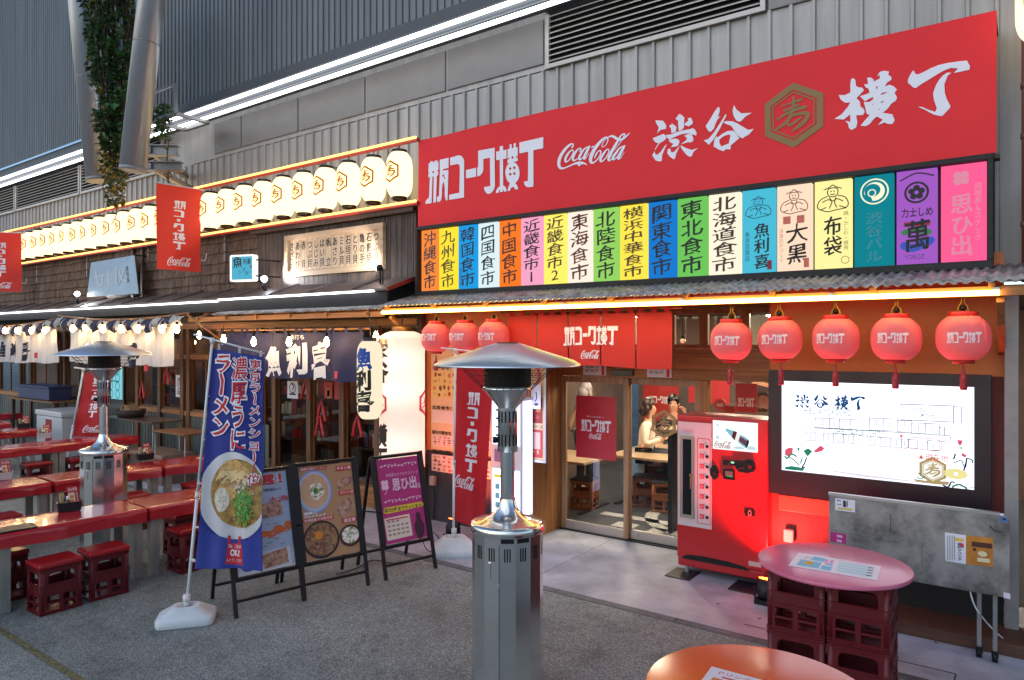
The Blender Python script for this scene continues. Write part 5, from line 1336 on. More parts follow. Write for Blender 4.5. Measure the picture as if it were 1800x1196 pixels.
# ------------------------------------------------------------------ patio heaters
HST = mat("stainless heater steel", 'e2e2de', .17, .97, bump=.012, bscale=6, stretch=(14, 14, .8))
HHAT = mat("spun aluminium hood", 'dfe6ea', .28, .85, bump=.03, bscale=3, stretch=(1, 1, 40))
MESHD = mat("dark emitter screen", '2e2724', .5, .5)
SLOT = mat("dark slot", '08080a', .8)
def heater(label, loc, rz):
    o = thing("patio_heater", label, "patio heater", loc, rz, "patio heaters between the tables")
    # faceted tank
    N = 14; r = .236
    mb = MB(); mb.lathe([(r, .02), (r, 1.145)], seg=N, smooth=False); mb.lathe([(r * 1.02, 0.0), (r * 1.02, .05), (r, .055)], seg=48); mb.build("tank_housing", HST, o)
    mb = MB()
    for k in range(N):
        a0 = 2 * math.pi * k / N; a1 = 2 * math.pi * (k + 1) / N
        p0 = Vector((r * math.cos(a0), r * math.sin(a0), 0)); p1 = Vector((r * math.cos(a1), r * math.sin(a1), 0)); n = ((p0 + p1) / 2).normalized() * .0012
        for j in (-1, 0, 1):
            c = p0.lerp(p1, .5 + j * .16); d = (p1 - p0).normalized() * .0045
            mb.add([c - d + n + Vector((0, 0, .99)), c + d + n + Vector((0, 0, .99)), c + d + n + Vector((0, 0, 1.075)), c - d + n + Vector((0, 0, 1.075))], [(0, 1, 2, 3)])
    mb.build("vent_slots", SLOT, o)
    for a in (0, 1):
        k = [10, 11][a]
        a0 = 2 * math.pi * k / N; a1 = 2 * math.pi * (k + 1) / N
        p0 = Vector((r * math.cos(a0), r * math.sin(a0), 0)); p1 = Vector((r * math.cos(a1), r * math.sin(a1), 0)); n = ((p0 + p1) / 2).normalized() * .0012
        A = p0.lerp(p1, .1) + n; B = p0.lerp(p1, .9) + n
        mb = MB(); mb.add([A + Vector((0, 0, 1.108)), B + Vector((0, 0, 1.108)), B + Vector((0, 0, 1.136)), A + Vector((0, 0, 1.136))], [(0, 1, 2, 3)]); mb.build("hand_hole", SLOT, o)
    k = 9; a0 = 2 * math.pi * k / N; a1 = 2 * math.pi * (k + 1) / N
    p0 = Vector((r * math.cos(a0), r * math.sin(a0), 0)); p1 = Vector((r * math.cos(a1), r * math.sin(a1), 0)); n = ((p0 + p1) / 2).normalized()
    mb = MB(); c = p0.lerp(p1, .35) + n * .004; mb.bar(c + Vector((0, 0, .88)), c + Vector((0, 0, .98)), .018, .008, up=n); mb.build("door_pull", HST, o)
    mb = MB(); c = p0.lerp(p1, .97); mb.tube([c, c + n * .012 + Vector((0, 0, 0))], .011, 12); l_ = mb.build("door_lock", ALU, o); l_.location = (0, 0, .84)
    c = p1 * 1.0015; mb = MB(); mb.bar((c.x, c.y, .06), (c.x, c.y, 1.10), .004, .003); mb.build("door_seam", SLOT, o)
    mb = MB(); mb.lathe([(.2445, 1.140), (.2475, 1.150), (.2475, 1.183), (.242, 1.192), (.215, 1.200), (.16, 1.213), (.115, 1.232), (.085, 1.258), (.066, 1.29), (.055, 1.325), (.052, 1.35)], seg=56); mb.build("lid", HST, o)
    mb = MB(); mb.lathe([(.0478, 1.34), (.0478, 1.67)], seg=32); mb.build("post", HST, o)
    mb = MB(); mb.lathe([(.05, 1.655), (.0665, 1.66), (.0665, 1.955)], seg=40); mb.build("burner_head", HST, o)
    mb = MB()
    for k in range(16):
        a = 2 * math.pi * (k + .5) / 16
        for (z0, z1) in ((1.70, 1.775), (1.855, 1.93)):
            c = Vector((math.cos(a), math.sin(a), 0)); t = Vector((-c.y, c.x, 0)) * .0052; q = c * .0673
            mb.add([q - t + Vector((0, 0, z0)), q + t + Vector((0, 0, z0)), q + t + Vector((0, 0, z1)), q - t + Vector((0, 0, z1))], [(0, 1, 2, 3)])
    mb.build("burner_slots", SLOT, o)
    mb = MB(); mb.lathe([(.0665, 1.952), (.156, 2.066)], seg=40); mb.build("funnel", HST, o)
    mb = MB(); mb.lathe([(.157, 2.066), (.166, 2.068), (.166, 2.092), (.155, 2.094)], seg=44); mb.build("ring_band", HST, o)
    mb = MB()
    for k in range(44):
        a = 2 * math.pi * k / 44; mb.tube([(.152 * math.cos(a), .152 * math.sin(a), 2.09), (.152 * math.cos(a), .152 * math.sin(a), 2.245)], .0035, 4, cap=False)
    for k in range(12): mb.lathe([(.1545, 2.095 + k * .0125), (.1545, 2.099 + k * .0125)], seg=44)
    mb.lathe([(.145, 2.09), (.145, 2.245)], seg=32); mb.build("emitter_screen", MESHD, o)
    mb = MB()
    for k in range(22):
        a = 2 * math.pi * k / 22; mb.tube([(.167 * math.cos(a), .167 * math.sin(a), 2.075), (.34 * math.cos(a), .34 * math.sin(a), 2.242)], .0018, 4, cap=False)
    for (rr, zz) in ((.2, 2.107), (.235, 2.14), (.27, 2.174), (.305, 2.208)):
        mb.tube([(rr * math.cos(R(15 * k)), rr * math.sin(R(15 * k)), zz) for k in range(25)], .0016, 4, cap=False)
    mb.build("wire_guard", IRONB, o)
    mb = MB(); mb.lathe([(.485, 2.230), (.488, 2.236), (.482, 2.241), (.448, 2.264), (.27, 2.320), (.088, 2.377), (.001, 2.378)], seg=72); mb.lathe([(.485, 2.232), (.30, 2.285), (.001, 2.32)], seg=72); mb.build("hood", HHAT, o)
    mb = MB(); mb.lathe([(.072, 2.374), (.072, 2.386), (.001, 2.386)], seg=28); mb.build("cap", mat("orange brown cap", '7a4a2c', .5), o)
    mb = MB(); mb.tube([(-.066, 0, 1.735), (-.085, 0, 1.735), (-.10, 0, 1.735)], [.02, .023, .021], 16); mb.build("knob", IRONB, o)
    return o
h0 = heater("tall stainless patio heater with a wide hood, standing in the foreground centre", (-2.776, 3.79, 0), math.atan2(sn, cs))
h1 = dup(h0, (-8.32, 3.72, 0), .9, "tall stainless patio heater standing between the red tables on the left")

# ------------------------------------------------------------------ crates and round tables
CRED = mat("dark red crate plastic", '5e0e17', .42, var=.15, vscale=6, bump=.03, bscale=30)
CORA = mat("orange brown crate plastic", '8a4a22', .45, var=.15, vscale=6)
def rrect(x0, y0, x1, y1, r, top=True):
    o = [(x0, y0), (x1, y0)]
    if top: o += [(x1 - r + r * math.cos(R(a)), y1 - r + r * math.sin(R(a))) for a in (0, 30, 60, 90)] + [(x0 + r - r * math.sin(R(a)), y1 - r + r * math.cos(R(a))) for a in (0, 30, 60, 90)]
    else: o += [(x1, y1), (x0, y1)]
    return o
def crate_mesh(W, D, Hc, name, m, parent):
    mb = MB(); t = .012
    for (wd, dp, ang) in ((W, D, 0), (D, W, 90), (W, D, 180), (D, W, 270)):
        ca, sa = math.cos(R(ang)), math.sin(R(ang))
        def fr(u, v, off, ca=ca, sa=sa, dp=dp):
            x, y = u, -dp / 2 - off
            return (x * ca - y * sa, x * sa + y * ca, v)
        h = wd / 2; q = wd * .13
        outer = [(-h + .0005, 0), (h - .0005, 0), (h - .0005, Hc), (-h + .0005, Hc)]
        holes = [rrect(-h + q * 1.35, Hc * .655, h - q * 1.35, Hc * .89, wd * .10)]
        for (a, b) in ((-h + q, -wd * .045), (wd * .045, h - q)):
            for (c, d) in ((Hc * .085, Hc * .215), (Hc * .25, Hc * .395)): holes.append([(a, c), (b, c), (b, d), (a, d)])
        mb.plate(outer, holes, fr, t)
        for z in (.012, .055, .44, .63, .955):
            z0 = Hc * z
            a = [fr(-h - .006, z0, .006), fr(h + .006, z0, .006), fr(h + .006, z0 + .008, .006), fr(-h - .006, z0 + .008, .006)]
            b = [fr(-h, z0 - .003, 0), fr(h, z0 - .003, 0), fr(h, z0 + .012, 0), fr(-h, z0 + .012, 0)]
            mb.add(a + b, [(0, 1, 2, 3), (4, 5, 1, 0), (3, 2, 6, 7)])
    mb.box(-W / 2 + t, -D / 2 + t, .012, W / 2 - t, D / 2 - t, .02)
    for sx in (-1, 1):
        for sy in (-1, 1): mb.tube([(sx * (W / 2 - .018), sy * (D / 2 - .018), 0.004), (sx * (W / 2 - .018), sy * (D / 2 - .018), Hc - .003)], .0225, 10)
    mb.box(-W / 2 + t, -D / 2 + t, Hc * .60, W / 2 - t, -D / 2 + t + .006, Hc * .64) if False else None
    return mb.build(name, m, parent)
def stool_proto(m, cush, label, cat="stool"):
    o = thing("crate_stool", label, cat, (0, 0, -50))
    crate_mesh(.27, .335, .40, "crate", m, o)
    mb = MB(); mb.box(-.15, -.182, .401, .15, .182, .452); mb.build("seat_pad", cush, o, bevel=.02, seg=4)
    return o
PAD = mat("red vinyl pad", 'a3131d', .32, coat=.2, bump=.03, bscale=14)
st0 = stool_proto(CRED, PAD, "x")
STL = [((-7.02, 2.72), .02, "red crate stool with red pad, nearest to the bottom left corner"), ((-7.03, 3.14), -.04, "red crate stool with red pad beside the front table legs, second from the left"),
       ((-7.66, 2.52), .05, "red crate stool half hidden under the nearest long table"), ((-7.10, 4.03), .02, "red crate stool half hidden behind the white pole of the blue flag"), ((-7.70, 4.3), .0, "red crate stool behind the far side of the nearest table, by the table legs"),
       ((-9.22, 3.02), .03, "red crate stool at the second table row, at the left edge"), ((-9.15, 4.42), -.03, "red crate stool at the second table row, just right of the farther heater"), ((-9.15, 5.32), .03, "red crate stool at the second table row, behind the blue flag"),
       ((-10.1, 4.1), 0, "red crate stool on the far side of the second table row"),
       ((-12.78, 4.68), .04, "red crate stool at the third table row, left of the farther heater"), ((-12.62, 5.92), 0, "red crate stool at the third table row, right of the farther heater"), ((-12.75, 5.3), 0, "red crate stool at the third table row, behind the farther heater"),
       ((-12.80, 4.1), .02, "red crate stool at the third table row, at the left edge of the picture")]
for i, (p, rz, lb) in enumerate(STL):
    if i == 0: st0.location = (p[0], p[1], 0); st0.rotation_euler = (0, 0, rz); st0['label'] = lb; st0['group'] = "red crate stools at the long tables"
    else: dup(st0, (p[0], p[1], 0), rz, lb)
RTOP_LIT_PINK = mat("red laminate tinted by light", 'c96884', .2, spec=.5, bump=.012, bscale=3, rvar=.05, var=.04, vscale=3)  # far top: pinkish sheen of the map screen put into the base colour
RTOP_LIT_ORANGE = mat("orange red laminate tinted by light", 'e65828', .22, spec=.5, bump=.012, bscale=3, rvar=.05, var=.05, vscale=3)  # near top: same red laminate, orange light on it put into the colour
def round_table(cx_, cy_, label, nm):
    o = thing("round_tabletop", label, "table", (cx_, cy_, .835))
    mb = MB(); mb.lathe([(.001, 0), (.485, 0), (.49, .004), (.49, .022), (.486, .027), (.001, .027)], seg=80); t_ = mb.build("top_board", RTOP_LIT_PINK if cy_ > 4 else RTOP_LIT_ORANGE, o, bevel=.002)
    return o
cr0 = thing("bottle_crate", "x", "crate", (0, 0, 0), group="dark red crates holding up the round tables")
crate_mesh(.36, .27, .415, "crate_shell", CRED, cr0)
tabs_ = ((-1.06, 5.255, "round red tabletop on stacked crates beside the lit map screen", "the round table by the map screen"), (-0.93, 3.13, "round red orange tabletop in the bottom foreground, cut off by the picture edge", "the foreground round table"))
first = True
for (cx_, cy_, lb, nm) in tabs_:
    round_table(cx_, cy_, lb, nm)
    ang = .05
    for (dx_, dy_) in ((-.19, -.15), (.19, -.15), (-.19, .15), (.19, .15)):
        for lv in (0, 1):
            x = cx_ + dx_ * math.cos(ang) - dy_ * math.sin(ang); y = cy_ + dx_ * math.sin(ang) + dy_ * math.cos(ang)
            l2 = "dark red crate, %s %s, %s layer under %s" % ("front" if dy_ < 0 else "rear", "left" if dx_ < 0 else "right", "upper" if lv else "lower", nm)
            if first: o = cr0; o.location = (x, y, lv * .418); o.rotation_euler = (0, 0, ang); o['label'] = l2; first = False
            else: o = dup(cr0, (x, y, lv * .418), ang, l2)
PAPERW = mat("white menu paper", 'd9d6e0', .45)
def sheet(label, pts, items, z, name="menu_sheet"):
    c = sum((Vector(p) for p in pts), Vector()) / 4
    o = thing(name, label, "menu sheet", (c.x, c.y, z))
    A, B, C, D = [Vector((p[0], p[1], z)) for p in pts]      # tl, tr, br, bl
    def fr(u, v, off):
        p = D.lerp(C, u).lerp(A.lerp(B, u), v); return (p.x, p.y, z + off)
    mb = MB(); mb.add([fr(0, 0, .001), fr(1, 0, .001), fr(1, 1, .001), fr(0, 1, .001), fr(0, 0, 0.0002), fr(1, 0, .0002), fr(1, 1, .0002), fr(0, 1, .0002)], [(0, 1, 2, 3), (7, 6, 5, 4), (0, 4, 5, 1), (1, 5, 6, 2), (2, 6, 7, 3), (3, 7, 4, 0)]); mb.build("paper", PAPERW, o, world=True)
    art(o, "print", fr, items, base=.0014, step=.0003, world=True)
    return o
PB = T('6fb8d8'); PP = T('d890b8'); PY = T('c8a028'); PD = T('27425a'); PR = T('c8303a'); PO = T('d87a30'); PG = T('5a9a4a')
zt3 = .8635
sheet("white printed menu sheet with blue tables lying on the round table by the map screen", [onZ(1403.9, 972, zt3), onZ(1548.4, 995.7, zt3), onZ(1542, 1021, zt3), onZ(1385.7, 994.6, zt3)],
      [(PB, join(rect(.08, .12, .34, .55), rect(.20, .62, .36, .9), rect(.36, .1, .48, .38), rect(.40, .45, .47, .6))), (PP, join(rect(.36, .62, .40, .85), rect(.42, .62, .46, .85), rect(.38, .44, .40, .6), rect(.5, .9, .93, .93))), (PY, join(ell(.2, .4, .05, .12), stroke([(.1, .3), (.16, .34), (.26, .28)], .03))), (T('a8d8e0'), join(*[rect(.53, .16 + k * .18, .9, .26 + k * .18) for k in range(4)])), (PD, join(*[rect(.87, .18 + k * .18, .93, .24 + k * .18) for k in range(4)], stroke([(.12, .66), (.15, .8), (.19, .72)], .012)))], zt3)
sheet("white printed sheet lying on the foreground round table at the bottom edge", [onZ(1251, 1172, zt3), onZ(1340, 1196, zt3), onZ(1320, 1240, zt3), onZ(1222, 1212, zt3)],
      [(PR, join(rect(.3, .66, .62, .72), htext('ドリンク', .2, .78, .8, .9, .02))), (PO, rect(.15, .3, .85, .6)), (PG, ell(.4, .45, .1, .1))], zt3)

# ------------------------------------------------------------------ long tables with red vinyl covers
VINYL = mat("red vinyl cover", 'b4202b', .2, coat=.35, spec=.6, bump=.28, bscale=7, var=.1, vscale=3)
LEGM = mat("pale grey square leg", '9a968f', .5, .3, var=.2, vscale=4, stretch=(3, 3, .6))
TYAW = -.053
def trestle():
    o = thing("long_table", "x", "table", (0, 0, -50))
    mb = MB(); mb.box(-.61, -.295, .645, .61, .295, .685); mb.build("tabletop", WOODX, o)
    for sx in (-.56, .56):
        for sy in (-.235, .235):
            mb = MB(); mb.box(sx - .042, sy - .042, 0, sx + .042, sy + .042, .645); mb.build("leg", LEGM, o, bevel=.004)
    for sy in (-.235, .235):
        mb = MB(); mb.box(-.518, sy - .02, .56, .518, sy + .02, .644); mb.build("apron", LEGM, o)
    return o
def cover():
    o = None
    mb = MB(); L_, W_2, zt4, dr = .628, .318, .70, .125
    def sec(t):   # profile across the table, t in 0..1
        P_ = [(-W_2 - .006, zt4 - dr), (-W_2 - .002, zt4 - .02), (-W_2 + .012, zt4), (0, zt4 + .001), (W_2 - .012, zt4), (W_2 + .002, zt4 - .02), (W_2 + .006, zt4 - dr)]
        k = t * 6; i = min(5, int(k)); f = k - i
        return (P_[i][0] * (1 - f) + P_[i + 1][0] * f, P_[i][1] * (1 - f) + P_[i + 1][1] * f)
    def fn(u, v):
        y, z = sec(v); x = -L_ + 2 * L_ * u
        n = noise.noise(Vector((x * 5, y * 5, z * 4))) * .004 + noise.noise(Vector((x * 17, y * 17, 4))) * .0018
        if z < zt4 - .03: y += n * 2.0 + .006 * math.sin(x * 9); z += .008 * math.sin(x * 6 + y)
        else: z += n * .6
        return (x, y, z)
    mb.grid(fn, 48, 24)
    for sx in (-1, 1):
        mb.grid(lambda u, v: (sx * (L_ + .004 + .01 * v * math.sin(u * 9)), -W_2 + 2 * W_2 * u, zt4 - .004 - dr * v * (1 + .1 * math.sin(u * 7))), 12, 6)
    ob = mb.build("vinyl_tablecloth", VINYL)
    setp(ob, "x", "tablecloth", "red vinyl covers on the long tables")
    return ob
ta0 = trestle(); co0 = cover(); ta0['group'] = "long tables under red covers"
rows_ = [(-7.475, [1.70, 2.985, 4.27], "nearest row"), (-9.72, [2.98, 4.28, 5.58], "second row"), (-13.12, [3.10, 4.40, 5.62], "third row"), (-15.65, [3.7, 4.98], "fourth row"), (-17.3, [4.0, 5.1], "fifth row"), (-19.3, [5.0, 6.0], "sixth row")]
nth = {2: ["left", "right"], 3: ["left", "middle", "right"]}
k_ = 0
for (X0, ys, nm) in rows_:
    for i, y in enumerate(ys):
        x = X0 + (y - 3.0) * .053
        l1 = "long table with pale square legs, %s one of the %s" % (nth[len(ys)][i], nm)
        l2 = "glossy red vinyl cover on the %s table of the %s" % (nth[len(ys)][i], nm)
        rz = R(90) + TYAW
        if k_ == 0:
            ta0.location = (x, y, 0); ta0.rotation_euler = (0, 0, rz); ta0['label'] = l1
            co0.location = (x, y, 0); co0.rotation_euler = (0, 0, rz); co0['label'] = l2
        else:
            dup(ta0, (x, y, 0), rz, l1)
            c2_ = co0.copy(); col.objects.link(c2_); c2_.location = (x, y, 0); c2_.rotation_euler = (0, 0, rz + random.uniform(-.006, .006)); c2_['label'] = l2
        k_ += 1
# table caddies
CADB = mat("black basket plastic", '19181a', .4); CADW = mat("white basket plastic", 'c9c4c2', .4)
CHOP = mat("bare chopstick wood", 'c2a67a', .6); SOY = mat("dark sauce bottle", '2a1712', .15, coat=.4)
def basket(m):
    o = thing("condiment_basket", "x", "basket", (0, 0, -50))
    mb = MB(); a, b, h = .105, .065, .085
    for s in (-1, 1):
        mb.add([(-a * .9, s * b * .9, 0), (a * .9, s * b * .9, 0), (a, s * b, h), (-a, s * b, h), (-a * .9, s * (b * .9 - .004), .004), (a * .9, s * (b * .9 - .004), .004), (a, s * (b - .004), h), (-a, s * (b - .004), h)], [(0, 1, 2, 3), (7, 6, 5, 4), (3, 2, 6, 7)])
        mb.add([(s * a * .9, -b * .9, 0), (s * a * .9, b * .9, 0), (s * a, b, h), (s * a, -b, h), (s * (a * .9 - .004), -b * .9, .004), (s * (a * .9 - .004), b * .9, .004), (s * (a - .004), b, h), (s * (a - .004), -b, h)], [(0, 1, 2, 3), (7, 6, 5, 4), (3, 2, 6, 7)])
    mb.quad((-a * .9, -b * .9, .004), (a * .9, -b * .9, .004), (a * .9, b * .9, .004), (-a * .9, b * .9, .004))
    for k in range(7):
        z = .012 + k * .010; f = .9 + .1 * z / h
        mb.box(-a * f - .002, -b * f - .002, z, a * f + .002, -b * f, z + .003); mb.box(-a * f - .002, b * f, z, a * f + .002, b * f + .002, z + .003)
    mb.build("shell", m, o)
    mb = MB()
    for s in (-1, 1): mb.box(-a - .006, s * b - .004, h - .004, a + .006, s * b + .004, h + .004); mb.box(s * a - .004, -b, h - .004, s * a + .004, b, h + .004)
    mb.build("rim", m, o); return o
bkB = basket(CADB); bkW = basket(CADW)
MENU_R = mat("red menu card", 'b01c2c', .3, coat=.3)
def menucard():
    o = thing("menu_card", "x", "menu", (0, 0, -50))
    def fr(u, v, off): return (.02 + v * .09, u - off * .0, .03 + v * .16) if False else (u, .35 * v - .012 - off, .02 + v * .93)
    mb = MB(); mb.plate([(-.05, 0), (.05, 0), (.05, .21), (-.05, .21)], [], fr, .004); mb.build("card", MENU_R, o)
    art(o, "print", fr, [(mat("menu cream print", 'd8d0b8', .5), rect(-.045, .015, .012, .15)), (PO, join(ell(-.016, .11, .02, .018), ell(-.018, .06, .022, .02))), (PG, ell(-.012, .1, .008)), (T('e8d8d8'), join(htext('飲み放題', -.04, .165, .04, .2, .01), vtext('おすすめ', .02, .02, .045, .15, 0))), (PY, rect(-.045, .012, .012, .03))], base=.0008)
    return o
mc0 = menucard()
def bottle():
    o = thing("sauce_bottle", "x", "bottle", (0, 0, -50))
    mb = MB(); mb.lathe([(.001, .005), (.026, .005), (.027, .01), (.027, .07), (.022, .09), (.012, .105), (.011, .115)], seg=16); mb.build("glass", SOY, o)
    mb = MB(); mb.lathe([(.015, .112), (.016, .135), (.012, .142), (.001, .143)], seg=14); mb.build("cap", WHITE, o); return o
bo0 = bottle()
def chops():
    o = thing("chopstick_bundle", "x", "chopsticks", (0, 0, -50)); mb = MB()
    for k in range(14):
        x, y = random.uniform(-.02, .02), random.uniform(-.014, .014); mb.bar((x, y, .006), (x * 1.5 + random.uniform(-.01, .01), y * 1.4, random.uniform(.155, .175)), .006)
    mb.build("sticks", CHOP, o); return o
ch0 = chops()
cad = [((122, 897), bkB, "black", "the nearest table row", 1.25), ((255, 808), bkB, "black", "the second row by the blue flag", 1.35), ((4, 843), bkW, "white", "the second row at the left edge", 1.2), ((78, 770), bkW, "white", "the third table row", 1.2), ((42, 752), bkB, "black", "the fourth table row", 1.2)]
used = set()
for i, (pp, proto, cn, where, rz) in enumerate(cad):
    p = onZ(pp[0], pp[1], .705); k = 1.0
    def put(pr, dx_, dy_, dz, r2, lb, grp):
        loc = p + Matrix.Rotation(rz, 3, 'Z') @ Vector((dx_, dy_, dz))
        if pr.name in used: o = dup(pr, loc, r2, lb)
        else: used.add(pr.name); o = pr; o.location = loc; o.rotation_euler = (0, 0, r2); o['label'] = lb
        o['group'] = grp; return o
    put(proto, 0, 0, 0, rz, "%s plastic condiment basket on %s" % (cn, where), "condiment baskets on the long tables")
    put(mc0, .045, .0, .006, rz + .35, "red picture menu card in the %s basket on %s" % (cn, where), "menu cards in the baskets")
    put(bo0, -.015, -.02, .004, 0, "dark sauce bottle in the %s basket on %s" % (cn, where), "sauce bottles in the baskets")
    put(ch0, -.065, .015, .004, 0, "bundle of chopsticks in the %s basket on %s" % (cn, where), "chopsticks in the baskets")
fd = thing("menu_folder", "closed black menu folder lying on the nearest red table at the left edge", "menu folder", tuple(onZ(25, 930, .706)), 1.45)
mb = MB(); mb.box(-.16, -.11, 0, .16, .11, .012); mb.build("cover", CADB, fd, bevel=.004)
# ------------------------------------------------------------------ pole flags
def noboripole(o, base, top, arm_end, r=.011):
    mb = MB(); mb.tube([base, base.lerp(top, .42)], r * 1.25, 10); mb.tube([base.lerp(top, .42), top], r, 10); mb.tube([base.lerp(top, .41), base.lerp(top, .43)], r * 1.7, 10); mb.build("pole", PVCW, o, world=True)
    mb = MB(); mb.tube([top - (arm_end - top) * .35 + Vector((0, 0, .02)), arm_end], r * .75, 8); mb.tube([top - Vector((0, 0, .02)), top + Vector((0, 0, .03))], r * 1.7, 10); mb.build("cross_arm", PVCW, o, world=True)
def waterbase(o, c, rz, w_=.44, d_=.30, h_=.15):
    M_ = Matrix.Translation(c) @ Matrix.Rotation(rz, 4, 'Z')
    mb = MB()
    def ringp(sx, sy, z, rr=.06, n=5):
        out = []
        for (qx, qy, a0) in ((1, 1, 0), (-1, 1, 90), (-1, -1, 180), (1, -1, 270)):
            for k in range(n):
                a = R(a0 + 90 * k / (n - 1)); out.append(M_ @ Vector((qx * (sx - rr) + rr * math.cos(a), qy * (sy - rr) + rr * math.sin(a), z)))
        return out
    secs = [(w_ / 2 * .96, d_ / 2 * .96, .004, .05), (w_ / 2, d_ / 2, .02, .06), (w_ / 2, d_ / 2, .065, .06), (w_ / 2 * .95, d_ / 2 * .93, .08, .06), (w_ / 2 * .52, d_ / 2 * .56, h_ - .012, .05), (w_ / 2 * .46, d_ / 2 * .5, h_, .05), (w_ / 2 * .24, d_ / 2 * .34, h_, .035), (w_ / 2 * .2, d_ / 2 * .28, h_ - .03, .03)]
    n = 20; V = []
    for s_ in secs: V += ringp(*s_)
    Fc = [(i * n + k, i * n + (k + 1) % n, (i + 1) * n + (k + 1) % n, (i + 1) * n + k) for i in range(len(secs) - 1) for k in range(n)]
    Fc.append(tuple((len(secs) - 1) * n + k for k in range(n)))
    mb.add(V, Fc, 0, True); mb.build("water_base", mat("white plastic tank", 'cdd3d6', .42, var=.12, vscale=6, bump=.03, bscale=20), o, world=True)
    mb = MB(); mb.add([M_ @ Vector(v) for v in ((-w_ / 2 * .80, -.05, .095), (-w_ / 2 * .80, .02, .095), (-w_ / 2 * .68, .02, .113), (-w_ / 2 * .68, -.05, .113))], [(0, 1, 2, 3)]); mb.build("label_patch", T('8a9696'), o, world=True)
    mb = MB(); mb.add([M_ @ Vector(v) for v in ((-w_ / 2 - .002, -.03, .004), (-w_ / 2 - .002, .0, .004), (-w_ / 2 - .002, .0, .05), (-w_ / 2 - .002, -.03, .05))], [(0, 1, 2, 3)]); mb.build("drain_notch", SLOT, o, world=True)
    mb = MB(); mb.tube([M_ @ Vector((0, 0, h_ - .02)), M_ @ Vector((0, 0, h_ + .05))], .022, 12); mb.tube([M_ @ Vector((0, 0, h_ + .03)), M_ @ Vector((0, 0, h_ + .085))], .03, 12); mb.build("socket_collar", PVCW, o, world=True)
def flagframe(TL, TR, BL, BR, amp=.012, seed=0, toward=None):
    n = (TR - TL).cross(BL - TL).normalized()
    if n.dot(Vector((0, 0, CH)) - TL) < 0: n = -n
    def fr(u, v, off):
        p = BL.lerp(BR, u).lerp(TL.lerp(TR, u), v)
        d = 1 - v
        k = amp * (.3 + d) * (math.sin(u * 6 + seed + v * 4) + .6 * math.sin(v * 11 + seed * 2 + u * 2) + .35 * math.sin(u * 17 + v * 3 + seed)) + amp * .8 * noise.noise(Vector((u * 3, v * 6, seed)))
        q = p + n * (off + k); return tuple(q)
    return fr
BLUEF = mat("blue flag cloth", '28348c', .6, translucent=.15, bump=.05, bscale=6)
nf = thing("pole_flag", "blue upright flag with red ramen lettering and a noodle bowl photo on a white pole", "flag", tuple(onZ(328, 1092)), group="pole flags")
zf_ = 6.02
base = onZ(328, 1092); base.z = .12
top = atD(373, 600, 6.02); arm = atD(465, 622, 6.05)
TL_, TR_, BL_, BR_ = atD(383, 612, 6.03), atD(463, 628, 6.06), atD(346, 997, 5.98), atD(462, 1004, 6.02)
TL_ = atD(371, 613, 6.03)
noboripole(nf, base, top, arm)
waterbase(nf, onZ(328, 1094), math.atan2(sn, cs) + .28, .46, .30)
frN = flagframe(TL_, TR_, BL_, BR_, .019, 1.3)
mb = MB(); mb.grid(lambda u, v: frN(u, v, 0), 16, 40); mb.build("cloth", BLUEF, nf, world=True)
FRD = T('c41f2c'); BOWL = mat("white bowl print", 'd3d0d2', .5, var=.06, vscale=5); BROTH = mat("ramen broth print", 'b08a48', .5, var=.5, vscale=14, col2='6f4f24', ramp=(.3, .7)); NOOD = mat("noodle print", 'd8b070', .5, var=.3, vscale=22, col2='a87838'); SPRO = mat("sprout print", 'dcd4c4', .5, var=.3, vscale=30, col2='b0a48c'); GREEN = mat("green onion print", '4a8a38', .5, var=.6, vscale=40, col2='1c4a1c', ramp=(.35, .6))
def _chop(n, sd):
    rnd = random.Random(sd); o_ = []
    for k in range(n):
        a, q = rnd.uniform(0, 6.28), rnd.uniform(0, 6.28); r_ = rnd.random() ** .5
        x, y = .68 + .19 * r_ * math.cos(a), .295 + .10 * r_ * math.sin(a); dx_, dy_ = .022 * math.cos(q), .011 * math.sin(q)
        if x > .96: continue
        o_.append(poly([(x - dx_ - dy_ * .4, y - dy_ + dx_ * .12), (x + dx_ - dy_ * .4, y + dy_ + dx_ * .12), (x + dx_ + dy_ * .4, y + dy_ - dx_ * .12), (x - dx_ + dy_ * .4, y - dy_ - dx_ * .12)]))
    return lay(*o_[:0], join(*o_))
def outl(s, x0, y0, x1, y1, b=.015, seed=0): return [(BWHITE, vtext(s, x0, y0, x1, y1, b + .055, .05, .10, seed)), (FRD, vtext(s, x0, y0, x1, y1, b, .05, .10, seed))]
def blob(cx_, cy_, rx, ry, seed, n=26, k=.18): return poly([(cx_ + rx * (1 + k * noise.noise(Vector((math.cos(2 * math.pi * i / n) * 1.5, math.sin(2 * math.pi * i / n) * 1.5, seed)))) * math.cos(2 * math.pi * i / n), cy_ + ry * (1 + k * noise.noise(Vector((math.cos(2 * math.pi * i / n) * 1.5, math.sin(2 * math.pi * i / n) * 1.5, seed + 3)))) * math.sin(2 * math.pi * i / n)) for i in range(n)])
def clipx(pts): return [(min(.998, max(.002, x)), y) for x, y in pts]
bowl_o = poly(clipx(circ(.52, .335, .56, .205, 40))); 
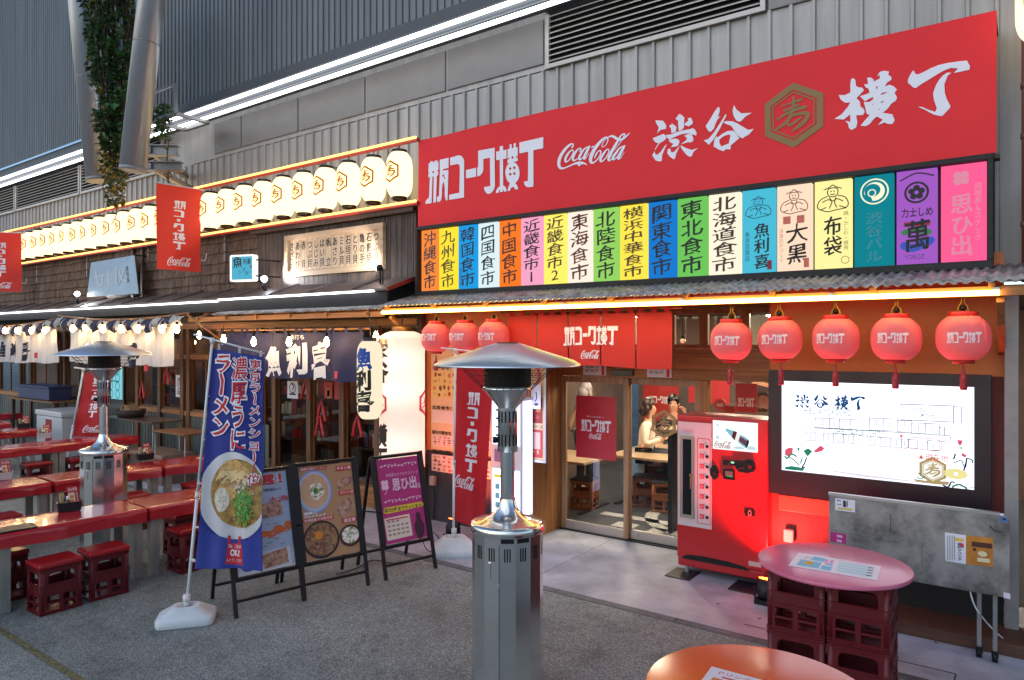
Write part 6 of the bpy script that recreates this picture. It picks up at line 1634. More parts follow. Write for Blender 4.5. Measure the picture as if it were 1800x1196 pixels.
items = [(BOWL, bowl_o), (BROTH, poly(clipx(circ(.60, .35, .46, .160, 40)))), (NOOD, blob(.52, .43, .26, .07, 2)), (NOOD, blob(.42, .36, .16, .05, 5)), (SPRO, blob(.33, .315, .12, .055, 7)), (SPRO, blob(.62, .40, .10, .045, 9)), (mat("pork slice print", 'c9a27a', .5, var=.3, vscale=16, col2='8f6844'), blob(.5, .405, .1, .03, 12)), (mat('noodle strand print', 'e2c288', .5), lay(*[stroke([(.22 + .03 * k, .40 + .012 * (k % 4)), (.34 + .03 * k, .445 - .010 * (k % 3)), (.46 + .028 * k, .40 + .014 * (k % 5))], .012, caps=False) for k in range(13)])), (mat('noodle shade print', '8a6234', .5), lay(*[stroke([(.24 + .06 * k, .385 + .02 * (k % 3)), (.38 + .05 * k, .42 - .012 * (k % 2)), (.46 + .05 * k, .39)], .006, caps=False) for k in range(7)])), (GREEN, blob(.68, .30, .13, .07, 11, 30, .5)), (mat('dark chive print', '2c5a22', .5), _chop(70, 5)), (mat('bright chive print', '7cae4c', .5), _chop(80, 9)), (mat('chilli print', 'b8562a', .5), _chop(10, 15)),
         (mat("blue bowl rim print", '2c3a90', .5), poly(clipx([(.0, .20), (.06, .19), (.2, .155), (.5, .132), (.75, .14), (.998, .19), (.998, .0), (.002, .0)]))),
         (T('c32430'), join(poly([(.42, .02), (.68, .015), (.66, .115), (.44, .115)]), rect(.44, .115, .48, .15), rect(.60, .115, .64, .15))), (BWHITE, join(htext('TAKE OUT', .45, .092, .65, .108, .01), htext('OK!', .48, .055, .62, .086, .04), htext('テイクアウトできます', .44, .028, .66, .044, 0)))]
items += outl('ラーメン', .08, .60, .42, .99, .03, 1) + outl('濃厚うに', .42, .545, .72, .985, .015, 2) + outl('東京ラーメンショー1位!', .74, .345, .97, .985, .01, 3)
art(nf, "print", frN, items, base=.003, step=.0007, world=True, mx=.06)
mb = MB()
for t in (.0, .22, .42, .62, .82, .97):
    a = Vector(frN(0, 1 - t, 0)); b = base.lerp(top, max(.0, (a.z - base.z) / (top.z - base.z))); mb.bar(a, b, .03, .004)
for u in (.15, .55, .95):
    a = Vector(frN(u, 1, 0)); mb.bar(a, a + Vector((0, 0, .05)), .02, .004, up=(1, 0, 0))
mb.build("loop_tab", PVCW, nf, world=True)
# red flag behind the heater
rf = thing("pole_flag", "red upright flag with white lettering on a white pole behind the foreground heater", "flag", tuple(onZ(797, 968)), group="pole flags")
b2 = onZ(797, 970); b2.z = .1; zq = b2.dot(Vector((-sn, cs, 0)))
tp = atD(800, 617, zq); noboripole(rf, b2, tp, atD(870, 622, zq + .1), .012); waterbase(rf, onZ(798, 974), math.atan2(sn, cs) + .1, .5, .34, .2)
frR = flagframe(atD(803, 640, zq), atD(868, 645, zq + .1), atD(797, 915, zq - .02), atD(851, 931, zq + .06), .012, 4)
CLR = mat("deep red flag cloth", 'b31a24', .6, translucent=.15, bump=.05, bscale=5)
mb = MB(); mb.grid(lambda u, v: frR(u, v, 0), 10, 30); mb.build("cloth", CLR, rf, world=True)
art(rf, "lettering", frR, [(BWHITE, bin_vertical(.30, .33, .66, .83)), (BWHITE, fit(COLA, .02, .215, .62, .30))], base=.004, world=True, mx=.08)
mb = MB()
for t in (.03, .3, .6, .9): a = Vector(frR(0, 1 - t, 0)); b = b2.lerp(tp, (a.z - b2.z) / (tp.z - b2.z)); mb.bar(a, b, .03, .004)
mb.build("loop_tab", PVCW, rf, world=True)
# far red flag
ff = thing("pole_flag", "red upright flag with white script lettering on a leaning white pole behind the farther heater", "flag", tuple(atD(128, 800, 12.6)), group="pole flags")
b3 = atD(122, 790, 12.7); t3 = atD(147, 650, 12.7); b3g = b3 + (b3 - t3).normalized() * ((b3.z - .1) / ((t3 - b3).normalized().z)); noboripole(ff, b3g, t3, atD(194, 654, 12.8), .018); waterbase(ff, Vector((b3g.x, b3g.y, 0)), .6, .5, .34, .2)
frQ = flagframe(atD(150, 655, 12.7), atD(195, 655, 12.8), atD(128, 768, 12.6), atD(187, 768, 12.7), .02, 2)
mb = MB(); mb.grid(lambda u, v: frQ(u, v, 0), 10, 20); mb.build("cloth", CLR, ff, world=True)
art(ff, "lettering", frQ, [(BWHITE, fit(COLA, .25, .06, .95, .18)), (BWHITE, bin_vertical(.35, .3, .65, .92))], base=.006, world=True, mx=.08)
# ------------------------------------------------------------------ folding A-frame menu boards
AFR = mat("black a-frame tube", '17181b', .4, .3)
def aframe(label, L, Rr, ht, items, bg, depth=.62):
    L = Vector((L.x, L.y, 0)); Rr = Vector((Rr.x, Rr.y, 0)); d = Rr - L; W = d.length; ang = math.atan2(d.y, d.x)
    o = thing("menu_board", label, "menu board", tuple(L), ang, "folding menu boards by the walkway")
    lean = depth * .5; zb5 = .30
    def fr(u, v, off): k = v / ht; return (u, lean * k - off * .97, v + off * .25)
    tw = .032
    mb = MB()
    for x in (tw / 2, W - tw / 2): mb.bar(fr(x, 0, 0), fr(x, ht, 0), tw, tw, up=(1, 0, 0))
    mb.build("front_legs", AFR, o, bevel=.004)
    mb = MB()
    mb.bar(fr(tw, ht - .02, 0), fr(W - tw, ht - .02, 0), .042, .03); mb.bar(fr(tw, zb5, 0), fr(W - tw, zb5, 0), .042, .03); mb.bar(fr(tw + .012, zb5, .002), fr(tw + .012, ht - .02, .002), .028, .03, up=(1, 0, 0)); mb.bar(fr(W - tw - .012, zb5, .002), fr(W - tw - .012, ht - .02, .002), .028, .03, up=(1, 0, 0))
    mb.bar(fr(tw, .13, 0), fr(W - tw, .13, 0), .025, .025)
    mb.build("front_frame", AFR, o, bevel=.004)
    mb = MB()
    for x in (tw / 2, W - tw / 2): mb.bar((x, depth, 0), (x, lean + .03, ht - .03), tw * .9, tw * .9, up=(1, 0, 0))
    mb.bar((tw, depth - .04, .13), (W - tw, depth - .04, .13), .025, .025); mb.build("rear_legs", AFR, o, bevel=.004)
    mb = MB(); mb.bar((tw / 2, lean * .2 + .02, ht * .55), (tw / 2, depth * .78, ht * .5), .012); mb.bar((W - tw / 2, lean * .2 + .1, ht * .55), (W - tw / 2, depth * .78, ht * .5), .012); mb.build("stay", AFR, o)
    mb = MB(); z0, z1 = zb5 + .025, ht - .045
    mb.plate([(tw + .02, z0), (W - tw - .02, z0), (W - tw - .02, z1), (tw + .02, z1)], [], lambda u, v, off: fr(u, v, off - .002), .01); mb.build("poster", bg, o)
    def g(u, v, off): return fr(tw + .02 + u * (W - 2 * tw - .04), z0 + v * (z1 - z0), off)
    art(o, "print", g, items, base=.0008, step=.0004)
    return o
MEAT = mat("grilled meat print", '6a3a2c', .5, var=.6, vscale=26, col2='c9a48c', ramp=(.4, .66)); OCT = mat("brown dish print", '5a3326', .5, var=.6, vscale=30, col2='a8845c', ramp=(.4, .6)); EGG = T('e08a24'); SOUP = mat("creamy soup print", 'd0a680', .5, var=.12, vscale=8); GARN = mat("garnish print", 'e0d6cc', .5, var=.5, vscale=30, col2='7a8a4a', ramp=(.4, .55)); TANB = mat("tan poster", 'b58a62', .5); LBLUE = mat("pale blue poster", 'a9bcd6', .5, var=.05, vscale=4); PINKB = mat("magenta poster", 'b02a78', .5); ORL = T('d2692e'); LBL = T('c03a2c')
s1 = aframe("folding menu board with an orange map of islands, partly behind the blue ramen flag", onZ(412, 1088), onZ(537, 1056), 1.21,
    [(T('ccd4e2'), rect(0, .0, 1, .2)), (MEAT, poly([(.30, .52), (.86, .54), (.84, .70), (.28, .66)])), (MEAT, poly([(.45, .02), (.88, .04), (.86, .2), (.42, .16)])), (ORL, lay(blob(.35, .31, .07, .07, 3, 20, .7), blob(.52, .37, .12, .03, 5, 20, .7), blob(.78, .38, .16, .045, 6, 22, .8), blob(.62, .34, .07, .02, 8, 18, .6), blob(.93, .42, .07, .05, 9, 18, .5))), (T('3a5aa8'), ell(.2, .08, .12, .05)), (PD, join(*[rect(.1 + .11 * k, .24 + .03 * (k % 3), .19 + .11 * k, .245 + .03 * (k % 3)) for k in range(7)], *[rect(.15 + .13 * k, .46, .24 + .13 * k, .464) for k in range(5)], htext('自慢の一品が勢揃い！', .06, .80, .86, .835, .01), vtext('おいしいよ', .92, .02, .98, .2, 0))), (PR, join(htext('大漁', .62, .68, .98, .74, .01), htext('熱々', .05, .68, .26, .73, .02), htext('炙り', .1, .18, .38, .23, .01))), (BWHITE, htext('極選！', .1, .87, .9, .985, .08, .04)), (PR, htext('極選！', .1, .87, .9, .985, .04, .04))], LBLUE)
s2 = aframe("tan folding menu board showing a soup bowl and two brown dishes, middle one", onZ(533, 1056), onZ(650, 1029), 1.22,
    [(T('8a98c8'), ell(.27, .72, .31, .235, 36)), (T('b4bcd4'), ell(.27, .72, .285, .215, 36)), (SOUP, ell(.27, .725, .25, .185, 36)), (GARN, blob(.30, .73, .12, .10, 4, 24, .4)), (GREEN, blob(.29, .72, .05, .04, 6, 16, .4)), (T('2c2220'), ell(.31, .20, .32, .20, 36)), (OCT, ell(.31, .205, .285, .175, 36)), (EGG, ell(.27, .25, .07, .045)), (T('4a2a24'), ell(.83, .19, .2, .12, 30)), (GARN, ell(.83, .195, .16, .09, 30)), (MEAT, poly([(.60, .47), (.84, .62), (.98, .52), (.78, .37)])), (MEAT, poly([(.68, .80), (.96, .86), (.98, .77), (.70, .71)])), (LBL, join(rect(.04, .955, .52, .985), rect(.68, .91, .98, .965), rect(.70, .64, .98, .69), rect(.02, .40, .56, .44), rect(.70, .33, .98, .385))), (BWHITE, join(htext('濃厚白湯ラーメン', .05, .96, .5, .982, .01), htext('チキン串', .70, .92, .96, .958, .01), htext('スパイシー肉', .72, .648, .96, .684, .01), htext('名物鉄板すき焼き丼', .04, .405, .54, .436, .01), htext('湯豆腐', .73, .338, .95, .378, .01), htext('麺職人', .04, .48, .28, .51, .05), htext('グルメマップ', .04, .445, .42, .475, .05)))], TANB)
orn = lambda y: join(*[ell(.12 + k * .08, y + .012 * math.sin(k * 1.9), .018, .012, 8) for k in range(11)], stroke([(.08, y), (.3, y + .015), (.5, y - .01), (.7, y + .015), (.94, y + .01)], .006))
s3 = aframe("folding menu board with a magenta poster, clover mark and white lettering, nearest to the door", onZ(676, 1021), onZ(768, 999), 1.20,
    [(T('e6c3d8'), lay(orn(.91), orn(.49), *[ell(.15 + .052 * math.cos(R(45 + 90 * k)), .69 + .038 * math.sin(R(45 + 90 * k)), .044, .032, 16) for k in range(4)], stroke([(.15, .66), (.17, .61), (.12, .58)], .010), htext('純喫茶＆カラオケスナック', .2, .78, .94, .82, .0), htext('思ひ出', .31, .60, .88, .76, .03, .03), ring(.93, .63, .03, .016))), (T('d8c02a'), poly([(.04, .375), (.1, .35), (.96, .37), (.99, .40), (.93, .43), (.08, .425)])), (T('4a1a4a'), htext('朝の5時までやってます!', .08, .365, .95, .415, .03)), (T('ddd0c4'), poly([(.06, .04), (.64, .05), (.62, .31), (.04, .30)])), (T('a08a8a'), join(*[rect(.1 + .1 * (k % 5), .09 + .05 * (k // 5), .17 + .1 * (k % 5), .115 + .05 * (k // 5)) for k in range(18)])), (T('3a1a34'), lay(blob(.82, .12, .12, .11, 3, 20, .4), blob(.82, .26, .06, .055, 5, 16, .3))), (PR, rect(.08, .27, .58, .285))], PINKB)
# ------------------------------------------------------------------ red bottle vending machine
VRED = mat("red machine paint", 'ad131c', .3, coat=.3, spec=.5, bump=.008, bscale=2.5)
VPINK = mat("pale machine panel", 'c9b3b6', .35)
vL, vR = onY(1190, 900, 6.88).x, onY(1350, 900, 6.88).x
vm = thing("vending_machine", "red bottle vending machine with a lit bottle picture, between the glass doors and map screen", "vending machine", ((vL + vR) / 2, 7.05, 0))
VW = vR - vL; v0, v1 = .085, 1.635
mb = MB(); mb.box(vL, 6.88, v0 + .09, vR, 7.28, v1)
mb.box(vL, 6.90, v0, vR, 7.26, v0 + .088); mb.build("cabinet", VRED, vm, world=True, bevel=.012, seg=3)
def vf(u, v, off): return (vL + VW * u, 6.88 - off, v0 + (v1 - v0) * v)
mb = MB(); mb.plate([(.012, .272), (.40, .272), (.40, .955), (.012, .955)], [], lambda u, v, o: vf(u, v, o + .006), .006); mb.build("selection_panel", VPINK, vm, world=True)
mb = MB()
mb.plate(rrect(.045, .325, .205, .862, .012), [[(.075, .345), (.175, .345), (.175, .842), (.075, .842)]], lambda u, v, o: vf(u, v, o + .018), .012); mb.build("bottle_door_frame", mat("dull chrome frame", '9a948c', .35, .7), vm, world=True, bevel=.002)
mb = MB(); a = vf(.075, .345, .0075); b = vf(.175, .842, .0075); mb.quad(a, (b[0], a[1], a[2]), b, (a[0], b[1], b[2])); mb.build("bottle_door_glass", mat("dark machine glass", '0c1216', .08, spec=.6), vm, world=True)
mb = MB(); mb.bar(vf(.17, .52, .022), vf(.17, .61, .022), .012, .01, up=(0, 1, 0)); mb.tube([vf(.17, .612, .012), vf(.17, .612, .035)], .012, 10); mb.build("door_handle", mat("worn brass", '9a7a52', .35, .8), vm, world=True)
art(vm, "button_frame", vf, [(VRED, join(*[poly(rrect(.238, .30, .388, .855, .015), rrect(.244, .304, .382, .851, .013))])), (T('d88a94'), join(rect(.06, .905, .2, .907), rect(.06, .885, .2, .887), rect(.075, .892, .185, .9)))], world=True, base=.0068)
for k in range(8):
    v = .805 - k * .0655
    art(vm, "price_card", vf, [(T('c83848'), rect(.265, v - .016, .318, v + .016)), (T('d8909a'), join(rect(.268, v - .002, .300, v + .004), rect(.268, v - .012, .310, v - .009)))], world=True, base=.0072)
    c = vf(.352, v, .007); mb = MB(); mb.tube([c, (c[0], c[1] - .009, c[2])], .0155, 14); mb.build("push_button", IRONB, vm, world=True)
mb = MB(); mb.plate([(.415, .795), (.895, .795), (.895, .978), (.415, .978)], [], lambda u, v, o: vf(u, v, o + .008), .008); mb.build("lit_picture", glow("lit machine picture", 'f3fbfa', 1.3), vm, world=True)
bx = lambda t, w_: (.58 + .22 * t, .930 - .085 * t)
btl = []
import itertools
prof = [(0, .010), (.08, .011), (.12, .013), (.3, .022), (.45, .030), (.6, .026), (.75, .031), (.92, .030), (1, .024)]
nx_, ny_ = .36, .93
up_ = [(.56 + .24 * t + w_ * nx_ * 1.2, .925 - .085 * t + w_ * ny_) for t, w_ in prof]; dn_ = [(.56 + .24 * t - w_ * nx_ * 1.2, .925 - .085 * t - w_ * ny_) for t, w_ in prof]
art(vm, "bottle_picture", vf, [(G('8cc7d6', .9), poly(up_ + dn_[::-1])), (G('7a3a48', .6), poly([up_[3], up_[4], dn_[4], dn_[3]])), (G('f6f3f3', 1), poly([up_[4], up_[5], dn_[5], dn_[4]])), (G('8a5a6a', .6), poly([(u * .8 + d[0] * .2, v * .8 + d[1] * .2) for (u, v), d in zip(up_[5:8], dn_[5:8])] + [(u * .2 + d[0] * .8, v * .2 + d[1] * .8) for (u, v), d in list(zip(up_[5:8], dn_[5:8]))[::-1]])), (G('2c3c44', .5), poly([up_[7], up_[8], dn_[8], dn_[7]])), (G('c8e6e8', .95), join(ell(.47, .95, .02, .006), ell(.83, .82, .05, .012), ell(.70, .815, .06, .01), ell(.47, .87, .02, .012))), (G('a8323e', .7), fit(COLA, .435, .802, .625, .85))], world=True, base=.009)
mb = MB()
def vplate(pts, d0, m, nm):
    q = MB(); q.plate(pts, [], lambda u, v, o: vf(u, v, o + d0), d0); return q.build(nm, m, vm, world=True, bevel=.003)
BLK = mat("glossy black plastic", '120c0e', .25, coat=.3)
vplate([(.53, .700), (.655, .700), (.655, .728), (.53, .728)], .012, BLK, "bill_display")
art(vm, "display_light", vf, [(G('b8ffc8', 1.2), rect(.615, .714, .65, .724)), (G('ff5030', .8), rect(.59, .704, .6, .709))], world=True, base=.0125)
vplate(rrect(.535, .610, .655, .675, .012), .02, BLK, "card_reader")
art(vm, "reader_screen", vf, [(T('5a5650'), rect(.555, .632, .638, .662)), (G('4ad06a', .9), rect(.575, .628, .635, .633))], world=True, base=.0205)
vplate([(.665, .735), (.665, .69), (.70, .668), (.78, .662), (.855, .675), (.875, .695), (.87, .725), (.84, .745), (.80, .748), (.74, .738)], .02, BLK, "coin_mechanism")
c = vf(.825, .705, .02); mb = MB(); mb.tube([c, (c[0], c[1] - .02, c[2])], .018, 16); mb.bar(vf(.70, .685, .024), vf(.765, .693, .024), .012, .008); mb.build("coin_knob", mat("red metal knob", '7a2a30', .3, .6), vm, world=True)
vplate(circ(.435, .645, .046, .046, 28), .014, BLK, "bottle_opener"); mb = MB(); c = vf(.44, .638, .015); mb.sph(c, .018); mb.build("opener_bolt", mat("dark bolt", '3a2a2c', .3, .6), vm, world=True)
vplate([(.765, .395), (.865, .395), (.865, .437), (.765, .437)], .012, BLK, "key_lock"); art(vm, "lock_plate", vf, [(T('6a5a5c'), ring(.815, .414, .02, .012))], world=True, base=.0125)
art(vm, "front_badge", vf, [(T('5a4a3a'), rect(.74, .762, .76, .772)), (T('b7a0a0'), rect(.80, .085, .93, .115)), (SLOT, poly([(.06, .06), (.12, .082), (.3, .09), (.6, .085), (.78, .07), (.80, .056), (.8, .052), (.06, .052)]))], world=True, base=.0008)
mb = MB(); mb.bar(vf(.965, .02, .001), vf(.965, .985, .001), .012, .006, up=(0, 1, 0)); mb.build("edge_trim", VRED, vm, world=True)
for sx in (.1, .9):
    for y in (6.93, 7.22): mb = MB(); mb.cyl((vL + VW * sx, y, .02), .022, v0 - .02, 12); mb.build("foot", ALU, vm, world=True)
PADM = mat("dark rubber mat", '221a24', .5)
for (pq, lb) in (((1196, 1012), "dark rubber mat under the left foot of the vending machine"), ((1308, 1036), "dark rubber mat under the right foot of the vending machine, near the glowing uplight")):
    q = onZ(pq[0], pq[1], .01); o = thing("floor_mat", lb, "mat", (q.x, q.y, .007), .0, "rubber mats under the vending machine")
    mb = MB(); mb.box(-.13, -.10, 0, .13, .22, .012); mb.build("pad", PADM, o, bevel=.006)
# ------------------------------------------------------------------ lit map screen
YS = 6.925
sc_ = thing("map_screen", "large bright lit map screen in a broad black frame on the right-hand wall", "screen", (-1.08, 6.95, .93))
def S_(pts): return tr(1380, 670, 5.294, YS, pts)
fl, fr2 = onY(1352, 700, 6.93).x, onY(1742, 700, 6.93).x
sx0, sx1 = onY(1374.6, 700, YS).x, onY(1712.5, 700, YS).x
sz1, sz0 = onY(1374.6, 669.7, YS).z, onY(1374.6, 826, YS).z
fz1, fz0 = 2.115, .94
FRB = mat("dark plum screen frame", '1c1019', .35, coat=.2, spec=.5)
mb = MB(); mb.box(fl, 6.905, fz0, sx0, 6.998, fz1); mb.box(sx1, 6.905, fz0, fr2, 6.998, fz1); mb.box(sx0, 6.905, fz0, sx1, 6.998, sz0); mb.box(sx0, 6.905, sz1, sx1, 6.998, fz1); mb.build("frame", FRB, sc_, world=True)
mb = MB(); mb.box(sx0, 6.926, sz0, sx1, 6.99, sz1); mb.build("lit_face", glow("lit map white", 'eceeff', 2.0), sc_, world=True)
def gl_(pts, w_, m): return (m, strokes(*[S_(p) for p in pts], w=w_, n=1, caps=False))
GRYL = G('9aa0b0', .6); BLU = G('1f66a8', .55); TEAL = G('2f9a78', .6); PNK = G('f0627c', .85); GRN = G('3aa880', .62); NAV = G('1f3f6a', .4); GLD = G('c9b27a', .75); YEL = G('f3e8a0', 1); ORR = G('ee6a48', .85); LAV = G('eadff0', 1.0)
def bx_(x0, y0, x1, y1): return [(x0, y0), (x1, y0 + (x1 - x0) * .035), (x1, y1 + (x1 - x0) * .045), (x0, y1), (x0, y0)]
tit = join(*[fit(g, *(lambda a, b: (a[0], a[1], b[0], b[1]))(S_([(x0, y1)])[0], S_([(x1, y0)])[0])) for g, x0, y0, x1, y1 in ((SHIBU, 92, 125, 235, 245), (YA, 262, 128, 415, 250), (YOKO, 450, 132, 590, 265), (CHO, 608, 145, 745, 270))])
cells = [bx_(280, 345, 415, 440), bx_(415, 350, 505, 445), bx_(505, 355, 612, 450), bx_(612, 360, 725, 455), bx_(195, 475, 285, 552), bx_(360, 485, 450, 565), bx_(450, 490, 545, 570), bx_(545, 495, 635, 578), bx_(635, 500, 725, 585), bx_(790, 520, 885, 600), bx_(885, 525, 985, 608), bx_(985, 530, 1085, 615), bx_(1085, 540, 1145, 618), bx_(1145, 545, 1235, 625), bx_(1325, 555, 1435, 640), bx_(785, 345, 920, 455), bx_(920, 350, 1050, 460), bx_(1050, 365, 1180, 470), bx_(1180, 390, 1305, 485), bx_(1305, 395, 1435, 495), bx_(1080, 215, 1570, 360), bx_(1570, 238, 1645, 390), bx_(1435, 430, 1485, 505)]
dots = []
for k, cbox in enumerate(cells[:20]):
    cx1 = (cbox[0][0] + cbox[1][0]) / 2; y0 = cbox[0][1] + 22
    for j in range(3): q = S_([(cx1, y0 + j * 20)])[0]; dots.append(rect(q[0] - .006, q[1] - .004, q[0] + .006, q[1] + .004))
def pS(pts): return poly(S_(pts))
def tx_(s, x0, y0, x1, y1, b=.01): a = S_([(x0, y1)])[0]; c = S_([(x1, y0)])[0]; return htext(s, a[0], a[1], c[0], c[1], b)
ec2 = S_([(1375, 830)])[0]
items = [(LAV, pS([(225, 805), (1760, 1000), (1760, 985), (700, 890)])), gl_(cells, .008, GRYL), gl_([[(195, 425), (1540, 510)], [(1540, 515), (1535, 570), (1440, 560)]], .007, GRYL), (BLU, tit), (TEAL, join(tx_('SHIBUYA-YOKOCHO', 155, 268, 615, 302, .0), tx_('SHIBUYA-YOKOCHO', 465, 462, 885, 500, .0))), (BLU, join(*dots, tx_('純喫茶＆スナック', 1180, 258, 1460, 288, 0), tx_('思ひ出', 1255, 305, 1395, 342, .01))),
         gl_([[(1150, 535), (1200, 525), (1400, 540), (1452, 560), (1455, 640), (1420, 652), (1200, 630), (1150, 615), (1150, 535)], [(1070, 640), (1150, 622)]], .006, PNK), (PNK, join(pS([(1070, 500), (1095, 502), (1095, 526), (1070, 524)]), pS([(0, 640), (40, 618), (75, 625), (70, 670), (40, 705), (0, 690)]), pS([(262, 655), (330, 600), (345, 610), (370, 625), (340, 655), (290, 665)]), pS([(1600, 548), (1655, 552), (1640, 598), (1615, 596)]), pS([(1645, 665), (1690, 690), (1680, 712), (1645, 700)]))),
         (GRN, lay(pS([(170, 650), (215, 625), (255, 655), (210, 705)]), pS([(110, 620), (140, 625), (125, 660)]), stroke(S_([(45, 710), (90, 740), (130, 780)]), .012), stroke(S_([(0, 700), (20, 720), (60, 680), (105, 700)]), .016), pS([(0, 800), (60, 790), (180, 810), (170, 838), (0, 822)]), stroke(S_([(160, 720), (145, 765)]), .012), stroke(S_([(1570, 760), (1640, 740), (1660, 790)]), .009), stroke(S_([(1700, 720), (1740, 735), (1745, 760)]), .012), pS([(1215, 850), (1265, 855), (1260, 872)]), stroke(S_([(1225, 890), (1260, 910), (1300, 890)]), .009), stroke(S_([(1560, 985), (1620, 960), (1690, 1000)]), .014), pS([(1615, 615), (1655, 617), (1640, 635)]))),
         (NAV, strokes(S_([(200, 715), (180, 770), (160, 800), (185, 803)]), S_([(1585, 680), (1570, 725)]), S_([(1680, 770), (1665, 830)]), S_([(1690, 720), (1680, 800)]), S_([(1470, 970), (1520, 985), (1545, 940), (1575, 945)]), w=.012)), (GLD, pS([(1180, 908), (1300, 925), (1530, 935), (1520, 965), (1400, 960), (1225, 935)])), (YEL, lay(*[ell(S_([(1590, 865)])[0][0] + .05 * math.cos(R(40 * k)), S_([(1590, 865)])[0][1] + .03 * math.sin(R(40 * k)), .04, .016, 10) for k in range(9)])), (G('f8f4ec', 1.1), poly([(ec2[0] + .115 * math.sin(R(60 * k)), ec2[1] + .115 * math.cos(R(60 * k))) for k in range(6)])), (GLD, emblem(ec2[0], ec2[1], .115)), (ORR, join(pS([(1242, 722), (1268, 680), (1290, 726)]), tx_('現在地', 1305, 688, 1520, 742, .01)))]
art(sc_, "map_print", frY(YS), items, world=True, base=.0004, step=.0003)
# ------------------------------------------------------------------ tipped folding table with grey marbled top
TFM = mat("grey marbled laminate", '85817d', .4, var=.4, vscale=3.2, bump=.02, bscale=30, col2='4f4c4a', ramp=(.36, .56), detail=9)
YT = 6.33
a, b, c_2, d_2 = onY(1457, 873, YT), onY(1775, 906, YT), onY(1778, 1053, YT), onY(1457, 989, YT)
ft = thing("folding_table", "tipped-up folding table with a scuffed grey top and stickers, below the map screen", "folding table", ((a.x + b.x) / 2, YT, 0))
tx0, tx1, tz1, tz0 = a.x, b.x, (a.z + b.z) / 2, c_2.z
mb = MB(); mb.box(tx0, YT, tz0, tx1, YT + .026, tz1); mb.build("tabletop", TFM, ft, world=True, bevel=.003)
mb = MB(); mb.box(tx0 - .004, YT - .003, tz1, tx1 - .06, YT + .03, tz1 + .022); mb.build("edge_strip", ALU, ft, world=True)
for x in (tx1 - .19, tx1 - .09, tx0 + .12):
    y = YT + .04 if x != tx1 - .09 else YT + .01
    mb = MB(); mb.bar((x, y + .03, .075), (x, y + .05, tz0 + .3), .03, .03); mb.build("leg", STEELR, ft, world=True, bevel=.004)
    mb = MB(); mb.tube([(x - .018, y + .02, .036), (x + .018, y + .02, .036)], .034, 14); mb.box(x - .022, y, .04, x + .022, y + .045, .085); mb.build("caster", IRONB, ft, world=True)
mb = MB(); mb.tube(smoothline([(tx1 - .25, YT + .05, tz0), (tx1 - .2, YT + .05, tz0 - .15), (tx1 - .05, YT + .3, .1), (tx1 + .1, YT + .4, .02)], 5), .006, 6); mb.build("cord", PVCW, ft, world=True)
mb = MB(); mb.box(tx0 + .05, YT + .03, tz0 + .05, tx1 - .08, YT + .045, tz0 + .08); mb.box(tx0 + .05, YT + .03, tz1 - .1, tx1 - .08, YT + .045, tz1 - .07); mb.build("under_frame", STEELR, ft, world=True)
def onT(px_, py_): q = onY(px_, py_, YT); return (q.x, q.z)
def quadT(*p): return poly([onT(*q) for q in p])
MRB = T('3b3836')
art(ft, "scuff_mark", frY(YT), [(MRB, lay(stroke([onT(1462, 931), onT(1520, 944), onT(1585, 955)], .003), stroke([onT(1740, 925), onT(1748, 933), onT(1760, 935)], .012), stroke([onT(1566, 905), onT(1565, 935)], .005), stroke([onT(1620, 960), onT(1622, 1000)], .002)))], world=True, base=.0006)
art(ft, "white_sticker", frY(YT), [(PAPERW, quadT((1468, 876), (1503, 880), (1503, 901), (1468, 897))), (INK, join(quadT((1482, 880), (1487, 881), (1487, 892), (1482, 891)), quadT((1488, 881), (1490, 881), (1490, 891), (1488, 891)), quadT((1471, 879), (1478, 880), (1478, 881.5), (1471, 880.5)), quadT((1471, 886), (1480, 887), (1480, 888), (1471, 887)))), (T('c8b030'), quadT((1473, 892), (1499, 895), (1499, 898), (1473, 895)))], world=True, base=.0008, step=.0003)
for qq in (((1753, 902), (1765, 903), (1765, 907), (1753, 906)), ((1764, 1041), (1776, 1044), (1776, 1054), (1764, 1051))): art(ft, "white_sticker", frY(YT), [(PAPERW, quadT(*qq))], world=True, base=.0008)
art(ft, "pink_sticker", frY(YT), [(PINKB, quadT((1460, 935), (1488, 939), (1487, 957), (1459, 952))), (mat("pale pink", 'd9a8cc', .5), join(quadT((1471, 940), (1481, 942), (1481, 946), (1471, 944)), quadT((1471, 948), (1480, 950), (1480, 954), (1471, 952))))], world=True, base=.0008, step=.0003)
art(ft, "blue_sticker", frY(YT), [(mat("blue sticker", '4a6a9c', .4), quadT((1757, 908), (1772, 910), (1772, 919), (1757, 917))), (INK, quadT((1762, 911), (1768, 912), (1768, 915), (1762, 914)))], world=True, base=.0008, step=.0003)
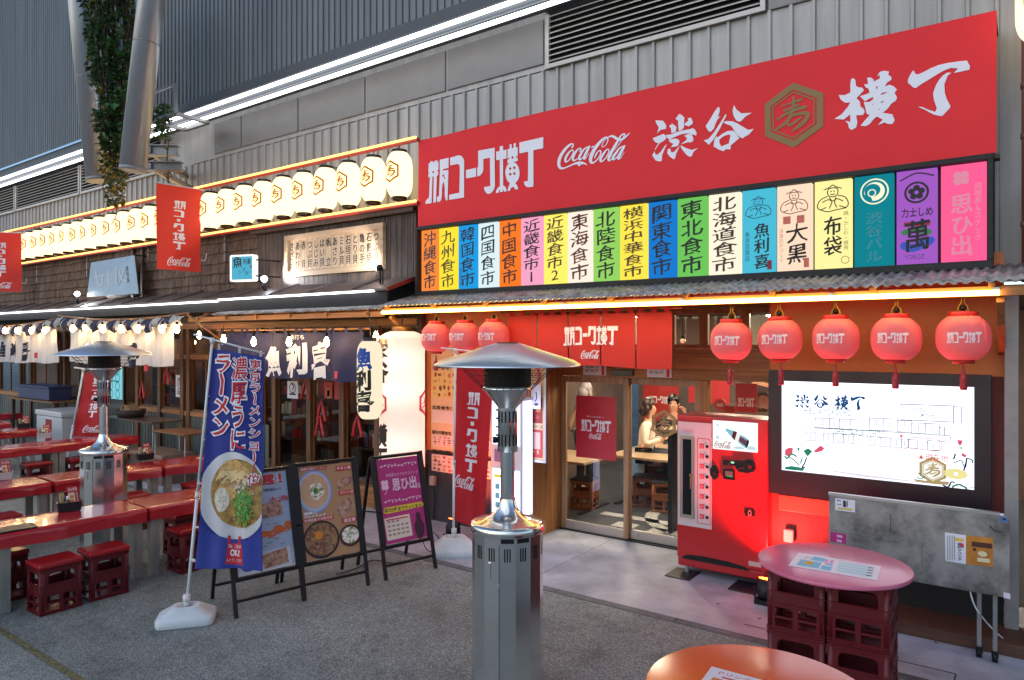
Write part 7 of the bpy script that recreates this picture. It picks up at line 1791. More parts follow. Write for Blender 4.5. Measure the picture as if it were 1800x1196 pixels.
art(ft, "drink_advert", frY(YT), [(PAPERW, quadT((1661, 936), (1698, 941), (1698, 992), (1662, 986))), (mat("orange ad print", 'b8772a', .45, var=.25, vscale=8), quadT((1698.1, 941), (1746, 946), (1746, 997), (1698.1, 992))), (T('4a1c10'), lay(quadT((1708, 952), (1744, 956), (1744, 965), (1708, 961)), quadT((1710, 963), (1716, 964), (1716, 969), (1710, 968)))), (T('d8b45a'), quadT((1677, 945), (1694, 947), (1694, 953), (1677, 951))), (T('d8c8a0'), lay(ell(onT(1727, 974)[0], onT(1727, 974)[1], .03, .02), quadT((1718, 980), (1740, 983), (1740, 990), (1718, 987)))),
    (INK, fit(vtext('健祥ドリンク', 0, 0, 1, 6, .03), onT(1683, 985)[0], onT(1683, 985)[1], onT(1691, 955)[0], onT(1691, 955)[1])), (PR, quadT((1688, 954), (1694, 956), (1694, 964), (1688, 960))), (T('8a8a86'), join(*[quadT((1665 + 4 * k, 942), (1666.5 + 4 * k, 942), (1666.5 + 4 * k, 985), (1665 + 4 * k, 985)) for k in range(4)]))], world=True, base=.0008, step=.0003)
# ------------------------------------------------------------------ uplights
PARC = mat("black par can", '161418', .4, .3)
def par(label, p, aim, en, colr, ec):
    o = thing("uplight", label, "uplight", tuple(p), 0, "glowing uplights on the pavement")
    c = Vector(p) + Vector((0, 0, .12)); d = Vector(aim).normalized()
    mb = MB(); mb.tube([c - d * .09, c - d * .06, c + d * .09], [.055, .075, .085], 22); mb.build("can", PARC, o, world=True)
    u = d.cross(Vector((0, 1, .3))).normalized(); v = d.cross(u)
    mb = MB()
    for (k, rr) in ((1, 0), (6, .032), (10, .062)):
        for j in range(k):
            a_ = 2 * math.pi * j / k; q = c + d * .0905 + (u * math.cos(a_) + v * math.sin(a_)) * rr; mb.tube([q, q + d * .004], .0125, 10)
    mb.build("led_lenses", glow("led " + ec, ec, 24), o, world=True)
    mb = MB(); mb.bar(Vector(p) + Vector((-.1, 0, .012)), Vector(p) + Vector((.1, 0, .012)), .05, .014); mb.bar(Vector(p) + Vector((-.1, 0, .012)), Vector(p) + Vector((-.1, 0, .13)), .01, .03); mb.bar(Vector(p) + Vector((.1, 0, .012)), Vector(p) + Vector((.1, 0, .13)), .01, .03); mb.box(p[0] - .08, p[1] - .1, .007, p[0] + .09, p[1] + .03, .05); mb.build("yoke", PARC, o, world=True)
    L = bpy.data.lights.new("par", 'SPOT'); L.energy = en / GAIN; L.color = colr; L.spot_size = R(140); L.spot_blend = 1.0; L.shadow_soft_size = .06
    lo = bpy.data.objects.new("par_beam", L); col.objects.link(lo); lo.location = c + d * .17; lo.rotation_euler = d.to_track_quat('-Z', 'Y').to_euler()
q = onZ(1338, 1060, 0); par("black uplight glowing orange red beside the vending machine's right foot", (q.x + .04, q.y + .02, .006), (.04, .20, 1), 330, (1, .06, .05), 'ff5a1e')
q = onZ(787, 948, 0); par("black uplight glowing red on the pavement left of the red flag", (q.x, q.y + .1, .006), (.05, .25, 1), 110, (1, .16, .08), 'ff4a20')
# ------------------------------------------------------------------ posters, notices and boxes by the doors
CREAM = mat("cream menu paper", 'dcb98c', .6, var=.06, vscale=5); CREAM2 = mat("pale menu paper", 'd9c6b8', .6)
def foodgrid(x0, z0, x1, z1, nx, nz, sd):
    rnd = random.Random(sd); gs = {}
    for i in range(nx):
        for j in range(nz):
            h = rnd.choice(['b8503a', 'c98a4a', '8a4a2c', 'a83a34', '6f5a30', 'd0a070', 'c86a5a'])
            cx1 = x0 + (x1 - x0) * (i + .5 + rnd.uniform(-.15, .15)) / nx; cz1 = z0 + (z1 - z0) * (j + .5 + rnd.uniform(-.15, .15)) / nz
            gs.setdefault(h, []).append(blob(cx1, cz1, (x1 - x0) / nx * rnd.uniform(.22, .4), (z1 - z0) / nz * rnd.uniform(.2, .38), rnd.random() * 50, 14, .4))
    return [(T(h), join(*s)) for h, s in gs.items()]
def wallposter(label, x0, z0, x1, z1, Y, m, items, name="menu_poster", group=None, t=.006, frame=None):
    o = thing(name, label, "poster", ((x0 + x1) / 2, Y, z0), group=group)
    mb = MB(); mb.box(x0, Y - t, z0, x1, Y - .0005, z1); mb.build("sheet", m, o, world=True)
    if items: art(o, "print", frY(Y - t), items, world=True, base=.0008, step=.0003)
    if frame:
        mb = MB(); f = .025
        mb.box(x0 - f, Y - t - .012, z0 - f, x1 + f, Y - .0004, z0); mb.box(x0 - f, Y - t - .012, z1, x1 + f, Y - .0004, z1 + f); mb.box(x0 - f, Y - t - .012, z0, x0, Y - .0004, z1); mb.box(x1, Y - t - .012, z0, x1 + f, Y - .0004, z1); mb.build("frame", frame, o, world=True)
    return o
pxl, pxr = onY(758, 700, 6.99).x, onY(866, 700, 6.99).x
z_ = lambda px_, py_: onY(px_, py_, 6.99).z
its = []
secs = [(642, 700, 'cream', '沖縄食市！'), (712, 744, None, '北陸食市！'), (756, 785, 'x', '横浜中華食市'), (790, 830, 'p', '魚利喜')]
for (xa_, xb_) in ((pxl, pxl + (pxr - pxl) * .46), (pxl + (pxr - pxl) * .5, pxr)):
    for k, (ya_, yb_, kd, tt) in enumerate(secs):
        za, zc = z_(778, yb_), z_(778, ya_)
        its.append((CREAM2 if k != 0 else T('d8c070'), rect(xa_ + .015, za, xb_ - .015, zc - .075)))
        its.append((INK, htext(tt, xa_ + .02, zc - .065, xa_ + (xb_ - xa_) * .75, zc - .012, .03)))
        if kd: its += foodgrid(xa_ + .025, za + .01, xb_ - .025, zc - .085, 5, 4, k + int(xa_ * 100))
wallposter("tall cream menu poster with rows of food pictures beside the giant white lantern", pxl, .95, pxr, 2.42, 6.995, CREAM, its)
rx0, rx1 = onY(905, 700, 6.99).x, onY(960, 700, 6.99).x
its = [(T('c04a34'), ring((rx0 + rx1) / 2 - .0, 1.98, .15, .115)), (T('c04a34'), join(htext('食べ飲み放題', rx0 + .06, 1.95, rx1 - .06, 2.01, .02))), (INK, join(htext('魚・一品メニュー', rx0 + .03, 1.735, rx1 - .04, 1.785, .01), htext('お得なコース', rx0 + .03, 1.345, rx1 - .04, 1.39, .01))), (T('9a2a24'), rect(rx0 + .02, 1.41, rx1 - .05, 1.72))] + foodgrid(rx0 + .03, 1.42, rx1 - .06, 1.71, 4, 3, 9) + [(T('c23c3c'), rect(rx0 + .02, 1.0, rx1 - .05, 1.33)), (T('dcb8a4'), rect(rx0 + .05, 1.10, rx1 - .08, 1.30))] + foodgrid(rx0 + .06, 1.02, rx1 - .09, 1.1, 5, 1, 4)
wallposter("framed orange menu board with a red round mark, left of the glass doors", rx0, .97, rx1 - .02, 2.35, 6.995, CREAM, its, frame=ALU)
# notice on the timber board, faces the street
nx0 = XD0 - .06
qz = onY(943, 735, 6.97).z
wallposter("small white character-free notice on the timber edge left of the glass doors".replace("character-free ", ""), onY(934, 700, 6.965).x, onY(940, 719, 6.965).z, onY(951, 700, 6.965).x, onY(940, 676, 6.965).z, 6.965, PAPERW, [(T('3a2a5a'), lay(stroke([(onY(943, 690, 6.965).x, onY(943, 690, 6.965).z), (onY(944, 700, 6.965).x, onY(944, 700, 6.965).z), (onY(941, 706, 6.965).x, onY(941, 706, 6.965).z)], .014), ell(onY(943, 711, 6.965).x, onY(943, 711, 6.965).z, .03, .018)))], "notice")
YDf = YD - .045
def lintelnote(pxa, pxb, lb):
    a = onY(pxa, 662, YDf); b = onY(pxb, 644, YDf)
    wallposter(lb, a.x, 1.965, b.x, 2.10, YDf, PAPERW, [(INK, join(htext('渋谷横丁内', a.x + .03, 2.05, a.x + (b.x - a.x) * .68, 2.085, .01), htext('通り抜け可', a.x + .03, 2.005, a.x + (b.x - a.x) * .68, 2.04, .01))), (PR, rect(a.x + (b.x - a.x) * .8, 1.97, a.x + (b.x - a.x) * .93, 2.095))], "notice", "white notices on the door lintel", t=.012)
lintelnote(1026, 1066, "white notice on the door lintel, over the left glass door"); lintelnote(1138, 1181, "white notice on the door lintel, over the right glass door")
ds = thing("door_sensor", "small black sensor box on the lintel between the two white notices", "sensor", tuple(onY(1094, 655, YDf)))
a, b = onY(1075, 660, YDf), onY(1114, 651, YDf); mb = MB(); mb.box(a.x, YDf - .03, a.z, b.x, YDf + .02, b.z); mb.build("housing", BLK, ds, world=True, bevel=.006)
# red poster and crest stuck on the doors
YG = YD - .026
a, b = onY(1013, 803, YG), onY(1083, 699, YG)
wp = wallposter("red poster with white lettering on the left glass door", a.x, a.z, b.x, b.z, YG, mat("red door poster", 'c02436', .45), [(BWHITE, join(htext('瓶コークはじめました', a.x + (b.x - a.x) * .28, a.z + (b.z - a.z) * .66, a.x + (b.x - a.x) * .7, a.z + (b.z - a.z) * .685, .0), fit(BIN, a.x + (b.x - a.x) * .12, a.z + (b.z - a.z) * .43, a.x + (b.x - a.x) * .88, a.z + (b.z - a.z) * .62), fit(COLA, a.x + (b.x - a.x) * .33, a.z + (b.z - a.z) * .31, a.x + (b.x - a.x) * .66, a.z + (b.z - a.z) * .41)))], "door_poster", t=.003)
YG2 = YD + .022
cw = thing("door_crest", "gold hexagon crest stuck on the right glass door", "crest", tuple(onY(1167, 746, YG2)))
q = onY(1167, 746, YG2); rq = (onY(1167, 720, YG2).z - onY(1167, 772, YG2).z) / 2
art(cw, "crest_print", frY(YG2), [(mat("gold sticker", 'a98a58', .5), emblem(q.x, q.z, rq))], world=True, base=.002)
# lit showcase behind the heater
shc = thing("lit_showcase", "upright white lit display case standing behind the red flag and heater", "display case", tuple(onY(885, 900, 6.75)))
a, b = onY(862, 900, 6.72), onY(916, 700, 6.72)
mb = MB(); mb.box(a.x, 6.73, .10, b.x, 6.97, 1.72); mb.build("case", PVCW, shc, world=True, bevel=.006)
mb = MB(); mb.box(a.x + .03, 6.722, 1.16, b.x - .03, 6.7295, 1.68); mb.box(a.x + .03, 6.722, .34, b.x - .03, 6.7295, .86); mb.box(b.x + .0005, 6.76, .34, b.x + .004, 6.94, 1.68); mb.build("light_panel", glow("lavender white panel", 'd2d2ff', 6.0), shc, world=True)
art(shc, "print", frY(6.7215), [(T('8a7aa8'), rect(a.x + .06, .95, a.x + .17, 1.1)), (G('e8d848', 1), rect(a.x + .05, .76, a.x + .33, .80)), (G('7aa8c8', .9), join(*[rect(a.x + .07 + .09 * (k % 3), .4 + .11 * (k // 3), a.x + .14 + .09 * (k % 3), .47 + .11 * (k // 3)) for k in range(9)])), (G('5a78a8', .8), join(*[rect(a.x + .08, 1.25 + .1 * k, a.x + .2, 1.28 + .1 * k) for k in range(4)]))], world=True, base=.0006)
OUTB = mat("beige outlet box", 'b59a8c', .5)
for (pq, Yq, lb) in (((763, 846), 6.99, "beige outlet box with hanging plug on the dark wall beside the magenta board"), ((916, 875), 6.99, "beige outlet box on the dark wall left of the glass doors"), ((1388, 943), 6.99, "beige outlet box on the dark red wall beside the vending machine")):
    q = onY(pq[0], pq[1], Yq); o = thing("outlet_box", lb, "outlet box", tuple(q), group="outlet boxes on the walls")
    mb = MB(); mb.box(-.045, -.05, -.05, .045, .004, .07); mb.build("cover", OUTB, o, bevel=.008)
    mb = MB(); mb.tube(smoothline([(.02, -.03, -.05), (.02, -.04, -.12), (.03, -.02, -.2), (.0, -.015, -q.z + .02)], 4), .006, 6); mb.build("cable", IRONB, o)
# ------------------------------------------------------------------ things at the back left
fz = thing("chest_freezer", "white chest freezer with a red sticker standing behind the far tables", "freezer", (-15.9, 6.35, 0))
FW = mat("white freezer enamel", 'b9bfc2', .35, coat=.2)
mb = MB(); mb.box(-16.5, 6.05, .08, -15.3, 6.7, .86); mb.build("cabinet", FW, fz, world=True, bevel=.02, seg=3)
mb = MB(); mb.box(-16.52, 6.03, .865, -15.28, 6.72, .97); mb.build("lid", FW, fz, world=True, bevel=.02, seg=3)
art(fz, "sticker", frY(6.05), [(T('8a1c24'), rect(-16.05, .3, -15.75, .8)), (T('c8a8a0'), rect(-16.0, .5, -15.8, .6))], world=True)
def counter(label, x0, x1, y0, y1, z, m=TABT):
    o = thing("side_table", label, "side table", ((x0 + x1) / 2, (y0 + y1) / 2, 0), group="side tables by the shop wall")
    mb = MB(); mb.box(x0, y0, z - .025, x1, y1, z); mb.build("top", m, o, world=True, bevel=.004)
    for x in (x0 + .04, x1 - .04):
        for y in (y0 + .04, y1 - .04): mb = MB(); mb.tube([(x, y, 0), (x, y, z - .026)], .014, 8); mb.build("leg", STEELR, o, world=True)
    return o
counter("narrow dark topped side table carrying a basket, behind the red tables", onY(188, 735, 6.25).x, onY(272, 735, 6.25).x, 6.2, 6.75, .98, mat("dark counter top", '54453c', .35))
counter("small pale wooden topped side table by the green tin wall", onY(272, 755, 6.1).x + .1, onY(334, 752, 6.1).x, 6.0, 6.5, .90)
bsk = thing("wicker_basket", "dark basket of folded cloths on the narrow side table", "basket", tuple(onY(230, 728, 6.4)))
q = Vector((onY(228, 728, 6.4).x, 6.42, .981))
mb = MB(); mb.lathe([(.001, .004), (.22, .004), (.26, .14), (.245, .14), (.21, .02), (.001, .02)], q, 20); mb.build("basket_shell", mat("dark wicker", '2c211a', .7, bump=.4, bscale=60), bsk, world=True)
mb = MB()
for k in range(7): mb.box(q.x - .17 + .05 * k, q.y - .12, q.z + .03, q.x - .13 + .05 * k, q.y + .1, q.z + .18 + .05 * math.sin(k * 2.1))
mb.build("folded_cloth", mat("tan cloth", 'a08462', .8), bsk, world=True)
ck = thing("cooler_box", "grey brown lidded box on the ground under the small side table", "cooler box", (-11.6, 6.2, 0))
q = onY(270, 800, 6.2)
mb = MB(); mb.box(q.x - .65, 6.0, 0, q.x + .65, 6.55, .42); mb.build("tub", mat("brown grey plastic", '6d5d52', .5), ck, world=True, bevel=.02, seg=3); mb = MB(); mb.box(q.x - .67, 5.98, .425, q.x + .67, 6.57, .5); mb.build("lid", mat("tan plastic lid", '8a7463', .45), ck, world=True, bevel=.02, seg=3)
cb = thing("blue_crate", "dark blue plastic crate on a plank shelf by the far shop wall", "crate", tuple(onY(67, 712, 6.5)))
a, b = onY(41, 713, 6.5), onY(95, 690, 6.5)
mb = MB(); mb.box(a.x, 6.4, 1.10, b.x, 6.85, 1.36); mb.build("tub", mat("dark blue plastic", '22305c', .45), cb, world=True, bevel=.015); mb = MB(); mb.box(a.x - .03, 6.37, 1.36, b.x + .03, 6.88, 1.40); mb.build("rim", mat("dark blue plastic", '22305c', .45), cb, world=True, bevel=.01)
shf = thing("plank_shelf", "plank shelf under the dark blue crate by the far shop wall", "shelf", (a.x, 6.6, 0))
mb = MB(); mb.box(a.x - .5, 6.35, 1.06, b.x + .3, 6.9, 1.095); mb.build("plank", TABT, shf, world=True); mb = MB()
for x in (a.x - .4, b.x + .2): mb.box(x, 6.4, 0, x + .06, 6.46, 1.06)
mb.build("upright", WOODD, shf, world=True)
a, b = onY(190, 700, 6.9), onY(217, 644, 6.9)
ms_ = thing("menu_screen", "upright cyan lit menu screen on the shop wall behind the farther heater", "screen", (a.x, 6.9, a.z))
mb = MB(); mb.box(a.x - .06, 6.88, a.z - .18, b.x + .06, 6.925, b.z + .06); mb.build("frame", BLK, ms_, world=True)
mb = MB(); mb.box(a.x, 6.872, a.z, b.x, 6.8795, b.z); mb.build("lit_face", glow("lit cyan screen", '86d4e0', .95), ms_, world=True)
W5 = b.x - a.x; H5 = b.z - a.z
art(ms_, "print", frY(6.872), [(G('3f8fa8', .6), lay(*[ring(a.x + W5 * (.28 + .44 * (k % 2)), a.z + H5 * (.15 + .24 * (k // 2)), W5 * .14, W5 * .11, 16) for k in range(8)], rect(a.x + W5 * .2, a.z + H5 * .52, a.x + W5 * .8, a.z + H5 * .56)))], world=True)
# posters and bottle ornaments in the left shop windows
BOT = mat("red bottle ornament", 'b3232a', .4)
def ornament():
    o = thing("bottle_ornament", "x", "ornament", (0, 0, -50))
    for s in (-1, 1):
        mb = MB()
        pr_ = [(.008, .15), (.012, .09), (.022, .04), (.026, -.02), (.021, -.08), (.027, -.14), (.024, -.17), (.001, -.172)]
        mb.lathe(pr_, (0, 0, 0), 12); t = R(16) * s
        mb.v = [(x * math.cos(t) - z * math.sin(t) + s * .05, y, x * math.sin(t) + z * math.cos(t)) for x, y, z in mb.v]
        mb.build("bottle", BOT, o)
    mb = MB(); mb.tube([(-.02, 0, .145), (0, 0, .2), (.02, 0, .145)], .004, 5); mb.build("cord", BOT, o); return o
or0 = ornament()
OR = [((537, 684), "under the navy curtain, beside the white poster"), ((565, 722), "in the upper middle of the shop door glass"), ((562, 748), "in the lower middle of the shop door glass"), ((628, 748), "in the door glass next to the slim cream lantern"), ((250, 686), "in the shop window right of the cyan menu screen"), ((293, 660), "in the upper shop window behind the white curtain")]
for i, (pq, lb) in enumerate(OR):
    q = onY(pq[0], pq[1], YW - .06); lb = "pair of red bottle ornaments hanging " + lb
    if i == 0: or0.location = q; or0['label'] = lb; or0['group'] = "red bottle ornaments in the shop windows"
    else: dup(or0, q, 0, lb)
for (x0_, y0_, x1_, y1_, m_, lb, it) in ((505, 700, 524, 671, PAPERW, "small white poster with a dark mark on the shop door glass", 1), (588, 702, 609, 672, mat("red window poster", 'b3262c', .5), "red poster in the shop door glass below the navy curtain", 0), (309, 698, 321, 660, PAPERW, "narrow white notice with dark writing in the shop window", 2), (570, 700, 584, 672, mat("red window poster", 'b3262c', .5), "red and tan poster in the shop door glass, left of the plain red one", 3)):
    a, b = onY(x0_, y0_, YW - .03), onY(x1_, y1_, YW - .03); wq, hq = b.x - a.x, b.z - a.z
    its = []
    if it == 1: its = [(T('2c2c3c'), lay(ring(a.x + wq * .5, a.z + hq * .6, wq * .3, wq * .24), stroke([(a.x + wq * .4, a.z + hq * .9), (a.x + wq * .6, a.z + hq * .7), (a.x + wq * .5, a.z + hq * .5)], wq * .08), rect(a.x + wq * .2, a.z + hq * .2, a.x + wq * .8, a.z + hq * .3)))]
    if it == 2: its = [(INK, vtext('本日入荷', a.x + wq * .2, a.z + hq * .1, a.x + wq * .8, a.z + hq * .9, .02, .03))]
    if it == 3: its = [(T('b8834a'), join(rect(a.x + wq * .35, a.z, a.x + wq * .7, a.z + hq * .6), ell(a.x + wq * .5, a.z + hq * .3, wq * .3, hq * .2)))]
    wallposter(lb, a.x, a.z, b.x, b.z, YW - .028, m_, its, "window_poster", t=.003)
# ------------------------------------------------------------------ inside the room behind the glass doors
TW = mat("pale laminate table", 'b59a7e', .3, var=.1, vscale=3)
def intable(label, cx_, cy_, w_, d_):
    o = thing("dining_table", label, "table", (cx_, cy_, 0), .0, "tables inside behind the glass")
    mb = MB(); mb.box(-w_ / 2, -d_ / 2, .70, w_ / 2, d_ / 2, .735); mb.build("top", TW, o, bevel=.004)
    for sx in (-1, 1):
        mb = MB(); mb.box(sx * (w_ / 2 - .1) - .02, -.02, .03, sx * (w_ / 2 - .1) + .02, .02, .70); mb.box(sx * (w_ / 2 - .1) - .03, -d_ / 2 + .05, 0, sx * (w_ / 2 - .1) + .03, d_ / 2 - .05, .03); mb.build("leg", IRONB, o)
    return o
intable("long pale table behind the right glass door, the seated people around it", -4.15, 10.25, 1.5, 2.2); intable("pale table partly hidden behind the red poster on the left door", -5.45, 8.75, 1.3, .9)
BPAD = mat("black stool pad", '23262c', .4)
ic0 = thing("crate_stool", "x", "stool", (0, 0, -50), group="orange brown crate stools inside")
crate_mesh(.33, .30, .40, "crate", CORA, ic0); mb = MB(); mb.box(-.17, -.155, .401, .17, .155, .43); mb.build("seat_pad", BPAD, ic0, bevel=.008)
for i, (x, y, rz, lb) in enumerate(((-4.42, 9.42, .3, "orange brown crate stool with black pad just inside the right glass door"), (-4.05, 9.25, .3, "orange brown crate stool inside, behind the vending machine's left edge"), (-4.58, 10.3, .2, "orange brown crate stool inside, second behind the right glass door"), (-4.3, 9.95, .2, "orange brown crate stool inside under the long pale table"), (-5.05, 8.75, .2, "orange brown crate stool inside below the red door poster"), (-5.55, 8.7, .2, "orange brown crate stool inside at the left edge of the left door"))):
    if i == 0: ic0.location = (x, y, .012); ic0.rotation_euler = (0, 0, rz); ic0['label'] = lb
    else: dup(ic0, (x, y, .012), rz, lb)
tb = thing("tissue_holder", "black and grey menu stand on the table behind the right glass door", "menu stand", tuple(onZ(1147, 778, .736)))
q = onZ(1143, 772, .737); mb = MB(); mb.box(q.x - .10, q.y - .05, .737, q.x + .12, q.y + .06, .82); mb.build("grey_base", mat("grey tray", '7d7a7a', .5), tb, world=True, bevel=.005); mb = MB(); mb.box(q.x - .08, q.y + .0, .8205, q.x + .07, q.y + .03, 1.03); mb.build("menu_back", BLK, tb, world=True)
for i, (x0_, z0_, x1_, z1_, m_, lb, it) in enumerate(((-8.2, 1.0, -7.2, 2.2, 'a82a2a', "red poster on the back wall inside, seen through the left door", 'bin'), (-6.6, 1.55, -5.9, 2.1, 'b8322c', "red poster with a white mark high on the back wall inside", 'w'), (-6.15, .8, -5.4, 1.5, 'b8322c', "red poster low on the back wall inside behind the seated people", 'bin'), (-5.2, 1.2, -4.4, 2.3, 'c02c30', "large red poster on the back wall inside by the side window", 'bin'), (-4.2, 1.3, -3.6, 2.2, '3a2420', "dark picture poster on the back wall inside with a hand and bottle", 'hand'), (-3.4, 1.1, -2.4, 2.2, 'b8282c', "broad red poster on the back wall inside, rightmost of all", 'bin'))):
    its = []
    wq, hq = x1_ - x0_, z1_ - z0_
    if it == 'bin': its = [(BWHITE, fit(BIN, x0_ + wq * .15, z0_ + hq * .5, x1_ - wq * .15, z0_ + hq * .7))]
    if it == 'w': its = [(BWHITE, lay(ell(x0_ + wq * .4, z0_ + hq * .5, .09, .12), ell(x0_ + wq * .62, z0_ + hq * .5, .09, .12)))]
    if it == 'hand': its = [(T('c08a6a'), lay(*[stroke([(x0_ + wq * .9, z0_ + hq * (.3 + .12 * k)), (x0_ + wq * .5, z0_ + hq * (.36 + .12 * k)), (x0_ + wq * .35, z0_ + hq * (.3 + .12 * k))], .07) for k in range(4)]))]
    wallposter(lb, x0_, z0_, x1_, z1_, 12.995, mat("wall poster " + m_, m_, .5), its, "wall_poster")
for (px0, py0, px1, py1, hh, lb, it) in ((1293, 724, 1331, 675, 'b8262c', "red poster with white lettering inside the side window above the vending machine", 'bin'), (1256, 725, 1276, 700, 'b8362c', "round red table sign inside the side window above the vending machine", 'rnd'), (1332, 724, 1349, 690, '4a2a22', "picture of a hand holding a bottle inside the side window", 'hand'), (1274, 728, 1292, 714, 'a02428', "small red tent card inside the side window", None)):
    a, b = onY(px0, py0, 8.3), onY(px1, py1, 8.3); wq, hq = b.x - a.x, b.z - a.z
    if it == 'rnd':
        o = thing("window_sign", lb, "sign", ((a.x + b.x) / 2, 8.3, a.z)); r_ = wq * .55
        mb = MB(); mb.plate(circ((a.x + b.x) / 2, (a.z + b.z) / 2, r_, r_, 28), [], lambda u, v, oo: (u, 8.3 - oo, v), .01); mb.build("disc", mat("wall poster " + hh, hh, .5), o, world=True); art(o, "print", frY(8.3), [(BWHITE, fit(COLA, a.x + .03, a.z + hq * .4, b.x - .03, a.z + hq * .62))], world=True)
    else:
        its = []
        if it == 'bin': its = [(BWHITE, fit(BIN, a.x + wq * .12, a.z + hq * .2, b.x - wq * .12, a.z + hq * .5))]
        if it == 'hand': its = [(T('c08a6a'), lay(*[stroke([(a.x + wq * .95, a.z + hq * (.25 + .14 * k)), (a.x + wq * .5, a.z + hq * (.32 + .14 * k)), (a.x + wq * .3, a.z + hq * (.26 + .14 * k))], .05) for k in range(4)]))]
        wallposter(lb, a.x, a.z, b.x, b.z, 8.3, mat("wall poster " + hh, hh, .5), its, "window_poster")
wc = thing("window_counter", "narrow counter inside the side window carrying red signs", "counter", (-2.6, 8.35, 0))
mb = MB(); mb.box(-3.6, 8.05, 1.28, -1.2, 8.6, 1.31); mb.build("top", TW, wc, world=True); mb = MB(); mb.box(-3.55, 8.2, .013, -3.5, 8.5, 1.28); mb.box(-1.3, 8.2, .013, -1.25, 8.5, 1.28); mb.build("support", IRONB, wc, world=True)
# ------------------------------------------------------------------ people inside
SKIN = mat("skin", 'c4937a', .55, var=.05, vscale=6)
def skinmesh(name, pts, edges, radii, m, parent, root=0, sub=2):
    import bmesh
    me = bpy.data.meshes.new(name); me.from_pydata(pts, edges, [])
    bm = bmesh.new(); bm.from_mesh(me); ly = bm.verts.layers.skin.verify()
    for v in bm.verts:
        r_ = radii[v.index]; v[ly].radius = (r_, r_) if not isinstance(r_, tuple) else r_; v[ly].use_root = v.index == root
    bm.to_mesh(me); bm.free(); me.materials.append(m)
    o = bpy.data.objects.new(name, me); col.objects.link(o); o.parent = parent
    k = o.modifiers.new("skin", 'SKIN'); k.use_smooth_shade = True
    s = o.modifiers.new("smooth", 'SUBSURF'); s.levels = sub; s.render_levels = sub
    return o
def person(label, loc, rz, seated, top_m, leg_m, hair_m, hairlen, handR, handL, lean=0.0):
    """local: faces -Y; pelvis height set by seat"""
    o = thing("person", label, "person", loc, rz)
    ph = .52 if seated else .88
    P = []; E = []; Rd = []
    def add(p, r_, par=None):
        P.append(tuple(p)); Rd.append(r_); i = len(P) - 1
        if par is not None: E.append((par, i))
        return i
    L = lambda h: -lean * h
    pel = add((0, 0, ph), .115); bel = add((0, L(.15), ph + .15), .108, pel); ches = add((0, L(.33), ph + .32), .125, bel); nk0 = add((0, L(.45), ph + .455), .062, ches); nk = add((0, L(.5) - .01, ph + .52), .05, nk0)
    hd = add((0, L(.56) - .02, ph + .60), .078, nk); hd2 = add((0, L(.6) - .015, ph + .685), .088, hd); add((0, L(.6) - .01, ph + .745), .06, hd2); no = add((0, L(.58) - .105, ph + .645), .014, hd2)
    hands = []
    for s, hp in ((-1, handR), (1, handL)):
        sh = add((s * .165, L(.42), ph + .40), .055, nk0)
        hpv = Vector(hp); shv = Vector((s * .175, L(.42), ph + .38))
        mid = (shv + hpv) / 2; dirn = (hpv - shv); ln = dirn.length; ub = math.sqrt(max(0.0, .27 ** 2 - (ln / 2) ** 2)); el = mid + Vector((s * .5, .55, -.65)).normalized() * ub
        e = add(el, .04, sh); wr = add(el.lerp(hpv, .82), .027, e); pm = add(hpv, (.022, .034), wr); dr = (hpv - el).normalized(); sd = dr.cross(Vector((0, 0, 1))).normalized()
        hands.append((sh, e, wr))
        for k, (off, l_) in enumerate(((-.03, .062), (-.010, .075), (.010, .070), (.028, .055))):
            b_ = add(hpv + dr * .035 + sd * off, .0095, pm); t_ = add(hpv + dr * (.035 + l_ * .6) + sd * off * 1.1 + Vector((0, 0, -.012)), .0085, b_); add(hpv + dr * (.035 + l_) + sd * off * 1.1 + Vector((0, 0, -.035)), .007, t_)
        t1 = add(hpv + sd * -.040 * s - dr * .005, .011, pm); add(hpv + sd * -.062 * s + dr * .03, .009, t1)
    legs = []
    for s in (-1, 1):
        hp_ = add((s * .09, 0, ph - .02), .085, pel)
        if seated: kn = add((s * .12, -.40, ph - .0), .062, hp_); an = add((s * .12, -.38, .09), .04, kn)
        else: kn = add((s * .095, -.01, ph * .53), .062, hp_); an = add((s * .095, .03, .09), .04, kn)
        ft_ = add((s * .125, (-.55 if seated else -.13), .035), .034, an); legs.append((hp_, kn, an))
    skinmesh("body", P, E, Rd, SKIN, o, pel)
    # clothes
    Q = []; E2 = []; R2 = []; mp = {}
    def cp(i, k, par=None, ext=None):
        Q.append(ext or P[i]); rr_ = Rd[i] if not isinstance(Rd[i], tuple) else Rd[i][0]; R2.append(rr_ * k); mp[i] = len(Q) - 1
        if par is not None: E2.append((mp[par], mp[i]))
    cp(pel, 1.18); cp(bel, 1.16, pel); cp(ches, 1.12, bel); cp(nk0, 1.12, ches)
    for sh, e, wr in hands: cp(sh, 1.25, nk0); cp(e, 1.3, sh); cp(wr, 1.35, e)
    skinmesh("top", Q, E2, R2, top_m, o, 0)
    Q = []; E2 = []; R2 = []; mp = {}
    cp(pel, 1.12)
    for a_, b_, c_3 in legs: cp(a_, 1.12, pel); cp(b_, 1.15, a_); cp(c_3, 1.3, b_)
    skinmesh("trousers", Q, E2, R2, leg_m, o, 0)
    hc = Vector((0, L(.6) - .008, ph + .70)); mb = MB()
    mb.sph(hc + Vector((0, .02, .022)), .112, 18, 12, 0, (.92, 1.0, 1.02))
    keep = []
    nv = []
    for f in mb.f:
        c = sum((Vector(mb.v[i]) for i in f), Vector()) / len(f)
        if c.y < hc.y - .045 and c.z < hc.z + .045: continue
        keep.append(f)
    mb.f = keep; mb.m = [0] * len(keep); mb.s = [True] * len(keep)
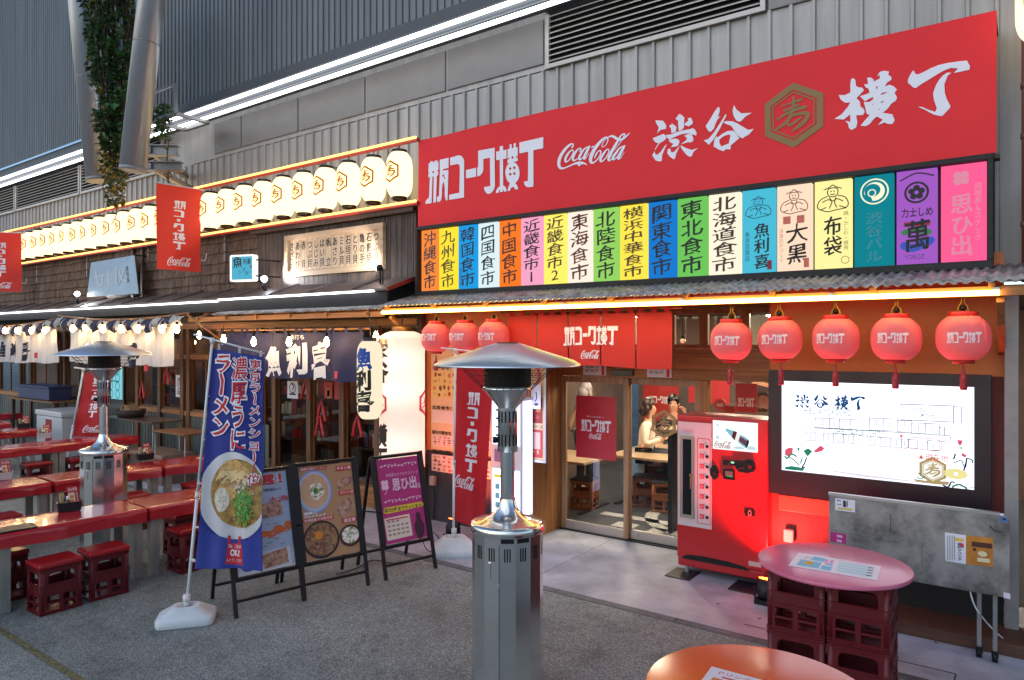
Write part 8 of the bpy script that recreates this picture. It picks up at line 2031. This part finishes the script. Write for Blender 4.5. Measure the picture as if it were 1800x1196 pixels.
    if hairlen: mb.tube([hc + Vector((0, .055, .02)), hc + Vector((0, .085, -.08)), hc + Vector((0, .095, -.08 - hairlen))], [.085, .085, .045], 12); mb.tube([hc + Vector((-.075, .01, .02)), hc + Vector((-.085, .03, -.09 - hairlen * .5))], [.035, .022], 8); mb.tube([hc + Vector((.075, .01, .02)), hc + Vector((.085, .03, -.09 - hairlen * .5))], [.035, .022], 8)
    mb.build("hair", hair_m, o)
    for s in (-1, 1):
        mb = MB(); mb.sph((s * .032, hc.y - .083, hc.z - .018), .011, 10, 6, 0, (1.3, .5, .75)); mb.build("eye", mat("dark eye", '1a1210', .2), o)
        mb = MB(); mb.sph((s * .088, hc.y + .012, hc.z - .035), .022, 10, 6, 0, (.5, .8, 1.3)); mb.build("ear", SKIN, o)
    mb = MB(); mb.sph((0, hc.y - .083, hc.z - .078), .018, 10, 6, 0, (1.3, .4, .4)); mb.build("mouth", mat("lips", '8f4a44', .5), o)
    return o
HB = mat("dark brown hair", '2c1a12', .45); HK = mat("black hair", '14100f', .4); HG = mat("grey hair", '8a8288', .5)
TWH = mat("cream knit top", 'd8cabb', .8); TBK = mat("black top", '18171a', .7); TPK = mat("pale pink top", 'cfae9c', .8); JN = mat("dark trousers", '1d2230', .8)
def headpos(px_, py_, zf, ph): q = atD(px_, py_, zf); return (q.x, q.y, q.z - ph - .685)
q = atD(1134, 716, 10.6); person("person seated inside in a cream top with brown hair, turned to the right", (q.x, q.y, max(-.02, q.z - 1.205)), R(105), True, TWH, JN, HB, .06, (-.10, -.30, .76), (.10, -.32, .76), .10)
q = atD(1184, 708, 11.6); person("person seated inside in a black top facing the street, dark hair tied back", (q.x, q.y, max(-.02, q.z - 1.205)), R(20), True, TBK, JN, HK, .0, (-.15, -.30, .82), (.16, -.22, 1.12), .08)
q = atD(1029, 688, 10.9); person("person with grey hair and pale pink top standing behind the left glass door", (q.x, q.y, max(-.0, q.z - 1.565)), R(170), False, TPK, JN, HG, .05, (-.22, -.12, .86), (.22, -.14, .90), .03)

# ------------------------------------------------------------------ small things on the ground
pc = thing("power_cable", "thin black power cable running over the ground behind the menu boards", "cable", tuple(onZ(700, 1000, .01)))
mb = MB()
pts = [onZ(x, y, .012) for x, y in ((590, 1010), (625, 1000), (655, 985), (690, 990), (730, 985), (760, 975), (775, 955), (762, 935))]
mb.tube(smoothline([tuple(p) for p in pts], 5), .005, 6); mb.build("wire", IRONB, pc, world=True)
pc = thing("power_cable", "thin black power cable curling under the magenta menu board", "cable", tuple(onZ(735, 985, .01)))
mb = MB(); a_ = onZ(738, 975, .01); mb.tube(smoothline([(a_.x, a_.y, .35), (a_.x + .02, a_.y + .02, .18), (a_.x + .1, a_.y + .05, .05), (a_.x + .3, a_.y + .25, .012), (a_.x + .35, a_.y + .6, .012)], 5), .0045, 6); mb.build("wire", IRONB, pc, world=True)
LF = mat("dry leaf", '6f5a2a', .7); LG = mat("green leaf", '5a7a2a', .6)
for i, (x, y, m_, lb) in enumerate(((1220, 1099, LG, "tiny green leaf lying on the kerb strip left of the round tables"), (1335, 1088, LF, "tiny brown leaf on the pale pavement left of the stacked crates"), (1262, 1062, LF, "tiny brown leaf on the pavement in front of the vending machine"), (108, 1076, LF, "tiny pale leaf on the asphalt below the red crate stools"), (1645, 1130, LF, "tiny brown leaf on the pavement below the tipped folding table"), (640, 1120, LF, "tiny brown leaf on the open asphalt left of the foreground heater"))):
    q = onZ(x, y, .012); o = thing("fallen_leaf", lb, "leaf", tuple(q), i * 1.3, "fallen leaves")
    mb = MB(); mb.add([(-.022, 0, .002), (-.008, .011, .006), (.012, .009, .003), (.024, 0, .007), (.012, -.009, .001), (-.008, -.011, .004), (0, 0, 0)], [(0, 6, 1), (1, 6, 2), (2, 6, 3), (3, 6, 4), (4, 6, 5), (5, 6, 0)]); mb.build("blade", m_, o)
